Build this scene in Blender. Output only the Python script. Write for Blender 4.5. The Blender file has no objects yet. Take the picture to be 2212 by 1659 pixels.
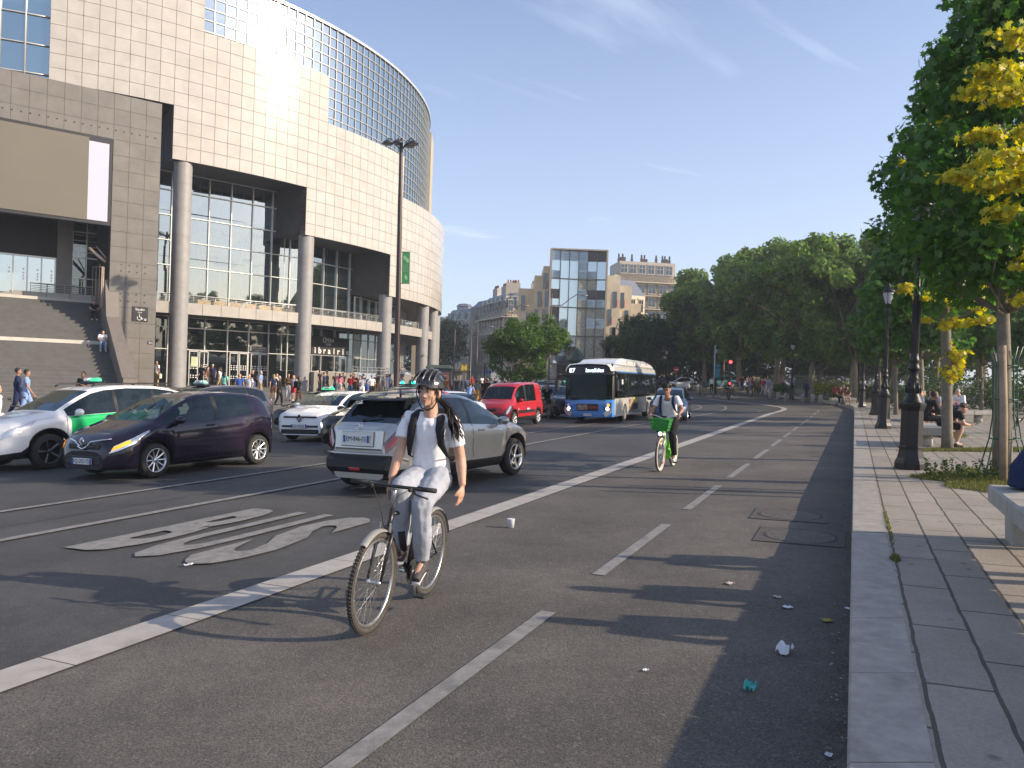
import bpy, bmesh, math, random
from mathutils import Vector as V, Matrix, noise
SC = bpy.context.scene
COL = SC.collection
PI = math.pi
sin, cos, tan, rad = math.sin, math.cos, math.tan, math.radians
F, CX, CY, HC = 1640.0, 1106.0, 828.0, 1.7
UP = V((.036, -.0122, 1)).normalized()
TILT = V((0, 0, 1)).rotation_difference(UP)
KD = V((.4115, .9114, 0))           # kerb direction
KN = V((-.9114, .4115, 0))          # across the road, away from the kerb
def smooth(a, b, t):
 t = min(1, max(0, (t - a) / (b - a)))
 return t * t * (3 - 2 * t)
def sp(t, k=3.0):
 return t if t > k * 8 else k * math.log(1 + math.exp(t / k))
def terrain(x, y):
 n = -.9114 * x + .4115 * y
 a = .023 * min(sp(y - 47), 60)
 b = min(1.62, .085 * sp(n - 25, 1.5)) if y > 5 else 0
 b *= smooth(8, 24, y)
 return max(a, b)
def kn(n, s, z=0):
 """point at distance n across the road from the kerb, s along it"""
 return V((KN.x * n + KD.x * s, KN.y * n + KD.y * s, z))
def at(px, Y, dz=0):
 x = (px - CX) / F * Y
 return V((x, Y, terrain(x, Y) + dz))
def gp(px, py, dz=0):
 """ground point seen at a pixel"""
 u, w = (px - CX) / F, (CY - py) / F
 Y = 3.0
 for _ in range(4000):
  if HC + w * Y <= terrain(u * Y, Y) + dz:
   break
  Y *= 1.002
 return V((u * Y, Y, terrain(u * Y, Y) + dz))
MATS = {}
def nd(nt, t, **kw):
 n = nt.nodes.new(t)
 for k, v in kw.items():
  if hasattr(n, k):
   setattr(n, k, v)
  else:
   n.inputs[k.replace('_', ' ')].default_value = v
 return n
def mk(name, col, rough=.6, metal=0., var=.12, vs=3., bump=0., bs=60., coat=0., coord='Object', emit=0., spec=.5, stain=0., rvar=0.):
 if name in MATS:
  return MATS[name]
 m = bpy.data.materials.new(name)
 m.use_nodes = True
 nt = m.node_tree
 L = nt.links.new
 b = nt.nodes['Principled BSDF']
 c4 = (*col, 1)
 b.inputs['Base Color'].default_value = c4
 b.inputs['Roughness'].default_value = rough
 b.inputs['Metallic'].default_value = metal
 b.inputs['Specular IOR Level'].default_value = spec
 b.inputs['Coat Weight'].default_value = coat
 b.inputs['Coat Roughness'].default_value = .04
 m.diffuse_color = c4
 if emit:
  b.inputs['Emission Color'].default_value = c4
  b.inputs['Emission Strength'].default_value = emit
 if var or bump:
  tc = nd(nt, 'ShaderNodeTexCoord')
 if var:
  n1 = nd(nt, 'ShaderNodeTexNoise', Scale=vs, Detail=6., Roughness=.6)
  L(tc.outputs[coord], n1.inputs['Vector'])
  mr = nd(nt, 'ShaderNodeMapRange')
  mr.inputs[1].default_value = .3
  mr.inputs[2].default_value = .7
  mr.inputs[3].default_value = 1 - var
  mr.inputs[4].default_value = 1 + var
  L(n1.outputs['Fac'], mr.inputs[0])
  mx = nd(nt, 'ShaderNodeMix', data_type='RGBA', blend_type='MULTIPLY')
  mx.inputs[0].default_value = 1
  mx.inputs[6].default_value = c4
  L(mr.outputs[0], mx.inputs[7])
  out = mx.outputs[2]
  if stain:
   n3 = nd(nt, 'ShaderNodeTexNoise', Scale=vs * .35, Detail=8., Roughness=.7)
   L(tc.outputs[coord], n3.inputs['Vector'])
   r3 = nd(nt, 'ShaderNodeMapRange')
   r3.inputs[1].default_value = .52
   r3.inputs[2].default_value = .68
   r3.inputs[3].default_value = 1
   r3.inputs[4].default_value = 1 - stain
   L(n3.outputs['Fac'], r3.inputs[0])
   m3 = nd(nt, 'ShaderNodeMix', data_type='RGBA', blend_type='MULTIPLY')
   m3.inputs[0].default_value = 1
   L(out, m3.inputs[6])
   L(r3.outputs[0], m3.inputs[7])
   out = m3.outputs[2]
  L(out, b.inputs['Base Color'])
  if rvar:
   r2 = nd(nt, 'ShaderNodeMapRange')
   r2.inputs[3].default_value = max(0, rough - rvar)
   r2.inputs[4].default_value = min(1, rough + rvar)
   L(n1.outputs['Fac'], r2.inputs[0])
   L(r2.outputs[0], b.inputs['Roughness'])
 if bump:
  n2 = nd(nt, 'ShaderNodeTexNoise', Scale=bs, Detail=4.)
  L(tc.outputs[coord], n2.inputs['Vector'])
  bp = nd(nt, 'ShaderNodeBump', Strength=bump, Distance=.01)
  L(n2.outputs['Fac'], bp.inputs['Height'])
  L(bp.outputs[0], b.inputs['Normal'])
 MATS[name] = m
 return m
def glass(name, tint=(.5, .56, .56), through=.5, body=(.01, .012, .013), wave=0., refl=.04, wscale=.6):
 """a window pane: part see-through, part dark, with a mirror coat that grows at grazing angles"""
 if name in MATS:
  return MATS[name]
 m = bpy.data.materials.new(name)
 m.use_nodes = True
 nt = m.node_tree
 L = nt.links.new
 nt.nodes.remove(nt.nodes['Principled BSDF'])
 out = nt.nodes['Material Output']
 tr = nd(nt, 'ShaderNodeBsdfTransparent')
 tr.inputs[0].default_value = (*tint, 1)
 df = nd(nt, 'ShaderNodeBsdfDiffuse')
 df.inputs[0].default_value = (*body, 1)
 gl = nd(nt, 'ShaderNodeBsdfGlossy', Roughness=.015)
 gl.inputs[0].default_value = (.80, .92, .97, 1)
 a = nd(nt, 'ShaderNodeMixShader')
 a.inputs[0].default_value = through
 L(df.outputs[0], a.inputs[1])
 L(tr.outputs[0], a.inputs[2])
 fr = nd(nt, 'ShaderNodeLayerWeight', Blend=.5)
 pw = nd(nt, 'ShaderNodeMath', operation='POWER')
 pw.inputs[1].default_value = 4.5
 L(fr.outputs['Facing'], pw.inputs[0])
 mr = nd(nt, 'ShaderNodeMapRange')
 mr.inputs[3].default_value = refl
 mr.inputs[4].default_value = 1
 L(pw.outputs[0], mr.inputs[0])
 c = nd(nt, 'ShaderNodeMixShader')
 L(mr.outputs[0], c.inputs[0])
 L(a.outputs[0], c.inputs[1])
 L(gl.outputs[0], c.inputs[2])
 L(c.outputs[0], out.inputs[0])
 if wave:
  tc = nd(nt, 'ShaderNodeTexCoord')
  n = nd(nt, 'ShaderNodeTexNoise', Scale=wscale, Detail=1.)
  L(tc.outputs['Object'], n.inputs['Vector'])
  bp = nd(nt, 'ShaderNodeBump', Strength=wave, Distance=.1)
  L(n.outputs['Fac'], bp.inputs['Height'])
  L(bp.outputs[0], gl.inputs['Normal'])
 m.diffuse_color = (*body, 1)
 MATS[name] = m
 return m
class MB:
 def __init__(s):
  s.v, s.f, s.m, s.sm = [], [], [], []
 def add(s, vs, fs, m=0, sm=False):
  o = len(s.v)
  s.v += [tuple(v) for v in vs]
  s.f += [tuple(i + o for i in f) for f in fs]
  s.m += [m] * len(fs)
  s.sm += [sm] * len(fs)
  return s
 def face(s, pts, m=0, sm=False):
  return s.add(pts, [tuple(range(len(pts)))], m, sm)
 def box(s, c, d, rz=0, m=0, R=None, bev=0, taper=1):
  hx, hy, hz = d[0] / 2, d[1] / 2, d[2] / 2
  if bev:
   b = min(bev, hx * .9, hy * .9, hz * .9)
   vs = []
   for z, k in ((-hz, b), (-hz + b, 0), (hz - b, 0), (hz, b)):
    tp = taper if z > 0 else 1
    X, Y = (hx - k) * tp, (hy - k) * tp
    vs += [(-X + (b - k if 0 else 0), -Y + (b if not k else 0), z), (-X + (b if not k else 0), -Y, z), (X - (b if not k else 0), -Y, z), (X, -Y + (b if not k else 0), z),
      (X, Y - (b if not k else 0), z), (X - (b if not k else 0), Y, z), (-X + (b if not k else 0), Y, z), (-X, Y - (b if not k else 0), z)]
   fs = [tuple(range(7, -1, -1)), tuple(range(24, 32))]
   for k in range(3):
    for i in range(8):
     j = (i + 1) % 8
     fs.append((k * 8 + i, k * 8 + j, k * 8 + 8 + j, k * 8 + 8 + i))
  else:
   t = taper
   vs = [(-hx, -hy, -hz), (hx, -hy, -hz), (hx, hy, -hz), (-hx, hy, -hz), (-hx * t, -hy * t, hz), (hx * t, -hy * t, hz), (hx * t, hy * t, hz), (-hx * t, hy * t, hz)]
   fs = [(3, 2, 1, 0), (4, 5, 6, 7), (0, 1, 5, 4), (1, 2, 6, 5), (2, 3, 7, 6), (3, 0, 4, 7)]
  if R is None:
   R = Matrix.Rotation(rz, 3, 'Z')
  c = V(c)
  return s.add([R @ V(v) + c for v in vs], fs, m)
 def tube(s, pts, r, n=8, m=0, cap=True, sm=True, flat=1.0, up=None):
  pts = [V(p) for p in pts]
  if not hasattr(r, '__len__'):
   r = [r] * len(pts)
  vs, fs = [], []
  prev = None
  for i, p in enumerate(pts):
   t = (pts[min(i + 1, len(pts) - 1)] - pts[max(i - 1, 0)])
   t = t.normalized() if t.length > 1e-9 else V((0, 0, 1))
   if prev is None:
    a = V(up) if up is not None else (V((0, 0, 1)) if abs(t.z) < .9 else V((1, 0, 0)))
    u = t.cross(a).normalized()
   else:
    u = (prev - t * prev.dot(t))
    u = u.normalized() if u.length > 1e-6 else t.orthogonal().normalized()
   prev = u
   w = t.cross(u)
   for k in range(n):
    a = 2 * PI * k / n
    vs.append(p + u * (cos(a) * r[i]) + w * (sin(a) * r[i] * flat))
  for i in range(len(pts) - 1):
   for k in range(n):
    j = (k + 1) % n
    fs.append((i * n + k, i * n + j, (i + 1) * n + j, (i + 1) * n + k))
  s.add(vs, fs, m, sm)
  if cap:
   o = len(s.v) - len(vs)
   s.f += [tuple(o + k for k in range(n - 1, -1, -1)), tuple(o + (len(pts) - 1) * n + k for k in range(n))]
   s.m += [m, m]
   s.sm += [False, False]
  return s
 def lathe(s, prof, n=16, c=(0, 0, 0), m=0, sm=True, axis='z', rot=0):
  vs, fs = [], []
  c = V(c)
  for r, z in prof:
   for k in range(n):
    a = 2 * PI * k / n + rot
    p = V((r * cos(a), r * sin(a), z))
    if axis == 'x':
     p = V((p.z, p.x, p.y))
    elif axis == 'y':
     p = V((p.y, p.z, p.x))
    vs.append(p + c)
  for i in range(len(prof) - 1):
   for k in range(n):
    j = (k + 1) % n
    fs.append((i * n + k, i * n + j, (i + 1) * n + j, (i + 1) * n + k))
  o = len(s.v)
  s.add(vs, fs, m, sm)
  s.f += [tuple(o + k for k in range(n - 1, -1, -1)), tuple(o + (len(prof) - 1) * n + k for k in range(n))]
  s.m += [m, m]
  s.sm += [False, False]
  return s
 def ball(s, c, r, n=10, m=0, R=None):
  if not hasattr(r, '__len__'):
   r = (r, r, r)
  vs, fs = [], []
  c = V(c)
  k = n // 2
  for i in range(1, k):
   a = PI * i / k
   for j in range(n):
    b = 2 * PI * j / n
    p = V((sin(a) * cos(b) * r[0], sin(a) * sin(b) * r[1], cos(a) * r[2]))
    vs.append((R @ p if R else p) + c)
  top, bot = V((0, 0, r[2])), V((0, 0, -r[2]))
  vs += [(R @ top if R else top) + c, (R @ bot if R else bot) + c]
  T, B = len(vs) - 2, len(vs) - 1
  for j in range(n):
   q = (j + 1) % n
   fs.append((T, j, q))
   fs.append((B, (k - 2) * n + q, (k - 2) * n + j))
   for i in range(k - 2):
    fs.append((i * n + j, (i + 1) * n + j, (i + 1) * n + q, i * n + q))
  return s.add(vs, fs, m, True)
 def prism(s, poly, z0, z1, m=0, mt=None):
  n = len(poly)
  vs = [(x, y, z0) for x, y in poly] + [(x, y, z1) for x, y in poly]
  fs = [(i, (i + 1) % n, n + (i + 1) % n, n + i) for i in range(n)]
  s.add(vs, fs, m)
  s.add(vs, [tuple(range(n - 1, -1, -1))], m)
  s.add(vs, [tuple(range(n, 2 * n))], m if mt is None else mt)
  return s
 def extrude(s, poly, O, ax, ay, az, d, m=0):
  """polygon (a,b) in plane O + a*ax + b*ay, thickened by d along az"""
  O, ax, ay, az = V(O), V(ax), V(ay), V(az)
  n = len(poly)
  vs = [O + ax * a + ay * b for a, b in poly] + [O + ax * a + ay * b + az * d for a, b in poly]
  fs = [(i, (i + 1) % n, n + (i + 1) % n, n + i) for i in range(n)] + [tuple(range(n - 1, -1, -1)), tuple(range(n, 2 * n))]
  return s.add(vs, fs, m)
 def text(s, txt, O, ax, ay, size, m=0, d=.004, align='C', bold=False, squash=1.0):
  """lettering as thin solid letters"""
  vs, fs, w = letters(txt, bold)
  ax, ay = V(ax).normalized(), V(ay).normalized()
  az = ax.cross(ay)
  off = {'C': -w / 2, 'L': 0, 'R': -w}[align]
  return s.add([V(O) + ax * ((v[0] + off) * size * squash) + ay * (v[1] * size) + az * d for v in vs], fs, m)
 def build(s, name, mats, parent=None, loc=None, rot=None, fix=True):
  me = bpy.data.meshes.new(name)
  me.from_pydata(s.v, [], s.f)
  if not isinstance(mats, (list, tuple)):
   mats = [mats]
  for x in mats:
   me.materials.append(x)
  if len(mats) > 1:
   me.polygons.foreach_set('material_index', s.m)
  me.polygons.foreach_set('use_smooth', s.sm)
  me.update()
  if fix:
   bm = bmesh.new()
   bm.from_mesh(me)
   bmesh.ops.recalc_face_normals(bm, faces=bm.faces)
   bm.to_mesh(me)
   bm.free()
  o = bpy.data.objects.new(name, me)
  COL.objects.link(o)
  if parent:
   o.parent = parent
  if loc is not None:
   o.location = loc
  if rot is not None:
   o.rotation_mode = 'QUATERNION'
   o.rotation_quaternion = rot
  return o
_FONT = {}
def letters(txt, bold=False):
 key = (txt, bold)
 if key not in _FONT:
  c = bpy.data.curves.new('lettering', 'FONT')
  c.body = txt
  c.size = 1
  c.resolution_u = 3
  if bold:
   c.offset = .022 if bold is True else bold
  o = bpy.data.objects.new('lettering', c)
  COL.objects.link(o)
  bpy.context.view_layer.update()
  me = bpy.data.meshes.new_from_object(o)
  vs = [tuple(v.co) for v in me.vertices]
  fs = [tuple(p.vertices) for p in me.polygons]
  w = max([v[0] for v in vs] or [0])
  bpy.data.objects.remove(o)
  bpy.data.curves.remove(c)
  bpy.data.meshes.remove(me)
  _FONT[key] = (vs, fs, w)
 return _FONT[key]
def tag(o, label=None, cat=None, group=None, kind=None):
 if label:
  o['label'] = label
 if cat:
  o['category'] = cat
 if group:
  o['group'] = group
 if kind:
  o['kind'] = kind
 return o
def thing(name, loc, label, cat, group=None, rz=0, tilt=True, s=1.0):
 o = bpy.data.objects.new(name, None)
 COL.objects.link(o)
 o.location = loc
 o.rotation_mode = 'QUATERNION'
 q = Matrix.Rotation(rz, 3, 'Z').to_quaternion()
 o.rotation_quaternion = (TILT @ q) if tilt else q
 o.scale = (s, s, s)
 o.empty_display_size = .1
 return tag(o, label, cat, group)
KIDS = {}
def dup(o, parent=None, top=True):
 c = o.copy()
 COL.objects.link(c)
 if parent:
  c.parent = parent
 for ch in list(o.children):
  dup(ch, c, False)
 return c
def place(o, loc, rz=0, tilt=True, label=None, group=None, s=None):
 o.location = loc
 q = Matrix.Rotation(rz, 3, 'Z').to_quaternion()
 o.rotation_mode = 'QUATERNION'
 o.rotation_quaternion = (TILT @ q) if tilt else q
 if label:
  o['label'] = label
 if group:
  o['group'] = group
 if s:
  o.scale = (s, s, s) if not hasattr(s, '__len__') else s
 return o
def structure(o):
 o['kind'] = 'structure'
 return o
# ================================================================== camera, sky, sun
cam = bpy.data.cameras.new('camera')
cam.sensor_width = 36
cam.lens = 36 * F / 2212
cam.clip_end = 5000
cam.clip_start = .05
camo = bpy.data.objects.new('camera', cam)
COL.objects.link(camo)
camo.location = (0, 0, HC)
camo.rotation_euler = (rad(90 + .05), 0, 0)
SC.camera = camo
SUN_AZ, SUN_EL = 103.5, 21.5          # clockwise from the view direction (+Y)
sd = V((sin(rad(SUN_AZ)) * cos(rad(SUN_EL)), cos(rad(SUN_AZ)) * cos(rad(SUN_EL)), sin(rad(SUN_EL))))
sl = bpy.data.lights.new('sun', 'SUN')
sl.energy = 4.95
sl.angle = rad(.5)
sl.color = (1, .84, .65)
so = bpy.data.objects.new('sun', sl)
COL.objects.link(so)
so.rotation_mode = 'QUATERNION'
so.rotation_quaternion = (-sd).to_track_quat('-Z', 'Y')
so.location = (40, -8, 30)
w = bpy.data.worlds.new('World')
SC.world = w
w.use_nodes = True
nt = w.node_tree
L = nt.links.new
bg = nt.nodes['Background']
sky = nd(nt, 'ShaderNodeTexSky')
sky.sky_type = 'NISHITA'
sky.sun_disc = False
sky.sun_elevation = rad(SUN_EL)
sky.sun_rotation = rad(SUN_AZ)
sky.altitude = 50
sky.air_density = 1.0
sky.dust_density = 1.2
sky.ozone_density = 2.0
tc = nd(nt, 'ShaderNodeTexCoord')
sx0 = nd(nt, 'ShaderNodeSeparateXYZ')
L(tc.outputs['Generated'], sx0.inputs[0])
zm = nd(nt, 'ShaderNodeMath', operation='MAXIMUM')
zm.inputs[1].default_value = .04
L(sx0.outputs[2], zm.inputs[0])
dv = []
for k in (0, 1):
 d_ = nd(nt, 'ShaderNodeMath', operation='DIVIDE')
 L(sx0.outputs[k], d_.inputs[0])
 L(zm.outputs[0], d_.inputs[1])
 dv.append(d_)
cb = nd(nt, 'ShaderNodeCombineXYZ')
L(dv[0].outputs[0], cb.inputs[0])
L(dv[1].outputs[0], cb.inputs[1])
mp = nd(nt, 'ShaderNodeMapping', vector_type='TEXTURE')
mp.inputs['Rotation'].default_value = (0, 0, rad(40))
mp.inputs['Scale'].default_value = (3.6, .95, 1)
mp.inputs['Location'].default_value = (.6, 1.3, 0)
L(cb.outputs[0], mp.inputs[0])
n1 = nd(nt, 'ShaderNodeTexNoise', Scale=1.6, Detail=9., Roughness=.6, Distortion=.8)
L(mp.outputs[0], n1.inputs['Vector'])
r1 = nd(nt, 'ShaderNodeMapRange')
r1.inputs[1].default_value = .43
r1.inputs[2].default_value = .72
L(n1.outputs['Fac'], r1.inputs[0])
n2 = nd(nt, 'ShaderNodeTexNoise', Scale=.35, Detail=3.)
L(cb.outputs[0], n2.inputs['Vector'])
r2 = nd(nt, 'ShaderNodeMapRange')
r2.inputs[1].default_value = .40
r2.inputs[2].default_value = .56
L(n2.outputs['Fac'], r2.inputs[0])
mu = nd(nt, 'ShaderNodeMath', operation='MULTIPLY')
L(r1.outputs[0], mu.inputs[0])
L(r2.outputs[0], mu.inputs[1])
sx = nd(nt, 'ShaderNodeSeparateXYZ')
L(tc.outputs['Generated'], sx.inputs[0])
r3 = nd(nt, 'ShaderNodeMapRange')
r3.inputs[1].default_value = 0
r3.inputs[2].default_value = .62
r3.inputs[3].default_value = .52
r3.inputs[4].default_value = 0
L(sx.outputs[2], r3.inputs[0])
ad = nd(nt, 'ShaderNodeMath', operation='MAXIMUM')
m5 = nd(nt, 'ShaderNodeMath', operation='MULTIPLY')
m5.inputs[1].default_value = .8
L(mu.outputs[0], m5.inputs[0])
L(m5.outputs[0], ad.inputs[0])
L(r3.outputs[0], ad.inputs[1])
mx = nd(nt, 'ShaderNodeMix', data_type='RGBA')
mx.inputs[7].default_value = (4.3, 4.85, 6.0, 1)
L(ad.outputs[0], mx.inputs[0])
tn = nd(nt, 'ShaderNodeMix', data_type='RGBA', blend_type='MULTIPLY')
tn.inputs[0].default_value = 1
tn.inputs[7].default_value = (1.0, .97, 1.05, 1)
L(sky.outputs[0], tn.inputs[6])
L(tn.outputs[2], mx.inputs[6])
L(mx.outputs[2], bg.inputs['Color'])
bg.inputs['Strength'].default_value = .152
SC.view_settings.view_transform = 'Standard'
SC.view_settings.look = 'None'
SC.view_settings.exposure = .5
SC.view_settings.gamma = 1
SC.render.engine = 'CYCLES'
hz = MB()
hz.box((20, 110, 22), (640, 420, 62))
ho_ = hz.build('haze', [])
hm_ = bpy.data.materials.new('thin summer haze')
hm_.use_nodes = True
hn = hm_.node_tree
hn.nodes.remove(hn.nodes['Principled BSDF'])
pv = nd(hn, 'ShaderNodeVolumePrincipled')
pv.inputs['Color'].default_value = (.86, .91, 1, 1)
pv.inputs['Density'].default_value = .0007
pv.inputs['Anisotropy'].default_value = .2
hn.links.new(pv.outputs[0], hn.nodes['Material Output'].inputs['Volume'])
ho_.data.materials.append(hm_)
tag(ho_, 'thin bluish haze over the far street', 'haze', None, 'stuff')
SC.cycles.max_bounces = 6
SC.cycles.transparent_max_bounces = 12
SC.cycles.diffuse_bounces = 3
SC.cycles.glossy_bounces = 3
# ================================================================== ground materials
def asphalt(name, col, spot, rough, seed, bstr):
 m = bpy.data.materials.new(name)
 m.use_nodes = True
 nt = m.node_tree
 L = nt.links.new
 b = nt.nodes['Principled BSDF']
 tc = nd(nt, 'ShaderNodeTexCoord')
 mp = nd(nt, 'ShaderNodeMapping')
 mp.inputs['Location'].default_value = (seed, seed * 2, 0)
 L(tc.outputs['Object'], mp.inputs[0])
 g = nd(nt, 'ShaderNodeTexNoise', Scale=85., Detail=3., Roughness=.75)
 big = nd(nt, 'ShaderNodeTexNoise', Scale=.55, Detail=7., Roughness=.62)
 vo = nd(nt, 'ShaderNodeTexVoronoi', Scale=70.)
 mid = nd(nt, 'ShaderNodeTexNoise', Scale=6., Detail=5., Roughness=.7)
 for n in (g, big, vo, mid):
  L(mp.outputs[0], n.inputs['Vector'])
 cr = nd(nt, 'ShaderNodeValToRGB')
 cr.color_ramp.elements[0].position = .32
 cr.color_ramp.elements[0].color = (*[c * .42 for c in col], 1)
 cr.color_ramp.elements[1].position = .72
 cr.color_ramp.elements[1].color = (*[c * 1.75 for c in col], 1)
 L(g.outputs['Fac'], cr.inputs[0])
 m1 = nd(nt, 'ShaderNodeMapRange')
 m1.inputs[1].default_value = .3
 m1.inputs[2].default_value = .72
 m1.inputs[3].default_value = .62
 m1.inputs[4].default_value = 1.38
 L(big.outputs['Fac'], m1.inputs[0])
 m2 = nd(nt, 'ShaderNodeMapRange')
 m2.inputs[1].default_value = .3
 m2.inputs[2].default_value = .7
 m2.inputs[3].default_value = .86
 m2.inputs[4].default_value = 1.14
 L(mid.outputs['Fac'], m2.inputs[0])
 mm = nd(nt, 'ShaderNodeMath', operation='MULTIPLY')
 L(m1.outputs[0], mm.inputs[0])
 L(m2.outputs[0], mm.inputs[1])
 x = nd(nt, 'ShaderNodeMix', data_type='RGBA', blend_type='MULTIPLY')
 x.inputs[0].default_value = 1
 L(cr.outputs[0], x.inputs[6])
 L(mm.outputs[0], x.inputs[7])
 v2 = nd(nt, 'ShaderNodeMapRange')
 v2.inputs[1].default_value = .86
 v2.inputs[2].default_value = .98
 v2.inputs[4].default_value = spot
 sep = nd(nt, 'ShaderNodeSeparateColor')
 L(vo.outputs['Color'], sep.inputs[0])
 L(sep.outputs[0], v2.inputs[0])
 y = nd(nt, 'ShaderNodeMix', data_type='RGBA')
 y.inputs[7].default_value = (.24, .22, .19, 1)
 L(v2.outputs[0], y.inputs[0])
 L(x.outputs[2], y.inputs[6])
 L(y.outputs[2], b.inputs['Base Color'])
 b.inputs['Roughness'].default_value = rough
 bp = nd(nt, 'ShaderNodeBump', Strength=bstr, Distance=.012)
 L(g.outputs['Fac'], bp.inputs['Height'])
 L(bp.outputs[0], b.inputs['Normal'])
 m.diffuse_color = (*col, 1)
 return m
A_ROAD = asphalt('smooth dark asphalt', (.056, .0545, .053), .18, .72, 3, .35)
A_CYC = asphalt('coarse worn asphalt', (.100, .090, .078), .35, .82, 11, .75)
A_FAR = asphalt('pale forecourt asphalt', (.15, .138, .122), .3, .85, 31, .3)
def slabs(name, c1, c2, mort, rows, length, angle, msize=.009, rough=.75, off=(0, 0), bump=.5):
 m = bpy.data.materials.new(name)
 m.use_nodes = True
 nt = m.node_tree
 L = nt.links.new
 b = nt.nodes['Principled BSDF']
 tc = nd(nt, 'ShaderNodeTexCoord')
 mp = nd(nt, 'ShaderNodeMapping')
 mp.inputs['Rotation'].default_value = (0, 0, angle)
 mp.inputs['Location'].default_value = (off[0], off[1], 0)
 L(tc.outputs['Object'], mp.inputs[0])
 dn = nd(nt, 'ShaderNodeTexNoise', Scale=5., Detail=6.)
 L(mp.outputs[0], dn.inputs['Vector'])
 dm = nd(nt, 'ShaderNodeMix', data_type='VECTOR') if 0 else nd(nt, 'ShaderNodeVectorMath', operation='SCALE')
 sb = nd(nt, 'ShaderNodeVectorMath', operation='SUBTRACT')
 sb.inputs[1].default_value = (.5, .5, .5)
 L(dn.outputs['Color'], sb.inputs[0])
 L(sb.outputs[0], dm.inputs[0])
 dm.inputs['Scale'].default_value = .026
 av = nd(nt, 'ShaderNodeVectorMath', operation='ADD')
 L(mp.outputs[0], av.inputs[0])
 L(dm.outputs[0], av.inputs[1])
 br = nd(nt, 'ShaderNodeTexBrick')
 br.offset = .45
 br.inputs['Scale'].default_value = 1
 br.inputs['Mortar Size'].default_value = msize
 br.inputs['Mortar Smooth'].default_value = .15
 br.inputs['Bias'].default_value = 0
 br.inputs['Brick Width'].default_value = length
 br.inputs['Row Height'].default_value = rows
 br.inputs['Color1'].default_value = (*c1, 1)
 br.inputs['Color2'].default_value = (*c2, 1)
 br.inputs['Mortar'].default_value = (*mort, 1)
 L(av.outputs[0], br.inputs['Vector'])
 n1 = nd(nt, 'ShaderNodeTexNoise', Scale=1.3, Detail=8., Roughness=.66)
 n2 = nd(nt, 'ShaderNodeTexNoise', Scale=70., Detail=3., Roughness=.7)
 vo = nd(nt, 'ShaderNodeTexVoronoi', Scale=3.2)
 for n in (n1, n2):
  L(tc.outputs['Object'], n.inputs['Vector'])
 L(av.outputs[0], vo.inputs['Vector'])
 m1 = nd(nt, 'ShaderNodeMapRange')
 m1.inputs[1].default_value = .3
 m1.inputs[2].default_value = .7
 m1.inputs[3].default_value = .8
 m1.inputs[4].default_value = 1.15
 L(n1.outputs['Fac'], m1.inputs[0])
 m2 = nd(nt, 'ShaderNodeMapRange')
 m2.inputs[1].default_value = .3
 m2.inputs[2].default_value = .7
 m2.inputs[3].default_value = .82
 m2.inputs[4].default_value = 1.18
 L(n2.outputs['Fac'], m2.inputs[0])
 m3 = nd(nt, 'ShaderNodeMapRange')      # trodden gum spots
 m3.inputs[1].default_value = .06
 m3.inputs[2].default_value = .11
 m3.inputs[3].default_value = .55
 m3.inputs[4].default_value = 1
 L(vo.outputs['Distance'], m3.inputs[0])
 a = nd(nt, 'ShaderNodeMath', operation='MULTIPLY')
 L(m1.outputs[0], a.inputs[0])
 L(m2.outputs[0], a.inputs[1])
 c = nd(nt, 'ShaderNodeMath', operation='MULTIPLY')
 L(a.outputs[0], c.inputs[0])
 L(m3.outputs[0], c.inputs[1])
 x = nd(nt, 'ShaderNodeMix', data_type='RGBA', blend_type='MULTIPLY')
 x.inputs[0].default_value = 1
 L(br.outputs['Color'], x.inputs[6])
 L(c.outputs[0], x.inputs[7])
 L(x.outputs[2], b.inputs['Base Color'])
 b.inputs['Roughness'].default_value = rough
 iv = nd(nt, 'ShaderNodeMath', operation='SUBTRACT')
 iv.inputs[0].default_value = 1
 L(br.outputs['Fac'], iv.inputs[1])
 ad = nd(nt, 'ShaderNodeMath', operation='MULTIPLY_ADD')
 ad.inputs[1].default_value = .12
 L(n2.outputs['Fac'], ad.inputs[0])
 L(iv.outputs[0], ad.inputs[2])
 bp = nd(nt, 'ShaderNodeBump', Strength=bump, Distance=.01)
 L(ad.outputs[0], bp.inputs['Height'])
 L(bp.outputs[0], b.inputs['Normal'])
 m.diffuse_color = (*c1, 1)
 return m
KANG = -math.atan2(.9114, .4115)
M_PAV = slabs('pavement granite slabs', (.275, .24, .198), (.33, .29, .24), (.075, .068, .055), .30, .97, KANG, .011, off=(.3, 0))
M_KERB = mk('kerb granite', (.33, .30, .26), .7, var=.18, vs=9, bump=.25, bs=90, stain=.25)
M_STRIP = mk('strip granite', (.41, .38, .34), .7, var=.14, vs=5, bump=.3, bs=120, stain=.22)
M_PAINT = mk('worn road paint', (.235, .225, .21), .7, var=.25, vs=9, bump=.3, bs=120, stain=.4)
M_DARKJ = mk('dark joint', (.05, .047, .042), .9, var=.2)
M_IRON = mk('cast iron lid', (.085, .075, .066), .75, .0, var=.25, vs=25, bump=.5, bs=120)
def grid_sheet(name, xs, ys, fz, mat, keep=None):
 b = MB()
 idx = {}
 for j, y in enumerate(ys):
  for i, x in enumerate(xs):
   idx[i, j] = len(b.v)
   b.v.append((x, y, fz(x, y)))
 for j in range(len(ys) - 1):
  for i in range(len(xs) - 1):
   if keep and not keep((xs[i] + xs[i + 1]) / 2, (ys[j] + ys[j + 1]) / 2):
    continue
   b.f.append((idx[i, j], idx[i + 1, j], idx[i + 1, j + 1], idx[i, j + 1]))
   b.m.append(0)
   b.sm.append(True)
 return b.build(name, mat)
def rng(a, b, step):
 n = max(1, int(round((b - a) / step)))
 return [a + (b - a) * i / n for i in range(n + 1)]
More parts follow.
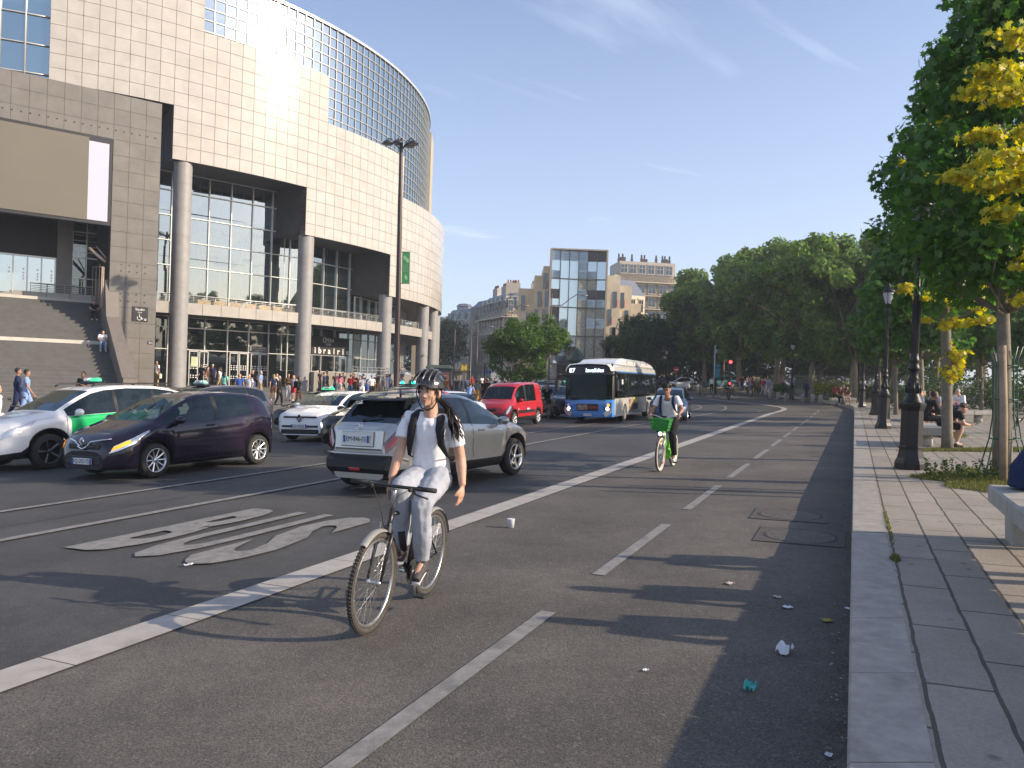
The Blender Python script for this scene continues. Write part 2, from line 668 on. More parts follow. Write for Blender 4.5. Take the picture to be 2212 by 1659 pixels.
XS = [-2500, -900, -400, -220] + rng(-150, 100, 2.5) + [150, 300, 900, 2500]
YS = [-60, -30] + rng(-12, 180, 2.5) + [220, 300, 500, 1000, 3500]
structure(grid_sheet('ground', XS, YS, lambda x, y: terrain(x, y) - .012, A_ROAD))
KP = [(-14, None), (46, None), (50, 22.4), (56, 23.9), (62, 24.7), (74, 25.2), (85, 24.6), (95, 21.6), (108, 20.6), (130, 20), (175, 19)]
def kerb_x(y):
 if y <= 46:
  return -.03 + y * .4515
 for (a, xa), (b, xb) in zip(KP, KP[1:]):
  xa = -.03 + a * .4515 if xa is None else xa
  if y <= b:
   t = (y - a) / (b - a)
   return xa + (xb - xa) * t
 return 19
def pav_h(y):
 return .28 - .13 * smooth(44, 60, y)
KY = rng(-14, 46, 2) + rng(46, 110, 1.6)[1:] + rng(110, 175, 8)[1:]
b = MB()
cols = [.30, 1.5, 4, 8, 14, 22, 32, 45, 60, 90, 140]
for y in KY:
 for c in cols:
  x = kerb_x(y) + c * 1.0975
  b.v.append((x, y, terrain(x, y) + pav_h(y)))
nc = len(cols)
for j in range(len(KY) - 1):
 for i in range(nc - 1):
  b.f.append((j * nc + i, j * nc + i + 1, (j + 1) * nc + i + 1, (j + 1) * nc + i))
  b.m.append(0)
  b.sm.append(True)
structure(b.build('pavement', M_PAV))
b = MB()
dense = [KY[0]]
pts = []
y = -6.0
while y < 150:
 pts.append(y)
 y += .885 if y < 46 else 1.6
for i in range(len(pts) - 1):
 y0, y1 = pts[i] + .004, pts[i + 1] - .004
 vs = []
 for yy in (y0, y1):
  x0 = kerb_x(yy)
  z = terrain(x0, yy) + pav_h(yy)
  x1 = x0 + .31 * 1.0975 - .012
  dz = random.Random(i).uniform(-.002, .003)
  vs += [(x0, yy, z - .4), (x0, yy, z - .012 + dz), (x0 + .012, yy, z + .003 + dz), (x1, yy, z + .003 + dz), (x1, yy, z - .1)]
 b.add(vs, [(0, 1, 6, 5), (1, 2, 7, 6), (2, 3, 8, 7), (3, 4, 9, 8), (4, 3, 2, 1, 0), (5, 6, 7, 8, 9)])
structure(b.build('kerb', M_KERB))
b = MB()
for i in range(len(pts) - 1):
 y0, y1 = pts[i], pts[i + 1]
 x0, x1 = kerb_x(y0) + .02, kerb_x(y1) + .02
 z0, z1 = terrain(x0, y0) + pav_h(y0) - .012, terrain(x1, y1) + pav_h(y1) - .012
 b.face([(x0, y0, z0), (x0 + .36, y0, z0), (x1 + .36, y1, z1), (x1, y1, z1)])
structure(b.build('kerb_bed', M_DARKJ))
def ribbon(path, w, dz, mat, name, seg=None, rows=None):
 """a strip lying on the ground along a path of (x, y)"""
 b = MB()
 P = [V((p[0], p[1])) for p in path]
 Lp, Rp = [], []
 for i, p in enumerate(P):
  t = (P[min(i + 1, len(P) - 1)] - P[max(i - 1, 0)]).normalized()
  nrm = V((-t.y, t.x)) * w / 2
  for arr, q in ((Lp, p + nrm), (Rp, p - nrm)):
   arr.append((q.x, q.y, terrain(q.x, q.y) + dz))
 for i in range(len(P) - 1):
  b.face([Rp[i], Rp[i + 1], Lp[i + 1], Lp[i]])
 return structure(b.build(name, mat))
def dens(path, step):
 out = []
 for a, b_ in zip(path, path[1:]):
  a, b_ = V(a[:2]), V(b_[:2])
  k = max(1, int((b_ - a).length / step))
  out += [a.lerp(b_, i / k) for i in range(k)]
 out.append(V(path[-1][:2]))
 for _ in range(2):
  out = [out[0]] + [(out[i - 1] + out[i] * 2 + out[i + 1]) / 4 for i in range(1, len(out) - 1)] + [out[-1]]
 return out
def px_path(l):
 return [gp(x, y)[:2] for x, y in l]
outer = [kn(4.46, s)[:2] for s in (-12, 0, 12, 24, 36, 46)] + px_path([(1690, 884), (1698, 880.5), (1694, 878), (1675, 875), (1645, 871), (1617, 868), (1587, 865.5), (1555, 862), (1521, 858.5), (1490, 855), (1450, 851)])
outer = dens(outer, .9)
b = MB()
k = 0
for p in outer:
 if p.y > 118:
  break
 y = p.y
 kx = kerb_x(y)
 for t in (0, .25, .5, .75, 1):
  x = p.x + (kx - p.x) * t
  b.v.append((x, y if t < .5 else y, terrain(x, y) - .003))
 k += 1
for j in range(k - 1):
 if outer[j + 1].y <= outer[j].y:
  break
 for i in range(4):
  a = j * 5 + i
  b.f.append((a, a + 1, a + 6, a + 5))
  b.m.append(0)
  b.sm.append(True)
structure(b.build('cycle_track', A_CYC))
ribbon(outer, .36, .0005, M_DARKJ, 'strip_bed')
b = MB()
acc = 0
i = 0
rs = random.Random(5)
dd = dens(outer, .12)
st = 0
cum = [0]
for p, q in zip(dd, dd[1:]):
 cum.append(cum[-1] + (q - p).length)
target = .0
def along(s):
 import bisect
 j = min(len(cum) - 2, max(0, bisect.bisect(cum, s) - 1))
 t = (s - cum[j]) / max(1e-9, cum[j + 1] - cum[j])
 return dd[j].lerp(dd[j + 1], t), (dd[j + 1] - dd[j]).normalized()
s0 = 0.0
while s0 < cum[-1] - 2:
 s1 = s0 + rs.uniform(.96, 1.04)
 vs = []
 for s_ in (s0 + .004, s1 - .004):
  p, t = along(s_)
  nn = V((-t.y, t.x)) * .165
  dz = .0055 + rs.uniform(-.001, .001)
  for q in (p + nn, p - nn):
   vs.append((q.x, q.y, terrain(q.x, q.y) + dz))
 b.face([vs[1], vs[3], vs[2], vs[0]])
 s0 = s1
structure(b.build('granite_strip', M_STRIP))
l2 = [kn(8.5, s)[:2] for s in (-8, 0, 10, 20, 30)] + px_path([(1516, 894), (1560, 884.5), (1570, 879), (1563, 874), (1551, 871), (1523, 867), (1480, 862), (1440, 858)])
ribbon(dens(l2, .8), .15, .0045, M_PAINT, 'lane_line')
l1 = [kn(10.42, s)[:2] for s in (-8, 0, 10, 20, 30)] + px_path([(1478, 886), (1508, 881), (1516, 877), (1510, 873), (1490, 869.5), (1460, 866)])
ribbon(dens(l1, .8), .13, .0045, M_PAINT, 'lane_line')
ribbon(dens([kn(12.0, -8)[:2], kn(11.75, 3)[:2], kn(11.75, 6.4)[:2]], .8), .12, .0045, M_PAINT, 'lane_line')
s = -1.3
while s < 46:
 p = [kn(2.09, s + t)[:2] for t in (0, .7, 1.4, 2.1, 2.69)]
 if s < 0:
  pass
 ribbon(p, .12, .0035, M_PAINT, 'lane_dash')
 s += 3.9
ribbon(dens([kn(2.09, 48.5)[:2], gp(1768, 889)[:2], gp(1770, 886)[:2], gp(1766, 883)[:2]], 1), .12, .0035, M_PAINT, 'lane_dash')
b = MB()
for ch, n0, n1 in (('B', 7.52, 6.90), ('U', 6.77, 6.17), ('S', 6.04, 5.42)):
 vs, fs, wd = letters(ch, .04)
 lo, hi_ = min(v[0] for v in vs), max(v[0] for v in vs)
 zl, zh = min(v[1] for v in vs), max(v[1] for v in vs)
 vv = []
 for v in vs:
  p = kn(n0 + (v[0] - lo) / (hi_ - lo) * (n1 - n0), 5.3 + (v[1] - zl) / (zh - zl) * 2.75)
  vv.append((p.x, p.y, terrain(p.x, p.y) + .0045))
 b.add(vv, fs)
structure(b.build('bus_lane_lettering', M_PAINT))
xs = rng(-90, 8, 2)
ys = rng(22, 92, 2)
def on_plaza(x, y):
 n = -.9114 * x + .4115 * y
 return n > 24.5 + max(0, (y - 58) * .05)
structure(grid_sheet('forecourt', rng(-140, 12, 1.5), rng(14, 130, 1.5), lambda x, y: terrain(x, y) + .02, A_FAR, on_plaza))
# ================================================================== the opera house
CO = V((-13.2, 14.1))
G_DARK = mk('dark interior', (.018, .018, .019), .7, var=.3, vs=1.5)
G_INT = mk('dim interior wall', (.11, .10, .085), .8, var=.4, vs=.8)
M_PANEL = mk('stone clad panel', (.45, .425, .385), .17, var=.09, vs=1.1, coat=.0, stain=.07, spec=.24, rvar=.012)
M_JOINT = mk('panel joint', (.24, .185, .15), .8, var=.2)
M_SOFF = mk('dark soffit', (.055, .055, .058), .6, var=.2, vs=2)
M_COLM = mk('granite column', (.27, .265, .26), .55, var=.1, vs=3, stain=.12)
M_SLAB = mk('pale balcony stone', (.36, .335, .30), .6, var=.1, vs=2, stain=.1)
M_STEEL = mk('pale painted steel', (.52, .52, .50), .35, .6, var=.08)
M_MULL = mk('mullion aluminium', (.62, .61, .57), .3, .35, var=.08)
M_GATE = mk('dark gate stone', (.185, .165, .145), .5, var=.12, vs=2.2, stain=.15)
M_GATE2 = mk('gate stone joint', (.10, .07, .055), .8, var=.1)
M_STAIR = mk('stair stone', (.27, .265, .25), .7, var=.2, vs=3, stain=.3)
M_PALE = mk('pale landing stone', (.48, .45, .39), .7, var=.1)
M_SCREEN = mk('blank video screen', (.135, .118, .088), .45, var=.05, vs=.4)
M_STRIPW = mk('lit white screen strip', (.42, .40, .48), .5, var=.02, emit=.2)
M_BLACK = mk('black metal', (.02, .02, .022), .4, var=.1)
M_WHITE = mk('white lettering', (.8, .79, .76), .5, var=.03)
GL_SKY = glass('curtain wall glass', (.3, .4, .44), .12, (.012, .02, .024), wave=.10, refl=.5, wscale=.35)
GL_HALL = glass('hall glass', (.55, .62, .6), .5, (.02, .03, .03), wave=.05, refl=.34, wscale=.3)
GL_SHOP = glass('shopfront glass', (.6, .62, .58), .6, (.01, .014, .013), wave=.03, refl=.16)
BS = 1.24
opera = thing('opera_house', (V((0, 0, HC)) + (V((-23, 52, 1.6)) - V((0, 0, HC))) * BS), 'modern opera house with curved drum of pale square panels and glass grid above columns', 'building', s=BS)
def cyl(R, th, z):
 return V((CO.x + R * cos(rad(th)), CO.y + R * sin(rad(th)), z))
def pidx(i):
 return -66.2 + 1.418 * i
def pz(k):
 return 6.9 + .735 * k
cells = set()
for i in range(0, 92):
 if i < 8: lo, hi = 12, 27
 elif i < 10: lo, hi = 8, 27
 elif i < 19: lo, hi = 8, 18
 elif i < 21: lo, hi = 4, 18
 elif i < 30: lo, hi = 4, 14
 elif i < 32: lo, hi = 0, 14
 else: lo, hi = 0, 10
 for k in range(lo, hi):
  cells.add((i, k))
RP = 29.7
b = MB()
rs = random.Random(2)
gv = .022
for (i, k) in sorted(cells):
 t0, t1 = pidx(i), pidx(i + 1)
 z0, z1 = pz(k), pz(k + 1)
 jt = gv / RP * 57.3 / 2
 a, c = cyl(RP, t0 + jt, z0 + gv / 2), cyl(RP, t1 - jt, z0 + gv / 2)
 up = V((0, 0, z1 - z0 - gv))
 n = V((cos(rad((t0 + t1) / 2)), sin(rad((t0 + t1) / 2)), 0))
 q = [a, c, c + up, a + up]
 dn = [n * rs.uniform(-.0022, .0022) for _ in range(2)]
 q = [q[0] + dn[0], q[1] - dn[0], q[2] - dn[1], q[3] + dn[1]]
 bk = [p - n * .04 for p in q]
 b.add(q + bk, [(0, 1, 2, 3), (4, 5, 1, 0), (5, 6, 2, 1), (6, 7, 3, 2), (7, 4, 0, 3)])
b.build('panel_cladding', M_PANEL, opera)
b = MB()
for (i, k) in sorted(cells):
 t0, t1 = pidx(i), pidx(i + 1)
 z0, z1 = pz(k), pz(k + 1)
 R0, R1 = RP - .035, RP - .5
 P = [cyl(R0, t0, z0), cyl(R0, t1, z0), cyl(R0, t1, z1), cyl(R0, t0, z1)]
 Q = [cyl(R1, t0, z0), cyl(R1, t1, z0), cyl(R1, t1, z1), cyl(R1, t0, z1)]
 b.face(P)
 if (i - 1, k) not in cells: b.face([Q[0], P[0], P[3], Q[3]])
 if (i + 1, k) not in cells: b.face([P[1], Q[1], Q[2], P[2]])
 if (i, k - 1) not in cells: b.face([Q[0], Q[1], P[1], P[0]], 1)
 if (i, k + 1) not in cells: b.face([P[3], P[2], Q[2], Q[3]])
b.build('cladding_frame', [M_JOINT, M_SOFF], opera)
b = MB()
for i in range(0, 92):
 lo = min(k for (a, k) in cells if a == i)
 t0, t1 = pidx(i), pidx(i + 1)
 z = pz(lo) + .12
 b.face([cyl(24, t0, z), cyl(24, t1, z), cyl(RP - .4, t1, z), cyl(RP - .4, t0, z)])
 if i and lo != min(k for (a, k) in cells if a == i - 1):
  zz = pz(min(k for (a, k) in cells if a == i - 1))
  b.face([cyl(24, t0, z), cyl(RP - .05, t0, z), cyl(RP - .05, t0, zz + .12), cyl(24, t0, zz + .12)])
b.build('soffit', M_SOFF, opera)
RG = 28.0
b = MB()
g = MB()
st = .66 / RG * 57.3
ths = [-54 + st * i for i in range(int(92 / st))]
zt = [14.0 + .735 * .905 * k for k in range(17)]
zt = [14.25 + .665 * k for k in range(16)]
ZT = zt[-1]
for i in range(len(ths) - 1):
 for k in range(len(zt) - 1):
  n = V((cos(rad(ths[i] + st / 2)), sin(rad(ths[i] + st / 2)), 0))
  e = [n * rs.uniform(-.003, .003) for _ in range(2)]
  P = [cyl(RG, ths[i], zt[k]) + e[0], cyl(RG, ths[i + 1], zt[k]) - e[0], cyl(RG, ths[i + 1], zt[k + 1]) - e[1], cyl(RG, ths[i], zt[k + 1]) + e[1]]
  g.face(P)
g.build('curtain_wall', GL_SKY, opera)
for th in ths:
 n = V((cos(rad(th)), sin(rad(th)), 0))
 t = V((-n.y, n.x, 0))
 p = cyl(RG + .03, th, 0)
 vs = [p - t * .035 - n * .05, p + t * .035 - n * .05, p + t * .035 + n * .03, p - t * .035 + n * .03]
 b.add([v + V((0, 0, zt[0])) for v in vs] + [v + V((0, 0, ZT)) for v in vs], [(0, 1, 5, 4), (1, 2, 6, 5), (2, 3, 7, 6), (3, 0, 4, 7)])
for z in zt:
 for i in range(len(ths) - 1):
  a0, a1, c0, c1 = cyl(RG - .02, ths[i], z - .03), cyl(RG - .02, ths[i + 1], z - .03), cyl(RG + .055, ths[i], z - .03), cyl(RG + .055, ths[i + 1], z - .03)
  u = V((0, 0, .06))
  b.add([a0, a1, a1 + u, a0 + u, c0, c1, c1 + u, c0 + u], [(0, 1, 5, 4), (3, 2, 6, 7), (4, 5, 6, 7)])
b.build('mullion_grid', mk('drum mullion', (.36, .36, .34), .35, .4, var=.08), opera)
b = MB()
for i in range(len(ths) - 1):       # coping and roof ring
 for (r0, z0, r1, z1) in ((RG + .12, ZT - .05, RG + .12, ZT + .12), (RG + .12, ZT + .12, RG - 3, ZT + .12)):
  b.face([cyl(r0, ths[i], z0), cyl(r0, ths[i + 1], z0), cyl(r1, ths[i + 1], z1), cyl(r1, ths[i], z1)])
 b.face([cyl(RG - .6, ths[i], 14), cyl(RG - .6, ths[i + 1], 14), cyl(RG - .6, ths[i + 1], ZT), cyl(RG - .6, ths[i], ZT)], 1)
b.build('roof_coping', [M_MULL, G_DARK], opera)
b = MB()
for i in range(8, 92):
 hi = max(k for (a, k) in cells if a == i) + 1
 t0, t1 = pidx(i), pidx(i + 1)
 b.face([cyl(RP - .02, t0, pz(hi) - .03), cyl(RP - .02, t1, pz(hi) - .03), cyl(RG - .3, t1, pz(hi) - .03), cyl(RG - .3, t0, pz(hi) - .03)])
b.build('shell_ledge', M_SLAB, opera)
g, b = MB(), MB()
tl = [-66.2 - 2.15 * i for i in range(0, 7)]
zl = [14.6 + 1.48 * k for k in range(8)]
for i in range(6):
 for k in range(7):
  g.face([cyl(29.4, tl[i + 1], zl[k]), cyl(29.4, tl[i], zl[k]), cyl(29.4, tl[i], zl[k + 1]), cyl(29.4, tl[i + 1], zl[k + 1])])
g.build('stair_tower_glazing', glass('deep blue glass', (.3, .45, .5), .15, (.02, .06, .085), wave=.12, refl=.42, wscale=.25), opera)
for th in tl[:-1]:
 b.tube([cyl(29.46, th, 14), cyl(29.46, th, 25)], .045, 4)
for z in zl:
 b.tube([cyl(29.46, tl[i], z) for i in range(7)], .04, 4)
b.build('glazing_bar', M_MULL, opera)
for th, top in ((-53.5, 12.9), (-38.3, 9.9), (-22.9, 7.0), (-9.1, 7.0), (-1.6, 7.0), (8, 7), (18, 7)):
 b = MB()
 p = cyl(29.15, th, 0)
 z = -1.5
 while z < top:
  z2 = min(top, z + 1.45)
  b.lathe([(.485, z + .012), (.485, z2 - .012)], 36, (p.x, p.y, 0))
  b.f, b.m, b.sm = b.f[:-2], b.m[:-2], b.sm[:-2]
  z = z2
 b.lathe([(.472, -1.5), (.472, top)], 24, (p.x, p.y, 0), sm=False)
 b.build('column', M_COLM, opera)
b = MB()
r = MB()
for seg in ((-72, -53.9), (-53.1, -38.7), (-37.9, -23.2), (-22.6, -9.4), (-8.8, -2), (-1.2, 8), (8, 30)):
 n = max(2, int((seg[1] - seg[0]) / 1.9))
 for i in range(n):
  t0 = seg[0] + (seg[1] - seg[0]) * i / n
  t1 = seg[0] + (seg[1] - seg[0]) * (i + 1) / n
  g0 = .02
  R0, R1 = 29.25, 25.5
  P = [cyl(R0, t0 + g0, 4.35), cyl(R0, t1 - g0, 4.35), cyl(R0, t1 - g0, 5.0), cyl(R0, t0 + g0, 5.0)]
  Q = [cyl(R1, t0, 4.35), cyl(R1, t1, 4.35), cyl(R1, t1, 5.0), cyl(R1, t0, 5.0)]
  b.add(P + Q, [(0, 1, 2, 3), (3, 2, 6, 7), (0, 3, 7, 4), (1, 5, 6, 2)])
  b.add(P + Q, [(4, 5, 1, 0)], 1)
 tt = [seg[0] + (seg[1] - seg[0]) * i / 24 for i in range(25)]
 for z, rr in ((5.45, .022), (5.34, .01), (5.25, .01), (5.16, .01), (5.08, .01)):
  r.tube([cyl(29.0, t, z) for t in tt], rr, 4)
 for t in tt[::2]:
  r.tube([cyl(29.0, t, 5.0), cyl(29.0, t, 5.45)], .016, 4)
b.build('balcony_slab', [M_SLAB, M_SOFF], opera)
r.build('balcony_railing', M_STEEL, opera)
b = MB()
for i in range(7):      # cafe crates and chairs' backs seen through the railing
 t = -51 + i * 1.9
 b.face([cyl(28.2, t, 5.0), cyl(28.2, t + 1.5, 5.0), cyl(28.2, t + 1.5, 5.32), cyl(28.2, t, 5.32)])
b.build('balcony_wind_screen', mk('wooden screens', (.32, .22, .10), .6, var=.15), opera)
def bay(t0, t1, R, us, zs, name, gm, sash=.05, off=0.0, body=None):
 A, B = cyl(R, t0, 0), cyl(R, t1, 0)
 u = (B - A).normalized()
 n = V((u.y, -u.x, 0))
 g, f = MB(), MB()
 rr = random.Random(len(us) * 7 + len(zs))
 for i in range(len(us) - 1):
  for k in range(len(zs) - 1):
   e = n * rr.uniform(-.004, .004)
   e2 = n * rr.uniform(-.004, .004)
   g.face([A + u * us[i] + V((0, 0, zs[k])) + e, A + u * us[i + 1] + V((0, 0, zs[k])) - e, A + u * us[i + 1] + V((0, 0, zs[k + 1])) - e2, A + u * us[i] + V((0, 0, zs[k + 1])) + e2])
 gl = g.build(name, gm, opera)
 for x in us:
  c = A + u * x + n * .05 + V((0, 0, (zs[0] + zs[-1]) / 2))
  f.box(c, (sash, .14, zs[-1] - zs[0]), rz=math.atan2(u.y, u.x))
 for z in zs:
  c = A + u * (us[0] + us[-1]) / 2 + n * .052 + V((0, 0, z))
  f.box(c, (us[-1] - us[0], .13, sash), rz=math.atan2(u.y, u.x))
 f.build('window_frame', M_MULL, gl)
 return A, u, n
uz = [4.98, 5.7, 7.38, 8.85, 10.33, 11.8, 12.9]
A1, U1, N1 = bay(-60, -38.5, 26.5, [-.9, .4, 1.75, 3.1, 4.13, 5.29, 6.64, 8.0, 9.3, 10.57, 11.6], uz, 'hall_window', GL_HALL)
bay(-38.5, -22, 26.5, [.3, 1.4, 2.65, 3.95, 5.25, 6.6, 7.9], uz[:5] + [10.3], 'hall_window', GL_HALL)
bay(-22, -6, 26.5, [-.6, .6, 1.9, 3.2, 4.5, 5.8, 7.1], [4.98, 5.7, 6.9], 'hall_window', GL_HALL)
bay(-6, 12, 26.5, [0, 1.3, 2.6, 3.9, 5.2, 6.5, 7.8], [4.98, 5.7, 6.9], 'hall_window', GL_HALL)
A2, U2, N2 = bay(-60, -38.5, 26.5, [-.9, .4, 1.75, 3.1, 4.13, 5.25, 6.64, 7.98, 9.29, 10.57, 11.6], [-.6, 2.41, 3.72, 4.35], 'shop_window', GL_SHOP)
A3, U3, N3 = bay(-38.5, -22, 26.5, [.3, 1.6, 3.05, 3.92, 5.25, 6.65, 8.0], [1.35, 2.49, 3.75, 4.35], 'shop_window', GL_SHOP)
A4, U4, N4 = bay(-22, -6, 26.5, [-.6, .6, 1.9, 3.2, 4.5, 5.8, 7.1], [1.3, 2.4, 3.75, 4.35], 'shop_window', GL_SHOP)
bay(-6, 12, 26.5, [0, 1.3, 2.6, 3.9, 5.2, 6.5, 7.8], [1.3, 2.4, 3.75, 4.35], 'shop_window', GL_SHOP)
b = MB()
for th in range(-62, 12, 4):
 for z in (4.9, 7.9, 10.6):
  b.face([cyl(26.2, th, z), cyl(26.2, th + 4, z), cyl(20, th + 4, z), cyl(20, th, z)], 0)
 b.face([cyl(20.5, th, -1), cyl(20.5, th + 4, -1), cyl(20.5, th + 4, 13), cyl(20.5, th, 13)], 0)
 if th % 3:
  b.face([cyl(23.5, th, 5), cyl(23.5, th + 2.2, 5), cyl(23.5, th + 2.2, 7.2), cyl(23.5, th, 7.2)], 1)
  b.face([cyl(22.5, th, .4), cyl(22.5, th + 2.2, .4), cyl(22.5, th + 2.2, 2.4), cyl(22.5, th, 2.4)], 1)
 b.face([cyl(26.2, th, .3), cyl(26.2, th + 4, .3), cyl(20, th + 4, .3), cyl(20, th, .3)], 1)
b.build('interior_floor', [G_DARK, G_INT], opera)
b = MB()
for u_ in (4.9, 6.25, 7.6, 8.9, 10.2, 3.7, 2.5, 1.2):
 p = A1 + U1 * u_ - N1 * .5
 b.tube([p + V((0, 0, 5)), p + V((0, 0, 12.7))], .045, 6)
for u_ in (3.5, 4.8, 6.1):
 p = A3 + U3 * u_ - N3 * .5
 b.tube([p + V((0, 0, 5)), p + V((0, 0, 10.2))], .045, 6)
b.build('interior_post', mk('white interior posts', (.6, .62, .6), .4, var=.05), opera)
for k, u_ in enumerate((4.3, 6.75, 8.1)):
 b = MB()
 o = A2 + U2 * u_ + N2 * .22
 for x0, x1 in ((0, .55), (.6, 1.15)):
  for (xa, xb, za, zb) in ((x0, x0 + .05, .1, 2.35), (x1 - .05, x1, .1, 2.35), (x0, x1, 2.3, 2.36), (x0, x1, .1, .16)):
   b.box(o + U2 * ((xa + xb) / 2) + V((0, 0, (za + zb) / 2)), (xb - xa, .05, zb - za), rz=math.atan2(U2.y, U2.x))
 d = b.build('entrance_door', M_STEEL, opera)
 b = MB()
 for zz in (.75, .88, 1.3, 1.42, 1.54):
  for xx in (.12, .28, .44, .72, .88, 1.02):
   c = o + U2 * xx + N2 * .03 + V((0, 0, zz))
   b.box(c, (.07, .01, .055), rz=math.atan2(U2.y, U2.x))
 b.build('door_sticker', M_WHITE, d)
b = MB()
b.box(A2 + U2 * 4.62 + N2 * .27 + V((0, 0, 1.7)), (.4, .02, .6), rz=math.atan2(U2.y, U2.x))
b.build('poster', mk('pale green poster', (.45, .5, .33), .6, var=.1), opera)
b = MB()
zc = 2.66
b.box(A2 + U2 * 8.64 + N2 * .16 + V((0, 0, zc)), (1.24, .04, .3), rz=math.atan2(U2.y, U2.x))
sg = b.build('ticket_office_sign', mk('grey sign board', (.16, .15, .14), .5, var=.05), opera)
b = MB()
b.text('Tickets · Billetterie', A2 + U2 * 8.58 + N2 * .185 + V((0, 0, zc + .02)), U2, (0, 0, 1), .12)
b.text('CB seulement   ›', A2 + U2 * 8.7 + N2 * .185 + V((0, 0, zc - .11)), U2, (0, 0, 1), .085)
b.build('lettering', M_WHITE, sg)
b = MB()
b.box(A3 + U3 * 4.8 + N3 * .15 + V((0, 0, 3.16)), (3.7, .04, 1.27), rz=math.atan2(U3.y, U3.x))
sg = b.build('bookshop_sign', mk('black sign board', (.035, .034, .034), .4, var=.1), opera)
b = MB()
for i, ch in enumerate('librairie'):
 b.text(ch, A3 + U3 * (2.8 + i * .46) + N3 * .175 + V((0, 0, 2.62)), U3, (0, 0, 1), .60, bold=True)
b.text('OPÉRA', A3 + U3 * 4.55 + N3 * .175 + V((0, 0, 3.43)), U3, (0, 0, 1), .36)
b.text('NATIONAL', A3 + U3 * 4.55 + N3 * .175 + V((0, 0, 3.33)), U3, (0, 0, 1), .10)
b.text('DE PARIS', A3 + U3 * 4.55 + N3 * .175 + V((0, 0, 3.20)), U3, (0, 0, 1), .13, bold=True)
oc = A3 + U3 * 4.17 + N3 * .18 + V((0, 0, 3.56))
b.tube([oc + U3 * (.17 * cos(a)) + V((0, 0, .2 * sin(a))) for a in [2 * PI * i / 24 for i in range(22)]], .014, 4)
b.build('lettering', M_WHITE, sg)
b = MB()
p = cyl(28.0, -49.9, 4.3)
b.tube([p, p - V((0, 0, .42))], .012, 5)
b.lathe([(.02, -.42), (.07, -.46), (.12, -.56), (.12, -.6), (.02, -.62)], 12, p)
b.build('hanging_lamp', M_STEEL, opera)
b = MB()
for u_, w_, z_, c_ in ((5.7, .9, 2.0, 0), (5.7, .9, 1.68, 1), (3.5, .35, 1.75, 2), (3.25, .3, 2.05, 1), (1.2, .5, 1.8, 0)):
 for q in range(5):
  b.box(A3 + U3 * (u_ + (q - 2) * w_ / 5) - N3 * .35 + V((0, 0, z_)), (w_ / 6, .2, .22), rz=math.atan2(U3.y, U3.x), m=(c_ + q) % 3)
b.build('book_display', [mk('cream books', (.55, .48, .30), .6, var=.2), mk('pale books', (.5, .52, .5), .6, var=.2), mk('red books', (.3, .08, .06), .6, var=.2)], opera)
for t0, t1 in ((-37.6, -31), (-23.5, -9)):
 b = MB()
 n = 5
 for i in range(n):
  a, c = t0 + (t1 - t0) * i / n, t0 + (t1 - t0) * (i + 1) / n - .03
  P = [cyl(29.9, a, -.6), cyl(29.9, c, -.6), cyl(29.9, c, 1.35), cyl(29.9, a, 1.35)]
  Q = [cyl(29.6, a, -.6), cyl(29.6, c, -.6), cyl(29.6, c, 1.35), cyl(29.6, a, 1.35)]
  b.add(P + Q, [(0, 1, 2, 3), (3, 2, 6, 7), (7, 6, 5, 4), (0, 3, 7, 4), (1, 5, 6, 2)])
 b.build('terrace_wall', mk('terrace stone', (.22, .205, .18), .6, var=.12), opera)
b = MB()
tt = [-31 + .5 * i for i in range(17)]
for z in (1.75, 1.55, 1.2, .9):
 b.tube([cyl(29.7, t, z) for t in tt], .02, 4)
for t in tt[::2]:
 b.tube([cyl(29.7, t, -.5), cyl(29.7, t, 1.75)], .018, 4)
b.build('terrace_railing', M_STEEL, opera)
P0 = V((4.9, -12.7, 0))
AD, CD = V((.8, .6, 0)), V((.6, -.8, 0))
GZ = math.atan2(.6, .8)
def gt(a, c, z):
 return P0 + AD * a + CD * c + V((0, 0, z))
def gbox(b, a0, a1, c0, c1, z0, z1, m=0):
 b.box(gt((a0 + a1) / 2, (c0 + c1) / 2, (z0 + z1) / 2), (a1 - a0, c1 - c0, z1 - z0), rz=GZ, m=m)
b = MB()
for (a0, a1, z0, z1) in ((-2.6, -.42, -1, 14.8), (-14, -2.6, 12.5, 14.8)):
 na = max(1, round((a1 - a0) / .72))
 nz = max(1, round((z1 - z0) / .74))
 for i in range(na):
  for k in range(nz):
   g0 = .007
   x0, x1 = a0 + (a1 - a0) * i / na + g0, a0 + (a1 - a0) * (i + 1) / na - g0
   y0, y1 = z0 + (z1 - z0) * k / nz + g0, z0 + (z1 - z0) * (k + 1) / nz - g0
   e = rs.uniform(-.003, .003)
   b.face([gt(x0, e, y0), gt(x1, -e, y0), gt(x1, -e, y1), gt(x0, e, y1)])
gate = b.build('gate_cladding', mk('gate stone tiles', (.15, .138, .122), .42, var=.13, vs=1.4, stain=.12, spec=.5), opera)
b = MB()
gbox(b, -2.6, -.42, -1.6, -.02, -1, 14.79)
gbox(b, -14, -2.6, -1.6, -.02, 12.5, 14.79)
b.build('gate_core', M_GATE2, gate)
b = MB()
for z in (6.4, 6.08, 4.95, 4.6):
 for a in (-2.08, -1.72, -1.36, -.98):
  b.box(gt(a, .01, z), (.05, .03, .05), rz=GZ)
for i in range(26):
 b.box(gt(-.7 - i * .36, .01, 13.0), (.05, .03, .05), rz=GZ)
b.build('spot_fitting', M_BLACK, gate)
b = MB()
gbox(b, -14, -2.62, -.35, .02, 8.25, 12.55)
scr = b.build('screen_frame', M_BLACK, opera)
b = MB()
gbox(b, -14, -3.66, .02, .06, 8.4, 12.4)
b.build('video_screen', M_SCREEN, scr)
b = MB()
gbox(b, -3.66, -2.78, .02, .062, 8.42, 12.24)
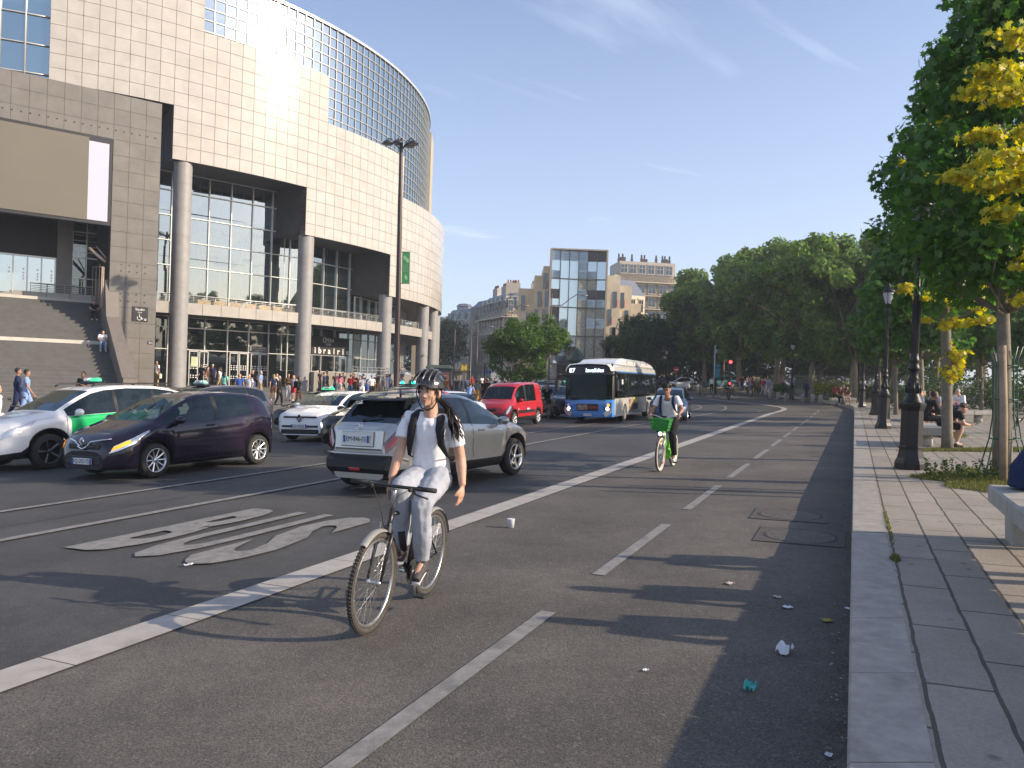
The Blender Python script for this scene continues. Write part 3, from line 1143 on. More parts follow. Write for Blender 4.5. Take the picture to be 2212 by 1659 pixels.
b.build('lit_screen_strip', M_STRIPW, scr)
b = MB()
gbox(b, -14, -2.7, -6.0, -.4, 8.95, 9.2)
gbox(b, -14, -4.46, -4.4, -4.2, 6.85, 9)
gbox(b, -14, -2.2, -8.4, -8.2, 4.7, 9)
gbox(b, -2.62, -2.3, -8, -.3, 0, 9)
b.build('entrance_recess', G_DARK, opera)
b = MB()
gbox(b, -4.46, -3.75, -4.5, -4.0, 4.7, 9)
b.build('entrance_pier', M_GATE, opera)
g = MB()
f = MB()
for i in range(8):
 a0 = -4.5 - i * .62
 g.face([gt(a0, -4.2, 4.9), gt(a0 - .6, -4.2, 4.9), gt(a0 - .6, -4.2, 6.8), gt(a0, -4.2, 6.8)])
 gbox(f, a0 - .03, a0 + .03, -4.25, -4.12, 4.9, 6.84)
 for z in (5.6, 5.75, 5.9, 6.1):
  gbox(f, a0 - .2, a0 - .13, -4.19, -4.17, z, z + .08)
gbox(f, -14, -4.46, -4.26, -4.13, 6.78, 6.86)
dw = g.build('entrance_glass_door', glass('entrance glass', (.5, .5, .5), .3, (.1, .12, .12), wave=.02, refl=.55), opera)
f.build('door_frame', M_STEEL, dw)
g, f = MB(), MB()
g.face([gt(-3.75, -4.1, 4.95), gt(-2.4, -4.1, 4.95), gt(-2.4, -4.1, 8.9), gt(-3.75, -4.1, 8.9)])
for a in (-3.75, -3.1, -2.5):
 gbox(f, a - .025, a + .025, -4.12, -4.02, 4.95, 8.9)
for z in (4.97, 5.9, 7.0, 8.35):
 gbox(f, -3.75, -2.4, -4.12, -4.02, z - .03, z + .03)
for z in (7.3, 7.6, 7.9, 8.2):
 gbox(f, -3.75, -2.4, -4.1, -4.06, z - .01, z + .01)
dw = g.build('side_window', GL_SHOP, opera)
f.build('window_frame', M_MULL, dw)
b = MB()
N = 30
c0, c1, zb, ztp = 5.6, -3.6, -.4, 4.72
for i in range(N):
 m = 1 if i in (N - 1, 16) else 0
 ca, cb = c0 + (c1 - c0) * i / N, c0 + (c1 - c0) * (i + 1) / N
 za, zc = zb + (ztp - zb) * i / N, zb + (ztp - zb) * (i + 1) / N
 aR = -2.75
 b.face([gt(-16, ca, za), gt(aR, ca, za), gt(aR, ca, zc), gt(-16, ca, zc)], 2 if m == 0 else 1)
 b.face([gt(-16, ca, zc), gt(aR, ca, zc), gt(aR, cb, zc), gt(-16, cb, zc)], m)
gbox(b, -16, -2.3, -8, c1, 4.4, ztp, 0)
b.build('staircase', [M_STAIR, M_PALE, mk('stair riser', (.085, .085, .083), .8, var=.15)], opera)  # shade lines of the steps put into colour: risers darker, treads lighter
b = MB()
for (a0, a1, mm) in ((-2.75, -2.18, 0),):
 prof = [(-3.6, 5.9), (-.2, 5.6), (.4, 3.75), (5.0, .85), (5.3, .8), (5.3, -1.5), (-3.6, -1.5)]
 vs = [gt(a0, c, z) for c, z in prof] + [gt(a1, c, z) for c, z in prof]
 n = len(prof)
 b.add(vs, [(i, (i + 1) % n, n + (i + 1) % n, n + i) for i in range(n)] + [tuple(range(n)), tuple(range(2 * n - 1, n - 1, -1))])
b.build('stair_parapet', mk('parapet stone', (.17, .15, .13), .6, var=.1, stain=.1), opera)
b = MB()
for a in (-2.9, -2.83):
 b.tube([gt(a, -3.4, 6.5), gt(a, -.2, 6.2)], .025, 5)
 b.tube([gt(a, -.2, 6.2), gt(a, -.2, 4.2)], .03, 5)
for c in (-3.4, -2.3, -1.2):
 b.tube([gt(-2.86, c, 4.7), gt(-2.86, c, 6.45)], .03, 5)
b.tube([gt(-3.4, -.9, 7.15), gt(-2.7, -.5, 6.5)], .08, 6)
b.tube([gt(-3.1, -.9, 7.3), gt(-2.7, -.5, 6.7)], .03, 6)
b.build('stair_railing', mk('tan railing paint', (.42, .33, .25), .5, var=.1), opera)
b = MB()
gbox(b, -1.52, -.8, .01, .04, 3.62, 4.36)
sg = b.build('accessibility_sign', M_BLACK, opera)
b = MB()
b.text('Studio', gt(-1.18, .045, 4.17), AD, (0, 0, 1), .17)
b.text('Accès', gt(-1.18, .045, 4.05), AD, (0, 0, 1), .085)
w0 = gt(-1.2, .05, 3.78)
U_ = V((0, 0, 1))
b.tube([w0 + AD * (.1 * cos(a)) + U_ * (.1 * sin(a)) for a in [PI * .75 + 1.7 * PI * i / 16 for i in range(15)]], .016, 5)
b.tube([w0 + AD * .0 + U_ * .16, w0 + AD * .01 + U_ * .05, w0 + AD * .1 + U_ * .04, w0 + AD * .15 - U_ * .06], .018, 5)
b.ball(w0 + U_ * .2, .024, 8)
b.tube([w0 + AD * .2 + U_ * .0, w0 + AD * .3 - U_ * .09], .014, 5)
b.tube([w0 + AD * .3 + U_ * .0, w0 + AD * .31 - U_ * .1, w0 + AD * .2 - U_ * .1], .014, 5)
b.build('symbol', M_WHITE, sg)
b = MB()
gbox(b, -.76, -.54, .01, .04, 2.5, 2.66)
sg = b.build('house_number_plate', mk('navy enamel', (.03, .035, .07), .3, var=.02), opera)
b = MB()
b.text('2bis', gt(-.65, .045, 2.53), AD, (0, 0, 1), .12)
b.build('lettering', M_WHITE, sg)
b = MB()
b.box((12.6, 32, 13), (1.35, 4, 28.8), rz=.05)
b.box((-4.2, 17, 18), (13.6, 6, 30), rz=.1)
b.build('rear_tower', mk('cream rear cladding', (.40, .35, .26), .6, var=.05, vs=1), opera)
b = MB()
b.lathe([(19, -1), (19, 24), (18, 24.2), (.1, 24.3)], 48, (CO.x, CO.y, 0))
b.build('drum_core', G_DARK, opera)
# ================================================================== vehicles
def paint(name, col, metal=0.0, rough=.3):
 return mk('car paint ' + name, col, max(rough, .45) if metal < .5 else rough, metal, var=.04, vs=1.5, coat=1.0, stain=.05, spec=.15)
C_BLK = mk('black trim', (.014, .014, .015), .45, var=.1)
C_TYRE = mk('tyre rubber', (.022, .021, .02), .8, var=.2, vs=14, bump=.3)
C_SILV = mk('silver alloy', (.62, .62, .62), .28, .85, var=.06)
C_DRIM = mk('dark alloy', (.07, .07, .07), .35, .6, var=.1)
C_CHR = mk('chrome', (.75, .75, .76), .12, 1.0, var=.03)
C_LAMP = mk('headlamp lens', (.62, .64, .66), .08, .4, var=.15, vs=12, coat=1)
C_LIT = mk('lit lamp', (1, .93, .8), .3, var=0, emit=5)
C_AMB = mk('amber indicator', (.9, .32, .02), .2, var=.05, emit=1.2)
C_RED = mk('red tail lens', (.45, .012, .015), .12, var=.1, coat=1)
C_SEAT = mk('dark seat cloth', (.025, .025, .028), .85, var=.2)
C_PLATE = mk('white plate', (.72, .72, .70), .4, var=.04)
C_PBLUE = mk('plate blue', (.02, .06, .32), .4, var=.05)
C_INK = mk('plate black ink', (.01, .01, .01), .5, var=0)
C_GLASS = glass('car glass', (.42, .52, .52), .5, (.010, .018, .020), refl=.05)
C_TINT = glass('tinted car glass', (.2, .24, .25), .2, (.008, .011, .012), refl=.07)
C_GREENL = mk('green taxi lamp', (.05, .75, .25), .3, var=0, emit=.8)
def interp(pts, x):
 if x >= pts[0][0]:
  return pts[0][1]
 for (xa, ya), (xb, yb) in zip(pts, pts[1:]):
  if x >= xb:
   if xa == xb:
    return yb
   t = (x - xa) / (xb - xa)
   return ya + (yb - ya) * t
 return pts[-1][1]
class Car:
 def __init__(s, **k):
  s.__dict__.update(dict(ground=.19, Ra=.37, edge=.07, tuck=.1, waist=.0, clad=False, rake=.0, cr=.30, endw=.20, tumble=.18))
  s.__dict__.update(k)
  s.topf = s.top
 def hw(s, x):
  h = s.W / 2
  for e, sg in ((s.xf, 1), (s.xr, -1)):
   d = abs(e - x)
   if d < s.cr:
    t = 1 - d / s.cr
    h -= s.endw * t * t * t
  for xw in (s.ax, s.rx):
   d = abs(x - xw)
   if d < s.Ra + .1:
    h += .018 * cos(min(PI / 2, d / (s.Ra + .1) * PI / 2))
  return h
 def bot(s, x):
  z = s.ground
  for xw in (s.ax, s.rx):
   d = abs(x - xw)
   if d < s.Ra:
    z = max(z, s.wr + math.sqrt(max(0, s.Ra ** 2 - d * d)) * .98)
  return z
 def ring(s, x):
  h, b, be, tp = s.hw(x), s.bot(x), interp(s.belt, x), interp(s.top, x)
  be = min(be, tp - .02)
  b = min(b, be - .08)
  gh = tp - be
  e = min(s.edge, gh * .5)
  full = max(0, min(1, gh / .4))
  rw = (h - .06) - s.tumble * full - .05 * (1 - full)
  H = be - b
  P = [(h - s.tuck, b), (h - .035, b + .03), (h - .012 + s.waist * .3, b + .22 * H), (h - s.waist, b + .48 * H), (h - .004, b + .74 * H), (h - .02, be - .05 * min(1, H * 2)), (h - .055, be)]
  P += [((h - .06) * .5 + rw * .5 + .015, be + (tp - e - be) * .5), (rw, tp - e), (rw - .07, tp - e * .28), (rw * .5, tp - .006), (0, tp)]
  return [V((x, y, z)) for y, z in P]
 def S(s, x, v):
  R = s.ring(x)
  i = int(min(len(R) - 2, max(0, math.floor(v))))
  t = v - i
  return R[i].lerp(R[i + 1], t)
 def patch(s, b, quad, off=.006, nx=6, nv=3, m=0, mirror=True, only=None):
  """quad of (x, v) corners; laid just outside the body on both sides"""
  (a, b0, c, d) = quad
  for sg in ((1, -1) if mirror else only):
   vs = []
   for j in range(nv + 1):
    for i in range(nx + 1):
     u, t = i / nx, j / nv
     x = (a[0] * (1 - u) + b0[0] * u) * (1 - t) + (d[0] * (1 - u) + c[0] * u) * t
     v = (a[1] * (1 - u) + b0[1] * u) * (1 - t) + (d[1] * (1 - u) + c[1] * u) * t
     p = s.S(x, v)
     q1, q2 = s.S(x + .01, v), s.S(x, min(v + .05, 11))
     n = (q1 - p).cross(q2 - p)
     n = n.normalized() if n.length > 1e-12 else V((0, 1, 0))
     if n.y < 0 and abs(n.y) > .2 or (abs(n.y) <= .2 and n.z < 0 and abs(n.x) < .8):
      n = -n
     p = p + n * off
     vs.append(V((p.x, p.y * sg, p.z)))
   fs = [(j * (nx + 1) + i, j * (nx + 1) + i + 1, (j + 1) * (nx + 1) + i + 1, (j + 1) * (nx + 1) + i) for j in range(nv) for i in range(nx)]
   b.add(vs, fs, m, True)
 def build(s, root, paintm, wheelm=None, spokes=10, roofm=None, tint=None, wind=None, low=False, lights=True, extra=None):
  tint = tint or C_GLASS
  keys = {s.xf, s.xr, s.ws[0], s.ws[1], s.rw[0], s.rw[1]}
  for a, c in s.side:
   keys |= {a, c}
  for p in s.top + s.belt:
   keys.add(p[0])
  for xw in (s.ax, s.rx):
   for k in range(-6, 7):
    keys.add(xw + s.Ra * sin(k / 6 * PI / 2))
  for e, sg in ((s.xf, -1), (s.xr, 1)):
   for d in (.03, .08, .15, .22, s.cr):
    keys.add(e + sg * d)
  keys = sorted(k for k in keys if s.xr <= k <= s.xf)
  xs = [keys[0]]
  for k in keys[1:]:
   if k - xs[-1] < .008:
    continue
   n = max(1, int((k - xs[-1]) / (.14 if low else .08)))
   a = xs[-1]
   xs += [a + (k - a) * i / n for i in range(1, n + 1)]
  rings = [s.ring(x) for x in xs]
  nv = len(rings[0])
  body = MB()
  gl = {}
  body.v = []
  for sg in (1, -1):
   o = len(body.v)
   for R in rings:
    body.v += [(p.x, p.y * sg, p.z) for p in R]
   for i in range(len(xs) - 1):
    xm = (xs[i] + xs[i + 1]) / 2
    for v in range(nv - 1):
     q = (o + i * nv + v, o + (i + 1) * nv + v, o + (i + 1) * nv + v + 1, o + i * nv + v + 1)
     key = None
     if v >= 9 and s.ws[1] < xm < s.ws[0]:
      key = 'windscreen'
     elif v >= 9 and s.rw[1] < xm < s.rw[0]:
      key = 'rear_window'
     elif v in (6, 7):
      for j, (a, c) in enumerate(s.side):
       if c < xm < a:
        key = ('side_window', j, sg)
     if key:
      gl.setdefault(key, []).append([body.v[t] for t in q])
     else:
      m = 0
      if v in (0,) or (s.clad and v == 1):
       m = 1 if s.clad or v == 0 else 0
      if v in (6, 7) and s.side[-1][1] < xm < s.side[0][0]:
       m = 1
      if roofm and v >= 8 and s.rw[1] - .02 < xm < s.ws[0]:
       m = 2
      body.f.append(q)
      body.m.append(m)
      body.sm.append(True)
  for k, R in ((0, rings[0]), (-1, rings[-1])):
   loop = [(p.x, p.y, p.z) for p in R] + [(p.x, -p.y, p.z) for p in reversed(R[:-1])]
   body.face(loop, 0)
  body.face([(s.xf - .2, s.W / 2 - .2, s.ground + .02), (s.xr + .2, s.W / 2 - .2, s.ground + .02), (s.xr + .2, -s.W / 2 + .2, s.ground + .02), (s.xf - .2, -s.W / 2 + .2, s.ground + .02)], 1)
  mats = [paintm, C_BLK] + ([roofm] if roofm else [])
  bo = body.build('body', mats, root)
  for key, quads in gl.items():
   g = MB()
   for q in quads:
    g.face(q, 0, True)
   nm = key if isinstance(key, str) else key[0]
   g.v = [(x, y * .997, z - .002) for x, y, z in g.v]
   g.build(nm, (wind or C_GLASS) if nm == 'windscreen' else tint, root)
  b = MB()
  if not low or 1:
   bz = interp(s.belt, 0)
   b.box((s.ws[0] - .45, 0, bz - .22), (.5, s.W - .3, .3), bev=.05)
   for sx in (s.seat, s.seat - .85):
    for sy in (.36, -.36):
     b.box((sx, sy, bz - .38), (.5, .5, .2), bev=.05)
     b.box((sx - .25, sy, bz - .08), (.14, .48, .62), bev=.06, R=Matrix.Rotation(-.2, 3, 'Y'))
     b.box((sx - .34, sy, bz + .3), (.1, .24, .18), bev=.04)
   b.box(((s.xf + s.xr) / 2 - .1, 0, s.ground + .14), (s.xf - s.xr - 1.1, s.W - .34, .1))
   for xw in (s.ax, s.rx):
    b.box((xw, 0, s.wr + .12), (s.Ra * 2 + .1, s.W - .62, .5))
   b.tube([V((s.ws[0] - .62, .36 + .17 * cos(a), bz + .0 + .17 * sin(a))) for a in [2 * PI * i / 12 for i in range(13)]], .014, 4)
   b.build('cabin', C_SEAT, root)
  for xw in (s.ax, s.rx):
   for sg in (1, -1):
    wheel(root, (xw, sg * (s.W / 2 - .11), s.wr), s.wr, sg, wheelm or C_SILV, spokes, low)
  if not low:
   seams = MB()
   for x in s.seams:
    s.patch(seams, ((x + .006, 1.2), (x - .006, 1.2), (x - .006, 6), (x + .006, 6)), .003, 1, 8)
   s.patch(seams, ((s.seams[0], 1.25), (s.seams[-1], 1.25), (s.seams[-1], 1.33), (s.seams[0], 1.33)), .003, 14, 1)
   s.patch(seams, ((s.ws[0] + .1, 6.3), (s.xf - .2, 6.6), (s.xf - .2, 6.68), (s.ws[0] + .1, 6.42)), .003, 8, 1)
   seams.build('panel_gap', C_BLK, bo)
   for x in s.handles:
    for sg in (1, -1):
     p = s.S(x, 4.9)
     h = MB()
     h.box((x, sg * (p.y + .012), p.z - .03), (.2, .03, .035), bev=.01)
     h.build('door_handle', paintm if not s.__dict__.get('chromeh') else C_CHR, root)
  for sg in (1, -1):
   h = MB()
   p = s.S(s.mx, 6)
   h.ball((s.mx, sg * (p.y + .14), p.z + .07), (.075, .12, .075), 12)
   h.box((s.mx - .03, sg * (p.y + .03), p.z + .01), (.08, .12, .04))
   mo = h.build('wing_mirror', s.__dict__.get('mirm') or paintm, root)
  return bo
def wheel(root, loc, r, sg, rimm, spokes=10, low=False, w=.2):
 t = MB()
 n = 16 if low else 32
 prof = [(r * .68, -w / 2), (r * .9, -w / 2 - .005), (r * .975, -w / 2 + .02), (r, -w / 2 + .05), (r, w / 2 - .05), (r * .975, w / 2 - .02), (r * .9, w / 2 + .005), (r * .68, w / 2)]
 t.lathe(prof, n, (0, 0, 0), axis='y')
 t.f, t.m, t.sm = t.f[:-2], t.m[:-2], t.sm[:-2]
 ty = t.build('tyre', C_TYRE)
 b = MB()
 yo = sg * w / 2
 yi = yo - sg * .06
 b.lathe([(r * .7, yo - sg * .004), (r * .7, yo + sg * .004), (r * .655, yo), (r * .63, yi)] if sg > 0 else [(r * .63, yi), (r * .655, yo), (r * .7, yo + sg * .004), (r * .7, yo - sg * .004)], n, (0, 0, 0), axis='y')
 b.f = b.f[:-2]
 b.m = b.m[:-2]
 b.sm = b.sm[:-2]
 b.lathe([(r * .68, yi - sg * .03), (r * .68, yi - sg * .032)], n, axis='y', m=1)
 for k in range(spokes):
  a = 2 * PI * k / spokes
  tw = .0
  pts = [V((cos(a + tw * q) * rr, yo - sg * (.014 + .028 * (1 - rr / r / .66)), sin(a + tw * q) * rr)) for q, rr in ((0, r * .12), (.5, r * .4), (1, r * .66))]
  b.tube(pts, [r * .055, r * (.04 if spokes > 7 else .075), r * (.05 if spokes > 7 else .10)], 4, m=0, flat=.5, up=(0, 1, 0), sm=False)
 b.lathe([(.001, yo - sg * .012), (r * .13, yo - sg * .012), (r * .16, yo - sg * .03)] if sg > 0 else [(r * .16, yo - sg * .03), (r * .13, yo - sg * .012), (.001, yo - sg * .012)], 12, axis='y')
 ri = b.build('rim', [rimm, C_BLK], ty)
 w_ = ty
 w_.name = 'wheel'
 w_.parent = root
 w_.location = loc
 return w_
def pair(c, name, mat, par, quad, off, nx, nv):
 out = []
 for i, sg in enumerate((1, -1)):
  b = MB()
  c.patch(b, quad, off, nx, nv, 0, False, (sg,))
  out.append(b.build(name, mat, par[i] if isinstance(par, list) else par))
 return out
def plate(root, x, z, txt, sg, y=0, flag=True, name='number_plate'):
 """sg = +1 faces forward, -1 faces back"""
 b = MB()
 b.box((x, y, z), (.012, .52, .11), bev=.004)
 p = b.build(name, C_PLATE, root)
 for q in (-.238, .238):
  b = MB()
  b.box((x + sg * .007, y + q, z), (.004, .042, .108))
  b.build('plate_band', C_PBLUE, p)
 b = MB()
 ax = V((0, sg * 1, 0))
 b.text(txt, V((x + sg * .0085, y, z - .032)), ax, (0, 0, 1), .105, squash=.88)
 b.build('lettering', C_INK, p)
def park(root, pos, az, z=None):
 """az: heading clockwise from the view direction"""
 root.location = V((pos[0], pos[1], terrain(pos[0], pos[1]) if z is None else z))
 root.rotation_quaternion = Matrix.Rotation(PI / 2 - rad(az), 3, 'Z').to_quaternion()
def from_wheel(pos, az, lx, ly):
 """centre of a car whose point (lx, ly) stands at pos"""
 f = V((sin(rad(az)), cos(rad(az))))
 l = V((-f.y, f.x))
 return V(pos) - f * lx - l * ly
def thing0(name, label, cat, group=None, s=1.0):
 return thing(name, (0, 0, 0), label, cat, group, tilt=False, s=s)
zoe = Car(W=1.75, xf=2.04, xr=-2.04, ax=1.22, rx=-1.37, wr=.315, Ra=.375, seat=.15, mx=.78,
   top=[(2.04, .52), (2.02, .62), (1.96, .72), (1.85, .80), (1.6, .90), (1.35, .975), (1.18, 1.03), (.9, 1.18), (.6, 1.32), (.3, 1.44), (0, 1.52), (-.4, 1.56), (-.8, 1.56), (-1.2, 1.53), (-1.5, 1.48), (-1.68, 1.43), (-1.8, 1.28), (-1.9, 1.12), (-1.98, .98), (-2.02, .8), (-2.04, .55)],
   belt=[(2.04, .45), (2.0, .58), (1.8, .70), (1.5, .82), (1.18, .93), (.8, .965), (0, 1.0), (-.8, 1.05), (-1.4, 1.12), (-1.8, 1.06), (-2.0, .8), (-2.04, .5)],
   ws=(1.14, .28), rw=(-1.68, -1.9), side=[(.98, -.22), (-.32, -1.18)], seams=[1.0, -.27, -1.2], handles=[-.05, ], edge=.075, cr=.5, endw=.36)
P_PUR = paint('aubergine', (.008, .0035, .016), .0, .3)
car = thing0('hatchback_car', 'dark aubergine five-door hatchback with amber indicator, nearest car on the left', 'car')
zoe.build(car, P_PUR, C_SILV, 10, tint=C_GLASS)
hl = pair(zoe, 'headlight', C_LAMP, car, ((1.985, 4.2), (1.42, 5.0), (1.34, 6.05), (1.93, 5.9)), .008, 8, 4)
pair(zoe, 'indicator', C_AMB, hl, ((1.97, 4.6), (1.74, 4.9), (1.72, 5.7), (1.93, 5.6)), .013, 4, 2)
pair(zoe, 'light_strip', C_CHR, hl, ((1.99, 4.1), (1.38, 4.9), (1.36, 5.15), (1.985, 4.35)), .012, 8, 1)
b = MB()
for sg in (1, -1):
 b.tube([(2.055, sg * .08, .60), (2.04, sg * .22, .69), (1.98, sg * .42, .72), (1.90, sg * .56, .74)], .014, 6)
b.tube([(2.06, -.12, .60), (2.065, 0, .555), (2.06, .12, .60)], .018, 6)
b.build('grille_trim', C_CHR, car)
b = MB()
b.tube([(2.07, 0, .76), (2.075, .06, .69), (2.07, 0, .62), (2.075, -.06, .69), (2.07, 0, .76)], .013, 5)
b.build('diamond_badge', C_CHR, car)
b = MB()
b.box((2.03, 0, .36), (.05, .9, .16), bev=.02)
b.box((2.025, 0, .6), (.05, .8, .1), bev=.02)
b.build('lower_grille', C_BLK, car)
plate(car, 2.075, .34, 'FQ-202-YS', 1)
pair(zoe, 'tail_light', C_RED, car, ((-1.99, 5.2), (-1.75, 5.6), (-1.8, 6), (-2.0, 5.9)), .008, 4, 2)
b = MB()
zoe.patch(b, ((1.5, 1.0), (-1.7, 1.0), (-1.7, 1.3), (1.5, 1.3)), .004, 20, 1)
park(car, from_wheel((-6.5, 13.9), 205, 1.22, .87), 205)
suv = Car(W=1.80, xf=2.33, xr=-2.33, ax=1.38, rx=-1.29, wr=.355, Ra=.43, ground=.24, seat=.2, mx=.82, clad=True, edge=.08, cr=.38, endw=.26,
   top=[(2.33, .60), (2.31, .75), (2.25, .90), (2.1, .99), (1.8, 1.06), (1.45, 1.11), (1.2, 1.15), (.9, 1.32), (.6, 1.47), (.35, 1.59), (.05, 1.66), (-.5, 1.70), (-1.2, 1.69), (-1.7, 1.63), (-2.0, 1.55), (-2.1, 1.42), (-2.22, 1.15), (-2.28, .95), (-2.32, .75), (-2.33, .55)],
   belt=[(2.33, .55), (2.28, .72), (2.1, .86), (1.7, .97), (1.2, 1.04), (.8, 1.06), (0, 1.09), (-1, 1.13), (-1.9, 1.17), (-2.2, 1.05), (-2.33, .6)],
   ws=(1.16, .36), rw=(-2.02, -2.2), side=[(1.0, -.12), (-.2, -1.1), (-1.18, -1.9)], seams=[1.02, -.16, -1.14], handles=[0.05, -.95])
P_WHT = paint('white', (.84, .83, .80), 0, .3)
car = thing0('taxi_minivan', 'white estate taxi with a green door panel and green roof lamp, left edge', 'car')
bo = suv.build(car, P_WHT, C_DRIM, 5)
pair(suv, 'headlight', C_LAMP, car, ((2.27, 4.2), (1.74, 4.9), (1.62, 6.0), (2.2, 5.9)), .01, 8, 4)
b = MB()
suv.patch(b, ((.93, 4.6), (-1.0, 5.0), (-.2, 5.85), (.98, 5.85)), .006, 12, 4)
suv.patch(b, ((.93, 1.6), (-.2, 1.6), (-1.0, 5.0), (.93, 4.6)), .006, 12, 5)
b.build('green_panel', paint('taxi green', (.01, .42, .13), 0, .3), bo)
for sg in (1, -1):
 b = MB()
 b.lathe([(.085, -.015), (.07, .0), (.001, .0)], 14, (2.30, .63 * sg, .46), axis='x')
 b.build('fog_lamp', C_CHR, car)
b = MB()
b.box((2.31, 0, .56), (.06, 1.1, .26), bev=.03)
b.build('lower_grille', C_BLK, car)
b = MB()
for z in (.80, .86):
 b.box((2.31, 0, z), (.05, .9, .025), bev=.01)
b.build('grille_trim', C_CHR, car)
b = MB()
for sg in (1, -1):
 b.tube([(.3, sg * .62, 1.66), (.2, sg * .62, 1.72), (-1.6, sg * .62, 1.73), (-1.75, sg * .62, 1.66)], .018, 6)
b.build('roof_rail', C_BLK, car)
b = MB()
b.box((-.15, 0, 1.745), (.22, .62, .06), bev=.03)
rl = b.build('taxi_roof_sign', C_BLK, car)
b = MB()
b.box((-.15, .12, 1.80), (.17, .26, .1), bev=.04)
b.build('green_lamp', C_GREENL, rl)
b = MB()
b.box((-.15, -.12, 1.80), (.17, .2, .1), bev=.04)
b.build('white_lamp', P_WHT, rl)
plate(car, 2.345, .42, 'DX-481-RG', 1)
park(car, from_wheel((-9.3, 15.3), 206, 1.38, .9), 206)
chr_ = Car(W=1.75, xf=2.1, xr=-2.10, ax=1.33, rx=-1.31, wr=.345, Ra=.42, ground=.24, seat=.2, mx=.72, clad=True, edge=.08, cr=.62, endw=.36, waist=.02, tumble=.22,
   top=[(2.2, .55), (2.17, .70), (2.05, .86), (1.8, .95), (1.4, 1.02), (1.1, 1.07), (.8, 1.24), (.45, 1.41), (.15, 1.50), (-.2, 1.55), (-.6, 1.56), (-1.0, 1.52), (-1.3, 1.46), (-1.5, 1.40), (-1.7, 1.24), (-1.88, 1.11), (-1.98, 1.05), (-2.04, .98), (-2.08, .84), (-2.11, .70), (-2.12, .52)],
   belt=[(2.2, .5), (2.1, .7), (1.6, .88), (1.1, .97), (.3, 1.0), (-.6, 1.05), (-1.2, 1.14), (-1.6, 1.10), (-1.95, .99), (-2.1, .72), (-2.12, .5)],
   ws=(1.06, .2), rw=(-1.50, -1.88), side=[(.92, -.1), (-.2, -.98)], seams=[.98, -.15, -1.0], handles=[.12])
P_SLV = paint('silver', (.50, .485, .46), .75, .3)
car = thing0('crossover_car', 'silver crossover with black roof spoiler seen from behind, beside the cyclist', 'car')
bo = chr_.build(car, P_SLV, C_SILV, 5, roofm=paint('dark silver roof', (.16, .17, .18), .6, .3), tint=C_TINT)
b = MB()
prof = [(-1.30, 1.50), (-1.62, 1.485), (-1.66, 1.45), (-1.34, 1.42)]
vs = []
for y in (-.56, -.3, 0, .3, .56):
 vs += [(x + .0 - (.05 * (1 - (y / .56) ** 2)), y, z) for x, z in prof]
fs = []
for j in range(4):
 for i in range(4):
  fs.append((j * 4 + i, j * 4 + (i + 1) % 4, (j + 1) * 4 + (i + 1) % 4, (j + 1) * 4 + i))
fs += [(3, 2, 1, 0), (16, 17, 18, 19)]
b.add(vs, fs)
for sg in (1, -1):
 b.face([(-1.40, sg * .565, 1.49), (-1.64, sg * .565, 1.46), (-1.72, sg * .585, 1.32), (-1.66, sg * .585, 1.32)])
 b.face([(-1.40, sg * .575, 1.49), (-1.64, sg * .575, 1.46), (-1.72, sg * .595, 1.32), (-1.66, sg * .595, 1.32)])
b.build('roof_spoiler', paint('piano black', (.012, .012, .013), 0, .2), car)
tl_ = pair(chr_, 'tail_light', mk('clear tail lens', (.20, .10, .10), .1, .3, var=.3, vs=10, coat=1), car, ((-1.72, 4.6), (-2.09, 4.2), (-2.07, 6.6), (-1.66, 6.0)), .025, 8, 6)
pair(chr_, 'red_lens', C_RED, tl_, ((-1.78, 4.9), (-2.07, 4.7), (-2.06, 5.3), (-1.76, 5.4)), .032, 6, 2)
b = MB()
b.box((-2.08, 0, .85), (.05, .96, .32), bev=.024, R=Matrix.Rotation(.12, 3, 'Y'))
bt = b.build('tailgate_panel', P_SLV, car)
b = MB()
b.box((-2.122, 0, .86), (.03, .64, .24), bev=.02, R=Matrix.Rotation(.12, 3, 'Y'))
b.build('plate_recess', paint('silver light', (.42, .41, .39), .6, .35), bt)
plate(car, -2.145, .86, 'EM-846-ES', -1)
b = MB()
c_ = V((-2.095, 0, 1.045))
for (ry, rz) in ((.075, .05), (.03, .045), (.075, .018)):
 b.tube([c_ + V((0, ry * cos(a), rz * sin(a) + (.018 if rz < .03 else 0))) for a in [2 * PI * i / 16 for i in range(17)]], .007, 4)
b.build('oval_badge', C_CHR, car)
b = MB()
b.box((-2.05, 0, .47), (.26, 1.36, .30), bev=.09)
bm_ = b.build('rear_bumper', C_BLK, car)
b = MB()
b.tube([(-1.85, -.80, .54), (-2.08, -.64, .63), (-2.18, -.4, .635), (-2.18, .4, .635), (-2.08, .64, .63), (-1.85, .80, .54)], .02, 6)
b.build('bumper_trim', P_SLV, bm_)
b = MB()
b.box((-2.195, 0, .40), (.02, .22, .045), bev=.008)
b.build('fog_lamp', C_RED, bm_)
b = MB()
b.tube([(-1.80, -.22, 1.21), (-1.86, .1, 1.15)], .012, 5)
b.lathe([(.025, 0), (.02, .03)], 8, (-1.86, .1, 1.13))
b.build('rear_wiper', C_BLK, car)
b = MB()
b.lathe([(.02, 0), (.012, .05), (.006, .11)], 6, (-1.05, 0, 1.50))
b.build('antenna', C_BLK, car)
b = MB()
chr_.patch(b, ((1.05, 5.2), (1.28, 5.3), (1.25, 5.75), (1.05, 5.65)), .006, 4, 2)
b.build('green_sticker', mk('sticker', (.65, .3, .28), .4, var=.4, vs=18), bo)
R_ = from_wheel((-1.25, 12.05), 30, -1.31, -.86)
park(car, R_, 30)
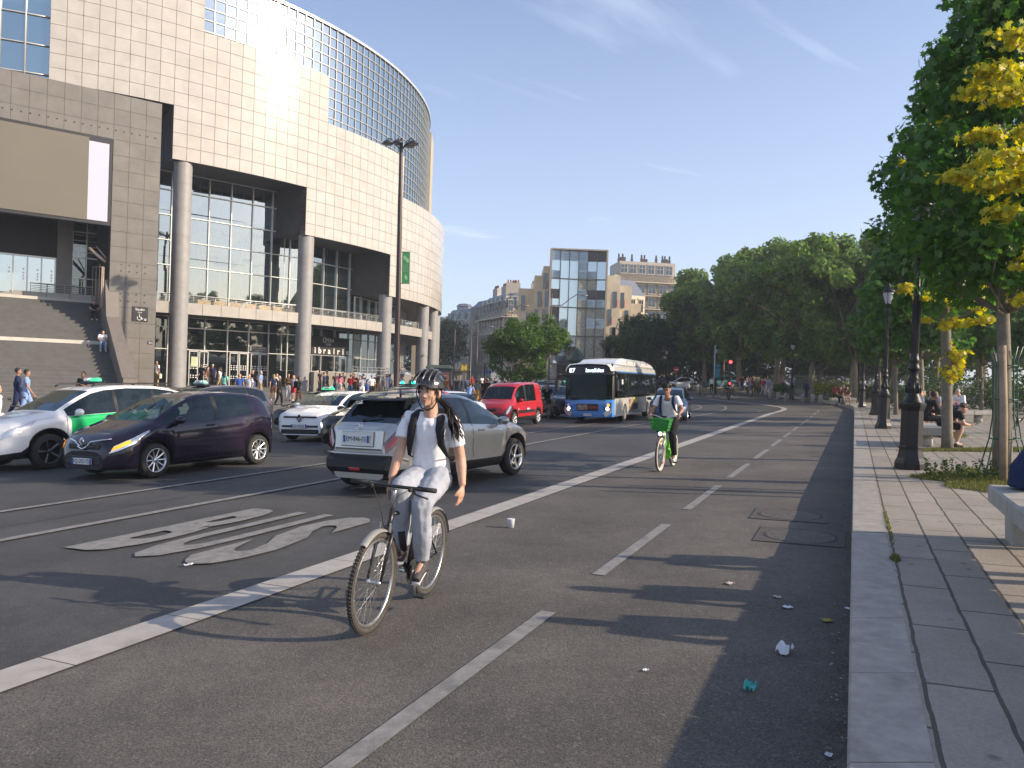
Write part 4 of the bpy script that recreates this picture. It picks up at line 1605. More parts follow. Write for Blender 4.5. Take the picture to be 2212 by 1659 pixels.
meg = Car(W=1.78, xf=2.1, xr=-2.1, ax=1.3, rx=-1.38, wr=.34, Ra=.41, ground=.2, seat=.2, mx=.75, clad=True, edge=.07, cr=.4, endw=.22,
   top=[(2.1, .50), (2.09, .66), (2.05, .80), (1.95, .88), (1.6, .97), (1.3, 1.02), (1.1, 1.05), (.8, 1.2), (.4, 1.36), (.1, 1.45), (-.3, 1.50), (-.9, 1.49), (-1.4, 1.42), (-1.65, 1.34), (-1.9, 1.10), (-2.0, 1.0), (-2.08, .8), (-2.1, .5)],
   belt=[(2.1, .45), (2.07, .62), (1.9, .80), (1.5, .90), (1.1, .97), (0, 1.0), (-1.2, 1.06), (-1.8, 1.03), (-2.1, .6)],
   ws=(1.08, .2), rw=(-1.66, -1.9), side=[(.9, -.12), (-.2, -1.15)], seams=[.95, -.16, -1.15], handles=[.1, -.9])
car = thing0('crossover_car', 'white crossover with black lower grille and diamond badge facing the camera', 'car')
meg.build(car, P_WHT, C_DRIM, 5, low=True)
pair(meg, 'headlight', C_LAMP, car, ((2.06, 4.5), (1.68, 5.1), (1.66, 5.8), (2.04, 5.7)), .01, 6, 2)
b = MB()
b.box((2.095, 0, .30), (.06, 1.3, .14), bev=.04)
b.box((2.10, 0, .46), (.05, 1.25, .06), bev=.02)
b.box((2.085, 0, .735), (.04, 1.15, .05), bev=.02)
b.build('lower_grille', C_BLK, car)
b = MB()
b.tube([(2.13, 0, .80), (2.135, .07, .70), (2.13, 0, .60), (2.135, -.07, .70), (2.13, 0, .80)], .024, 4)
b.build('diamond_badge', C_BLK, car)
plate(car, 2.14, .47, 'GV-919-JT', 1)
mc = from_wheel((-6.85, 23.6), 198, 1.3, -.82)
park(car, mc, 198)
dsx = Car(**{**meg.__dict__, 'W': 1.80, 'top': [(x, z * 1.035 if x > -9 else z) for x, z in meg.top]})
P_BLK = paint('black', (.012, .012, .014), .2, .22)
car = thing0('crossover_car', 'black crossover with lit headlight half hidden behind the silver crossover', 'car')
dsx.build(car, P_BLK, C_DRIM, 7, low=True)
hl = pair(dsx, 'headlight', C_LAMP, car, ((2.06, 4.4), (1.75, 4.9), (1.73, 5.9), (2.04, 5.8)), .01, 6, 2)
pair(dsx, 'lit_bulb', C_LIT, hl, ((2.05, 5.0), (1.95, 5.1), (1.95, 5.6), (2.04, 5.55)), .018, 3, 1)
b = MB()
b.box((2.095, 0, .62), (.05, 1.0, .16), bev=.04)
b.build('grille', C_BLK, car)
plate(car, 2.13, .55, 'GE-522-NP', 1, y=-.1)
park(car, from_wheel((-4.72, 20.2), 199, 1.3, -.84), 199)
rav = Car(**{**suv.__dict__, 'W': 1.84, 'top': [(x, z * .99) for x, z in suv.top]})
P_GRY = paint('slate grey', (.085, .09, .105), .5, .3)
car = thing0('taxi_crossover', 'slate grey crossover taxi with white roof sign behind the dark hatchback', 'car')
rav.build(car, P_GRY, C_DRIM, 5, low=True, tint=C_TINT)
pair(rav, 'tail_light', C_RED, car, ((-2.0, 5.0), (-2.28, 5.0), (-2.25, 5.8), (-1.98, 5.7)), .02, 6, 3)
def roof_sign(car, x, z, green=True):
 b = MB()
 b.box((x, 0, z + .03), (.26, .62, .06), bev=.02)
 r_ = b.build('taxi_roof_sign', C_BLK, car)
 b = MB()
 b.box((x, 0, z + .12), (.2, .52, .12), bev=.03, taper=.8)
 b.build('sign_lamp', mk('mint roof sign', (.35, .62, .5), .4, var=.1) if not green else C_GREENL, r_)
 b = MB()
 b.box((x, 0, z + .13), (.215, .3, .09), bev=.02)
 b.build('sign_face', P_WHT, r_)
 b = MB()
 b.text('TAXI', (x + .11, 0, z + .1), (0, 1, 0), (0, 0, 1), .07)
 b.build('lettering', C_INK, r_)
roof_sign(car, .0, 1.65, False)
park(car, from_wheel(at(592, 25.2)[:2], 207, -2.2, .9), 207)
sed = Car(W=1.82, xf=2.3, xr=-2.3, ax=1.4, rx=-1.35, wr=.33, Ra=.4, ground=.2, seat=.1, mx=.62, edge=.07, cr=.4, endw=.25,
   top=[(2.3, .50), (2.28, .64), (2.2, .76), (2.0, .84), (1.5, .93), (1.1, .99), (.8, 1.12), (.3, 1.33), (0, 1.42), (-.4, 1.46), (-.9, 1.42), (-1.3, 1.30), (-1.75, 1.08), (-2.1, 1.03), (-2.25, .95), (-2.3, .6)],
   belt=[(2.3, .45), (2.2, .64), (1.9, .76), (1.1, .91), (0, .94), (-1.2, 1.0), (-2.0, .97), (-2.3, .6)],
   ws=(1.06, .12), rw=(-1.0, -1.72), side=[(.85, -.2), (-.3, -1.2)], seams=[.9, -.25, -1.2], handles=[.1, -.9])
car = thing0('taxi_saloon', 'black saloon taxi with green and white roof sign behind the white crossover', 'car')
sed.build(car, P_BLK, C_SILV, 10, low=True)
pair(sed, 'headlight', C_LAMP, car, ((2.24, 4.3), (1.85, 4.9), (1.8, 5.9), (2.18, 5.8)), .012, 6, 2)
roof_sign(car, -.25, 1.43)
plate(car, 2.32, .42, 'FS-830-LC', 1)
park(car, from_wheel(at(592, 28.5)[:2], 200, 2.2, -.75), 200)
P_BEI = paint('beige grey', (.30, .27, .22), .4, .3)
P_REDD = paint('cherry red', (.38, .012, .03), .1, .28)
car = thing0('taxi_crossover', 'dark grey crossover taxi with twin green roof lamps in front of the terrace wall', 'car')
rav.build(car, paint('graphite', (.10, .10, .10), .5, .3), C_DRIM, 5, low=True)
b = MB()
b.box((-.1, 0, 1.70), (.2, .7, .05), bev=.02)
r_ = b.build('taxi_roof_sign', C_BLK, car)
for y in (-.24, .24):
 b = MB()
 b.ball((-.1, y, 1.77), (.07, .09, .07), 10)
 b.build('green_lamp', mk('teal roof lamp', (.03, .8, .55), .3, var=0, emit=1.2), r_)
c0_ = at(878, 28.5)
park(car, (c0_.x, c0_.y), 204)
car = thing0('hatchback_car', 'cherry red hatchback whose curved roof shows above the silver crossover', 'car')
zoe.build(car, P_REDD, C_SILV, 8, low=True)
c0_ = at(880, 23.4)
park(car, (c0_.x, c0_.y), 203)
car = thing0('taxi_saloon', 'pearl white saloon taxi with rounded tail just behind the cyclist helmet', 'car')
sed.build(car, P_WHT, C_SILV, 8, low=True)
roof_sign(car, .25, 1.43)
c0_ = at(955, 30)
park(car, (c0_.x, c0_.y), 330)
kan = Car(W=1.68, xf=2.0, xr=-2.02, ax=1.27, rx=-1.33, wr=.305, Ra=.36, ground=.22, seat=.2, mx=.82, clad=True, edge=.10, cr=.3, endw=.14, tumble=.10,
   top=[(2.0, .50), (1.99, .66), (1.94, .80), (1.8, .92), (1.5, 1.02), (1.25, 1.09), (1.0, 1.33), (.75, 1.56), (.6, 1.67), (.35, 1.76), (-.3, 1.81), (-1.2, 1.82), (-1.8, 1.79), (-1.93, 1.72), (-1.98, 1.3), (-2.01, .9), (-2.02, .5)],
   belt=[(2.0, .45), (1.96, .62), (1.7, .84), (1.2, .98), (.5, 1.0), (-1, 1.02), (-1.9, 1.02), (-2.02, .6)],
   ws=(1.22, .66), rw=(-1.935, -1.99), side=[(.98, .08), (-.12, -1.12)], seams=[1.0, .02, -1.2], handles=[.15, -.2])
P_RED = paint('fire red', (.42, .018, .025), 0, .32)
car = thing0('small_van', 'red small van with tall roof and round headlights facing the camera', 'van')
bo = kan.build(car, P_RED, C_SILV, 7)
pair(kan, 'headlight', C_LAMP, car, ((1.96, 4.0), (1.62, 4.2), (1.60, 5.9), (1.91, 5.9)), .012, 6, 4)
b = MB()
b.box((1.98, 0, .42), (.12, 1.6, .22), bev=.06)
b.build('front_bumper', mk('grey bumper plastic', (.05, .05, .052), .6, var=.1), car)
b = MB()
kan.patch(b, ((.9, 2.7), (-.85, 2.7), (-.85, 3.3), (.9, 3.3)), .02, 10, 2)
b.build('side_strip', C_BLK, bo)
b = MB()
b.box((1.995, 0, .68), (.04, .7, .1), bev=.03)
b.build('grille', C_BLK, car)
park(car, from_wheel((.11, 30.6), 203.5, 1.27, .83), 203.5)
hat = Car(**zoe.__dict__)
for nm, lab, body, px, Y, az, pm in (
  ('hatchback_car', 'dark blue hatchback behind the rider on the green bicycle', zoe, 1449, 37, 196, paint('night blue', (.03, .06, .11), .4, .3)),
  ('crossover_car', 'shiny black crossover between the red van and the bus', suv, 1196, 40, 160, P_BLK),
  ('hatchback_car', 'small white hatchback parked under the trees near the no entry sign', zoe, 1465, 92, 250, P_WHT),
  ('estate_car', 'grey estate car parked beside the white hatchback under the trees', suv, 1437, 94, 250, P_GRY),
  ('estate_car', 'teal car parked behind the plane trunk and the bus stop', suv, 1556, 98, 255, paint('teal', (.03, .12, .14), .3, .3)),
  ('saloon_car', 'silver saloon waiting behind the young trees left of the bus', sed, 1262, 74, 160, P_SLV),
  ('taxi_saloon', 'dark saloon taxi with green roof lamp waiting behind the red van', sed, 1216, 66, 185, paint('petrol', (.03, .05, .07), .4, .3)),
  ('hatchback_car', 'pale grey hatchback beneath the young trees', zoe, 1170, 72, 200, paint('pale grey', (.4, .4, .4), .4, .3)),
  ('van_car', 'tall dark grey people carrier left of the bus mirror', kan, 1298 - 105, 56, 190, P_GRY)):
 car = thing0(nm, lab, 'car', 'cars further down the boulevard')
 body.build(car, pm, C_SILV, 8, low=True)
 if 'green roof lamp' in lab:
  roof_sign(car, -.2, 1.43)
 p = at(px, Y)
 park(car, (p.x, p.y), az)
bus = thing0('city_bus', 'blue and white city bus on route 87 with white roof hump', 'bus', s=.9)
B_W, B_L, B_H = 2.5, 12.0, 2.92
P_BLUE = paint('bus blue', (.075, .26, .62), 0, .35)
P_BWH = paint('bus off white', (.55, .55, .50), 0, .4)
P_JADE = paint('bus pale jade', (.42, .46, .40), 0, .4)
x0, x1 = 6.0, -6.0
b = MB()
def bus_sec(hw, zt, x, zb=.32):
 return [(x, hw, zb), (x, hw, 1.2), (x, hw, 2.55), (x, hw - .06, zt - .16), (x, hw - .2, zt - .03), (x, hw - .5, zt), (x, 0, zt + .03)]
sec = [bus_sec(1.12, 2.88, 5.86), bus_sec(1.25, 2.94, 5.6)] + [bus_sec(1.25, 2.94, x) for x in (4.2, 3.0, 1.0, -1, -3, -5)] + [bus_sec(1.25, 2.94, -5.8), bus_sec(1.2, 2.85, -6.0)]
for sg in (1, -1):
 for a, c in zip(sec, sec[1:]):
  for i in range(6):
   if i == 1:
    continue
   if i == 0:
    continue
   q = [V(a[i]), V(c[i]), V(c[i + 1]), V(a[i + 1])]
   b.face([V((p.x, p.y * sg, p.z)) for p in q], 0, i > 2)
for sg in (1, -1):      # lower side panels with wheel arches
 y = 1.25 * sg
 segs = []
 for xa, xb in ((5.6, 3.75), (2.75, -2.55), (-3.55, -6.0)):
  b.face([(xa, y, .32), (xb, y, .32), (xb, y, 1.2), (xa, y, 1.2)])
 for xc in (3.25, -3.05):
  pts = [(xc + .5 * cos(a), y, .42 + .5 * sin(a)) for a in [PI * i / 12 for i in range(13)]]
  b.face([(xc + .5, y, 1.2)] + pts[0:7] + [(xc, y, 1.2)])
  b.face([(xc, y, 1.2)] + pts[6:13] + [(xc - .5, y, 1.2)])
b.face([(x, y, z) for x, y, z in sec[-1]] + [(x, -y, z) for x, y, z in reversed(sec[-1][:-1])])
b.face([(5.6, 1.25, .34), (5.6, -1.25, .34), (-6, -1.25, .34), (-6, 1.25, .34)])
body = b.build('body', P_BWH, bus)
b = MB()
for sg in (1, -1):
 y = 1.253 * sg
 b.face([(5.0, y, 1.32), (-5.7, y, 1.32), (-5.7, y, 2.5), (5.0, y, 2.5)])
b.build('side_glazing_band', C_BLK, body)
for sg in (1, -1):
 y = 1.262 * sg
 for xa, xb in ((4.95, 3.9), (3.8, 2.4), (2.3, .9), (.8, -.6), (-.7, -2.1), (-2.2, -3.6), (-3.7, -5.5)):
  b = MB()
  b.face([(xa, y, 1.36), (xb, y, 1.36), (xb, y, 2.45), (xa, y, 2.45)])
  b.build('side_window', C_TINT, bus)
b = MB()
fz = [(.5, 5.98), (.9, 6.04), (1.12, 6.02)]
w_ = [(-1.18, 5.86), (-.9, 5.99), (-.45, 6.04), (0, 6.05), (.45, 6.04), (.9, 5.99), (1.18, 5.86)]
def front(z0, z1, m, lean0=0, lean1=0, off=0, ys=None, bb=None):
 W = ys or w_
 for (ya, xa), (yb, xb) in zip(W, W[1:]):
  (bb or b).face([(xa + lean0 + off, ya, z0), (xb + lean0 + off, yb, z0), (xb + lean1 + off, yb, z1), (xa + lean1 + off, ya, z1)], m, True)
front(.42, .95, 0, -.02, .02)
front(.95, 1.15, 0, .02, -.02)
front(.3, .42, 0, -.08, -.02)
for sg in (1, -1):
 b.face([(5.86, 1.18 * sg, .3), (5.6, 1.25 * sg, .32), (5.6, 1.25 * sg, 1.15), (5.84, 1.18 * sg, 1.15)], 0)
fp = b.build('front_panel', P_BLUE, bus)
b = MB()
front(1.15, 2.38, 0, -.03, -.16)
b.build('windscreen', glass('bus windscreen glass', (.25, .33, .3), .5, (.006, .012, .010), refl=.02), bus)
b = MB()
front(2.38, 2.80, 0, -.16, -.22)
front(2.80, 2.92, 0, -.22, -.34)
for sg in (1, -1):
 b.face([(5.83, 1.18 * sg, 1.15), (5.6, 1.25 * sg, 1.2), (5.6, 1.25 * sg, 2.6), (5.70, 1.18 * sg, 2.5)])
 b.face([(5.83, 1.18 * sg, 1.15), (5.79, 1.10 * sg, 1.15), (5.7, 1.08 * sg, 2.5), (5.70, 1.18 * sg, 2.5)])
db = b.build('destination_box', C_BLK, bus)
b = MB()
lit = mk('display leds', (.75, .9, 1), .4, var=0, emit=1.6)
b.text('87', (5.885, -.82, 2.49), (0, 1, 0), (-.12, 0, 1), .3, bold=True)
b.text('Invalides', (5.895, .32, 2.5), (0, 1, 0), (-.12, 0, 1), .27, bold=True)
b.build('display_text', lit, db)
b = MB()
b.box((6.075, 0, .78), (.03, 1.1, .34), bev=.02)
ad_ = b.build('advert_board', C_BLK, fp)
b = MB()
b.box((6.095, -.25, .78), (.006, .5, .26), m=0)
b.box((6.095, .28, .78), (.006, .48, .1), m=1)
b.build('advert_print', [mk('advert portrait tones', (.2, .17, .12), .6, var=.9, vs=9), mk('advert red', (.25, .03, .02), .6, var=.4, vs=12)], ad_)
plate(bus, 6.06, .42, 'GL-793-BM', 1)
for sg in (1, -1):
 b = MB()
 b.face([(6.0, sg * .68, .95), (5.9, sg * 1.12, 1.02), (5.93, sg * 1.12, .62), (6.05, sg * .86, .62)])
 b.v = [(x + .012, y, z) for x, y, z in b.v]
 h = b.build('headlight', C_BLK, bus)
 b = MB()
 b.ball((5.98, sg * .97, .70), (.05, .085, .085), 12)
 b.build('lit_bulb', mk('bus lit lamp', (1, 1, 1), .3, var=0, emit=6), h)
 b = MB()
 b.ball((5.96, sg * 1.0, .88), (.04, .08, .08), 12)
 b.build('indicator', C_AMB if sg > 0 else C_LAMP, h)
 b = MB()
 b.extrude([(0, 0), (.42, .26), (.42, .02), (.1, -.2)], (6.0, sg * .78, .52), (-.25, sg * 1, 0), (0, 0, 1), (1, 0, 0), .05)
 b.build('bumper_corner', C_CHR if 0 else mk('silver bumper', (.4, .42, .44), .35, .4, var=.1), bus)
 b = MB()
 b.tube([(5.75, sg * 1.15, 2.3), (6.15, sg * 1.42, 2.42), (6.2, sg * 1.5, 2.1)], .035, 6)
 b.box((6.2, sg * 1.5, 1.85), (.12, .2, .6), bev=.05)
 b.build('wing_mirror', C_BLK, bus)
b = MB()
b.tube([(6.06, -.9, 1.12), (6.0, .1, 1.2)], .015, 4)
b.tube([(6.03, .9, 1.12), (6.0, .2, 1.18)], .015, 4)
b.build('windscreen_wiper', C_BLK, bus)
b = MB()
prof = [(4.9, .0), (4.4, .10), (4.0, .14), (3.4, .30), (2.6, .36), (1.2, .36), (-3.6, .36), (-4.9, .30), (-5.6, .12), (-5.9, 0)]
secs = []
for x, h in prof:
 secs.append([(x, 1.10, 2.90), (x, 1.08, 2.9 + h * .6), (x, .92, 2.9 + h), (x, 0, 2.93 + h)])
for sg in (1, -1):
 for a, c in zip(secs, secs[1:]):
  for i in range(3):
   b.face([(p[0], p[1] * sg, p[2]) for p in (a[i], c[i], c[i + 1], a[i + 1])], 0, True)
b.build('roof_hump', paint('bus roof white', (.72, .71, .69), 0, .45), bus)
b = MB()
for x in (2.1, .4, -1.6, -3.4):
 b.box((x, 0, 3.275), (.025, 1.9, .03))
 for sg in (1, -1):
  b.box((x, 1.1, 3.08), (.02, .02, .2))
b.build('hump_seam', mk('grey seam', (.3, .3, .3), .6, var=.05), bus)
for sg in (1, -1):
 b = MB()
 y = 1.262 * sg
 for x, w__, z, h, m in ((1.7, 1.2, .8, .66, 0), (.5, 1.1, .72, .34, 1), (.5, 1.1, 1.05, .26, 2)):
  b.face([(x + w__ / 2, y, z - h / 2), (x - w__ / 2, y, z - h / 2), (x - w__ / 2, y, z + h / 2), (x + w__ / 2, y, z + h / 2)], m)
 b.build('side_advert', [mk('advert photo tones', (.28, .18, .11), .6, var=.9, vs=5), C_BLK, mk('advert yellow', (.6, .5, .05), .6, var=.1)], body)
b = MB()
for sg in (1, -1):
 y = 1.272 * sg
 b.face([(4.1, y, 1.9), (3.75, y, 1.9), (3.75, y, 2.15), (4.1, y, 2.15)])
 b.face([(-4.1, y, .7), (-4.9, y, .7), (-4.9, y, 1.15), (-4.1, y, 1.15)], 1)
 b.face([(5.3, y, 2.5), (-5.8, y, 2.5), (-5.8, y, 2.56), (5.3, y, 2.56)], 2)
b.build('side_notice', [P_WHT, mk('notice blue white', (.3, .45, .6), .5, var=.6, vs=6), P_BLUE], body)
b = MB()
for sg in (1, -1):
 for x in (3.75, 2.75, .9, -.4, -2.5, -3.6, -4.9):
  b.box((x, 1.252 * sg, .75), (.012, .008, .82))
 b.box((-1, 1.252 * sg, 1.24), (9.4, .008, .012))
 b.box((-1, 1.252 * sg, .48), (9.4, .008, .01))
b.build('panel_gap', mk('gap grey', (.12, .12, .11), .7, var=.05), body)
b = MB()
b.box((0, 0, .8), (11, 2.0, .9))
b.box((4.6, .5, 1.2), (.6, .6, 1.2), bev=.1)
b.box((5.2, 0, 1.1), (.5, 2.1, .4), bev=.1)
for x in (2.5, 1.2, -.2, -1.5, -2.8, -4.2):
 for y in (.75, -.75):
  b.box((x, y, 1.5), (.12, .8, .7), bev=.04)
b.build('cabin', C_SEAT, bus)
for xw in (3.25, -3.05):
 for sg in (1, -1):
  wheel(bus, (xw, sg * 1.1, .47), .47, sg, mk('bus wheel grey', (.22, .22, .22), .5, .3, var=.1), 8, False, .28)
park(bus, from_wheel((5.23, 35.3), 200.6, 3.25 * .9, 1.1), 200.6)
# ================================================================== buildings further off
B_CRM = mk('cream limestone', (.70, .61, .46), .8, var=.12, vs=.8, stain=.15)
B_TAN = mk('tan stone', (.62, .53, .39), .8, var=.12, vs=.8, stain=.15)
B_GRS = mk('grey brown render', (.36, .31, .25), .8, var=.15, vs=.6, stain=.15)
B_ZINC = mk('zinc roof', (.18, .20, .24), .45, .3, var=.12, vs=1)
B_POT = mk('clay chimney pots', (.30, .13, .08), .8, var=.2)
B_CHIM = mk('chimney render', (.45, .40, .33), .8, var=.12)
B_WIN = glass('far window glass', (.3, .33, .35), .1, (.018, .02, .022), refl=.12)
B_FRM = mk('pale window frame', (.42, .40, .36), .6, var=.05)
B_RAIL = mk('black balcony ironwork', (.03, .03, .032), .5, var=.05)
B_BRZ = mk('bronze frame', (.10, .085, .07), .4, .4, var=.1)
def bmesh_window(w, h, fr=.09):
 b = MB()
 b.face([(-w / 2, -.02, 0), (w / 2, -.02, 0), (w / 2, -.02, h), (-w / 2, -.02, h)], 0)
 for x in (-w / 2, 0, w / 2):
  b.box((x, -.05, h / 2), (fr, .08, h), m=1)
 for z in (0, h * .62, h):
  b.box((0, -.05, z), (w, .075, fr), m=1)
 b.box((0, -.12, -.12), (w + .3, .24, .12), m=2)
 b.box((0, -.08, h + .16), (w + .3, .16, .18), m=2)
 return b
WMESH = {}
def add_windows(root, O, u, nb, nf, bw, fh, w, h, z0, stone, skip=None, sill=.9):
 """windows along a facade; u is the facade's horizontal direction, outward normal is to its right"""
 key = (w, h, stone.name)
 O, u = V(O), V(u).normalized()
 R = Matrix.Rotation(math.atan2(u.y, u.x), 4, 'Z')
 for f in range(nf):
  for i in range(nb):
   if skip and skip(i, f):
    continue
   if key not in WMESH:
    o = bmesh_window(w, h).build('window', [B_WIN, B_FRM, stone])
    WMESH[key] = o.data
   else:
    o = bpy.data.objects.new('window', WMESH[key])
    COL.objects.link(o)
   o.parent = root
   o.rotation_mode = 'QUATERNION'
   o.rotation_quaternion = R.to_quaternion()
   o.location = O + u * (bw * (i + .5)) + V((0, 0, z0 + f * fh + sill))
def balcony(root, O, u, x0, x1, z, d=.9, name='balcony', slab=None, rail=True):
 O, u = V(O), V(u).normalized()
 n = V((u.y, -u.x, 0))
 b = MB()
 c = O + u * (x0 + x1) / 2 + n * (d / 2) + V((0, 0, z))
 rz = math.atan2(u.y, u.x)
 b.box(c, (x1 - x0, d, .18), rz=rz)
 if rail:
  b.box(c + n * (d / 2 - .03) + V((0, 0, 1.0)), (x1 - x0, .05, .05), rz=rz, m=1)
  k = int((x1 - x0) / .45)
  for i in range(k + 1):
   b.box(O + u * (x0 + (x1 - x0) * i / k) + n * (d - .03) + V((0, 0, z + .55)), (.05, .04, .9), rz=rz, m=1)
 return b.build(name, [slab or B_CRM, B_RAIL], root)
def block(root, O, u, W, D_, H, name='wall', m=None, z0=-3):
 O, u = V(O), V(u).normalized()
 n = V((u.y, -u.x, 0))
 b = MB()
 b.box(O + u * W / 2 - n * D_ / 2 + V((0, 0, (H + z0) / 2)), (W, D_, H - z0), rz=math.atan2(u.y, u.x))
 return b.build(name, m or B_CRM, root)
def mansard(root, O, u, W, D_, H, h=3.0, ins=1.4, m=None):
 O, u = V(O), V(u).normalized()
 n = V((u.y, -u.x, 0))
 A = [O, O + u * W, O + u * W - n * D_, O - n * D_]
 B = [O + (u - n) * ins, O + u * (W - ins) - n * ins, O + u * (W - ins) - n * (D_ - ins), O + u * ins - n * (D_ - ins)]
 b = MB()
 vs = [p + V((0, 0, H)) for p in A] + [p + V((0, 0, H + h)) for p in B]
 c = (B[0] + B[2]) / 2 + V((0, 0, H + h + .8))
 vs.append(c)
 b.add(vs, [(0, 1, 5, 4), (1, 2, 6, 5), (2, 3, 7, 6), (3, 0, 4, 7), (4, 5, 8), (5, 6, 8), (6, 7, 8), (7, 4, 8)])
 return b.build('roof', m or B_ZINC, root)
def chimneys(root, O, u, xs, H, d=2.5, k=5):
 O, u = V(O), V(u).normalized()
 n = V((u.y, -u.x, 0))
 rz = math.atan2(u.y, u.x)
 for x in xs:
  b = MB()
  c = O + u * x - n * d + V((0, 0, H))
  b.box(c, (2.6, .7, 2.6), rz=rz)
  for i in range(k):
   b.lathe([(.14, 0), (.13, .5), (.16, .55)], 8, c + u * ((i - (k - 1) / 2) * .48) + V((0, 0, 1.3)), m=1)
  b.build('chimney', [B_CHIM, B_POT], root)
def dormers(root, O, u, xs, H, z=.5):
 O, u = V(O), V(u).normalized()
 n = V((u.y, -u.x, 0))
 rz = math.atan2(u.y, u.x)
 for x in xs:
  b = MB()
  c = O + u * x - n * .7 + V((0, 0, H + z + .9))
  b.box(c, (1.3, 1.2, 1.9), rz=rz)
  b.box(c + n * .61, (.8, .04, 1.4), rz=rz, m=1)
  b.build('dormer_window', [B_FRM, B_WIN], root)
def bld(x, y, label, cat='building', name='apartment_building'):
 t = thing(name, (x, y, terrain(x, y)), label, cat)
 return t
r = bld(5.1, 110, 'narrow glass-fronted block with patchwork of pale and dark panes between stone wings', name='glass_building')
GH = 19.9
u, O = V((1, -.03, 0)).normalized(), V((0, 0, 0))
b = MB()
rs = random.Random(8)
B_SKY = glass('pale reflecting pane', (.3, .4, .45), .05, (.20, .25, .30), refl=.55)  # pale blue-grey body colour carries the sky's reflection
mats = [B_SKY, glass('blue louvre pane', (.2, .25, .3), .05, (.08, .13, .21), refl=.3), mk('dark brown pane', (.03, .022, .018), .25, var=.2), mk('patterned screen pane', (.32, .32, .26), .5, var=.55, vs=5)]
rowz = [1.2]
for fl in range(4):
 zb = 3.4 + fl * 4.12
 rowz += [zb, zb + 1.2, zb + 2.6]
rowz += [GH]
cw = 7.9 / 6
lay = [
 [3, 2, 2, 3, 2, 3], [0, 1, 1, 3, 3, 3], [2, 0, 2, 3, 3, 3], [0, 0, 1, 3, 3, 3],
 [0, 0, 0, 3, 3, 3], [1, 0, 0, 3, 1, 1], [2, 0, 0, 3, 3, 3],
 [0, 0, 0, 3, 1, 1], [2, 0, 0, 1, 2, 2], [0, 0, 0, 3, 3, 0],
 [1, 0, 0, 1, 1, 0], [0, 0, 0, 1, 0, 0], [1, 1, 1, 1, 2, 2], [0, 0, 0, 0, 0, 0]]
for k in range(len(rowz) - 1):
 for i in range(6):
  sag = lambda t: -.5 * sin(PI * t / 7.9)
  xa, xb = i * cw, (i + 1) * cw
  m = lay[k % len(lay)][i]
  b.face([(xa, sag(xa) * -1, rowz[k]), (xb, sag(xb) * -1, rowz[k]), (xb, sag(xb) * -1, rowz[k + 1]), (xa, sag(xa) * -1, rowz[k + 1])], m)
  if m == 1:
   for q in range(1, 7):
    zz = rowz[k] + (rowz[k + 1] - rowz[k]) * q / 7
    b.box(((xa + xb) / 2, .5 * sin(PI * (xa + xb) / 2 / 7.9) - .06, zz), (cw - .1, .06, .05), m=2)
cwl = b.build('curtain_wall', mats, r)
b = MB()
for i in range(7):
 b.box((i * cw, .5 * sin(PI * i / 6) - .06, (GH + 1.2) / 2), (.09, .12, GH - 1.2))
for z in (3.4, 7.52, 11.64, 15.76, GH):
 for i in range(6):
  b.box(((i + .5) * cw, .5 * sin(PI * (i + .5) / 6) - .06, z), (cw, .13, .16))
b.build('frame', B_BRZ, cwl)
b = MB()
b.box((-.12, .3, GH / 2), (.24, .9, GH + .3))
b.box((8.02, .3, GH / 2), (.24, .9, GH + .3))
b.box((3.95, 4.2, GH / 2 - .2), (7.8, 6.8, GH - .5))
b.box((3.95, .3, GH + .1), (8.2, .9, .2))
b.build('wall', mk('taupe stone side', (.34, .30, .25), .6, var=.08), r)
for k, (x0, x1, y0, h) in enumerate(((-1.1, -.24, 1.0, 17.6), (-2.3, -1.1, 2.6, 16.4), (-4.6, -2.3, 4.2, 14.6), (8.14, 10.2, 1.2, 16.6), (10.2, 12.2, 3.0, 15.4), (12.2, 14, 5, 13))):
 b = MB()
 b.box(((x0 + x1) / 2, y0 + 4, h / 2 - 1), (x1 - x0, 8, h + 2))
 wg = b.build('side_wing', B_TAN, r)
 for j in range(6):
  z = h - 2.2 - j * 2.6 - (k % 2) * 1.3
  if z < 1:
   break
  xx = x0 + (x1 - x0) * (.3 + .35 * ((j + k) % 2))
  b = MB()
  b.box((xx, y0 - .02, z), (.55, .12, 2.3))
  b.box((xx + .33, y0 - .1, z - .5), (.1, .25, 1.1), m=1)
  b.build('slot_window', [B_WIN, mk('orange shutter', (.55, .12, .03), .5, var=.1)], wg)
r = bld(17.2, 124, 'cream corner house with iron balcony right of the glass-fronted block')
u = V((1, .35, 0))
block(r, (-4, 0, 0), u, 9, 9, 15.2, m=B_CRM)
mansard(r, (-4, 0, 0), u, 9, 9, 15.2, 2.6)
add_windows(r, (-4, 0, 0), u, 6, 4, 1.5, 3.2, .8, 2.0, 2.0, B_CRM)
balcony(r, (-4, 0, 0), u, 0, 9, 12.2)
r = bld(22.2, 172, 'large beige apartment block with stacked balconies and rooftop chimneys behind the trees')
u = V((1, .12, 0))
H = 25.0
block(r, (0, 0, 0), u, 15.5, 12, H, m=B_TAN)
block(r, V((0, 0, 0)) + u.normalized() * 1.2, u, 13, 9, H + 3.2, 'upper_storey', m=B_CHIM)
add_windows(r, (0, 0, 0), u, 6, 7, 2.55, 3.0, 1.7, 1.9, 2.6, B_TAN, sill=.5)
add_windows(r, V((0, 0, 0)) + u.normalized() * 1.2 + V((0, -.05, 0)), u, 6, 1, 2.1, 3, 1.5, 1.9, H + .2, B_CHIM, sill=.3)
for f in range(1, 8):
 balcony(r, (0, 0, 0), u, .2, 15.4, 2.5 + f * 3.0, 1.1, slab=B_TAN)
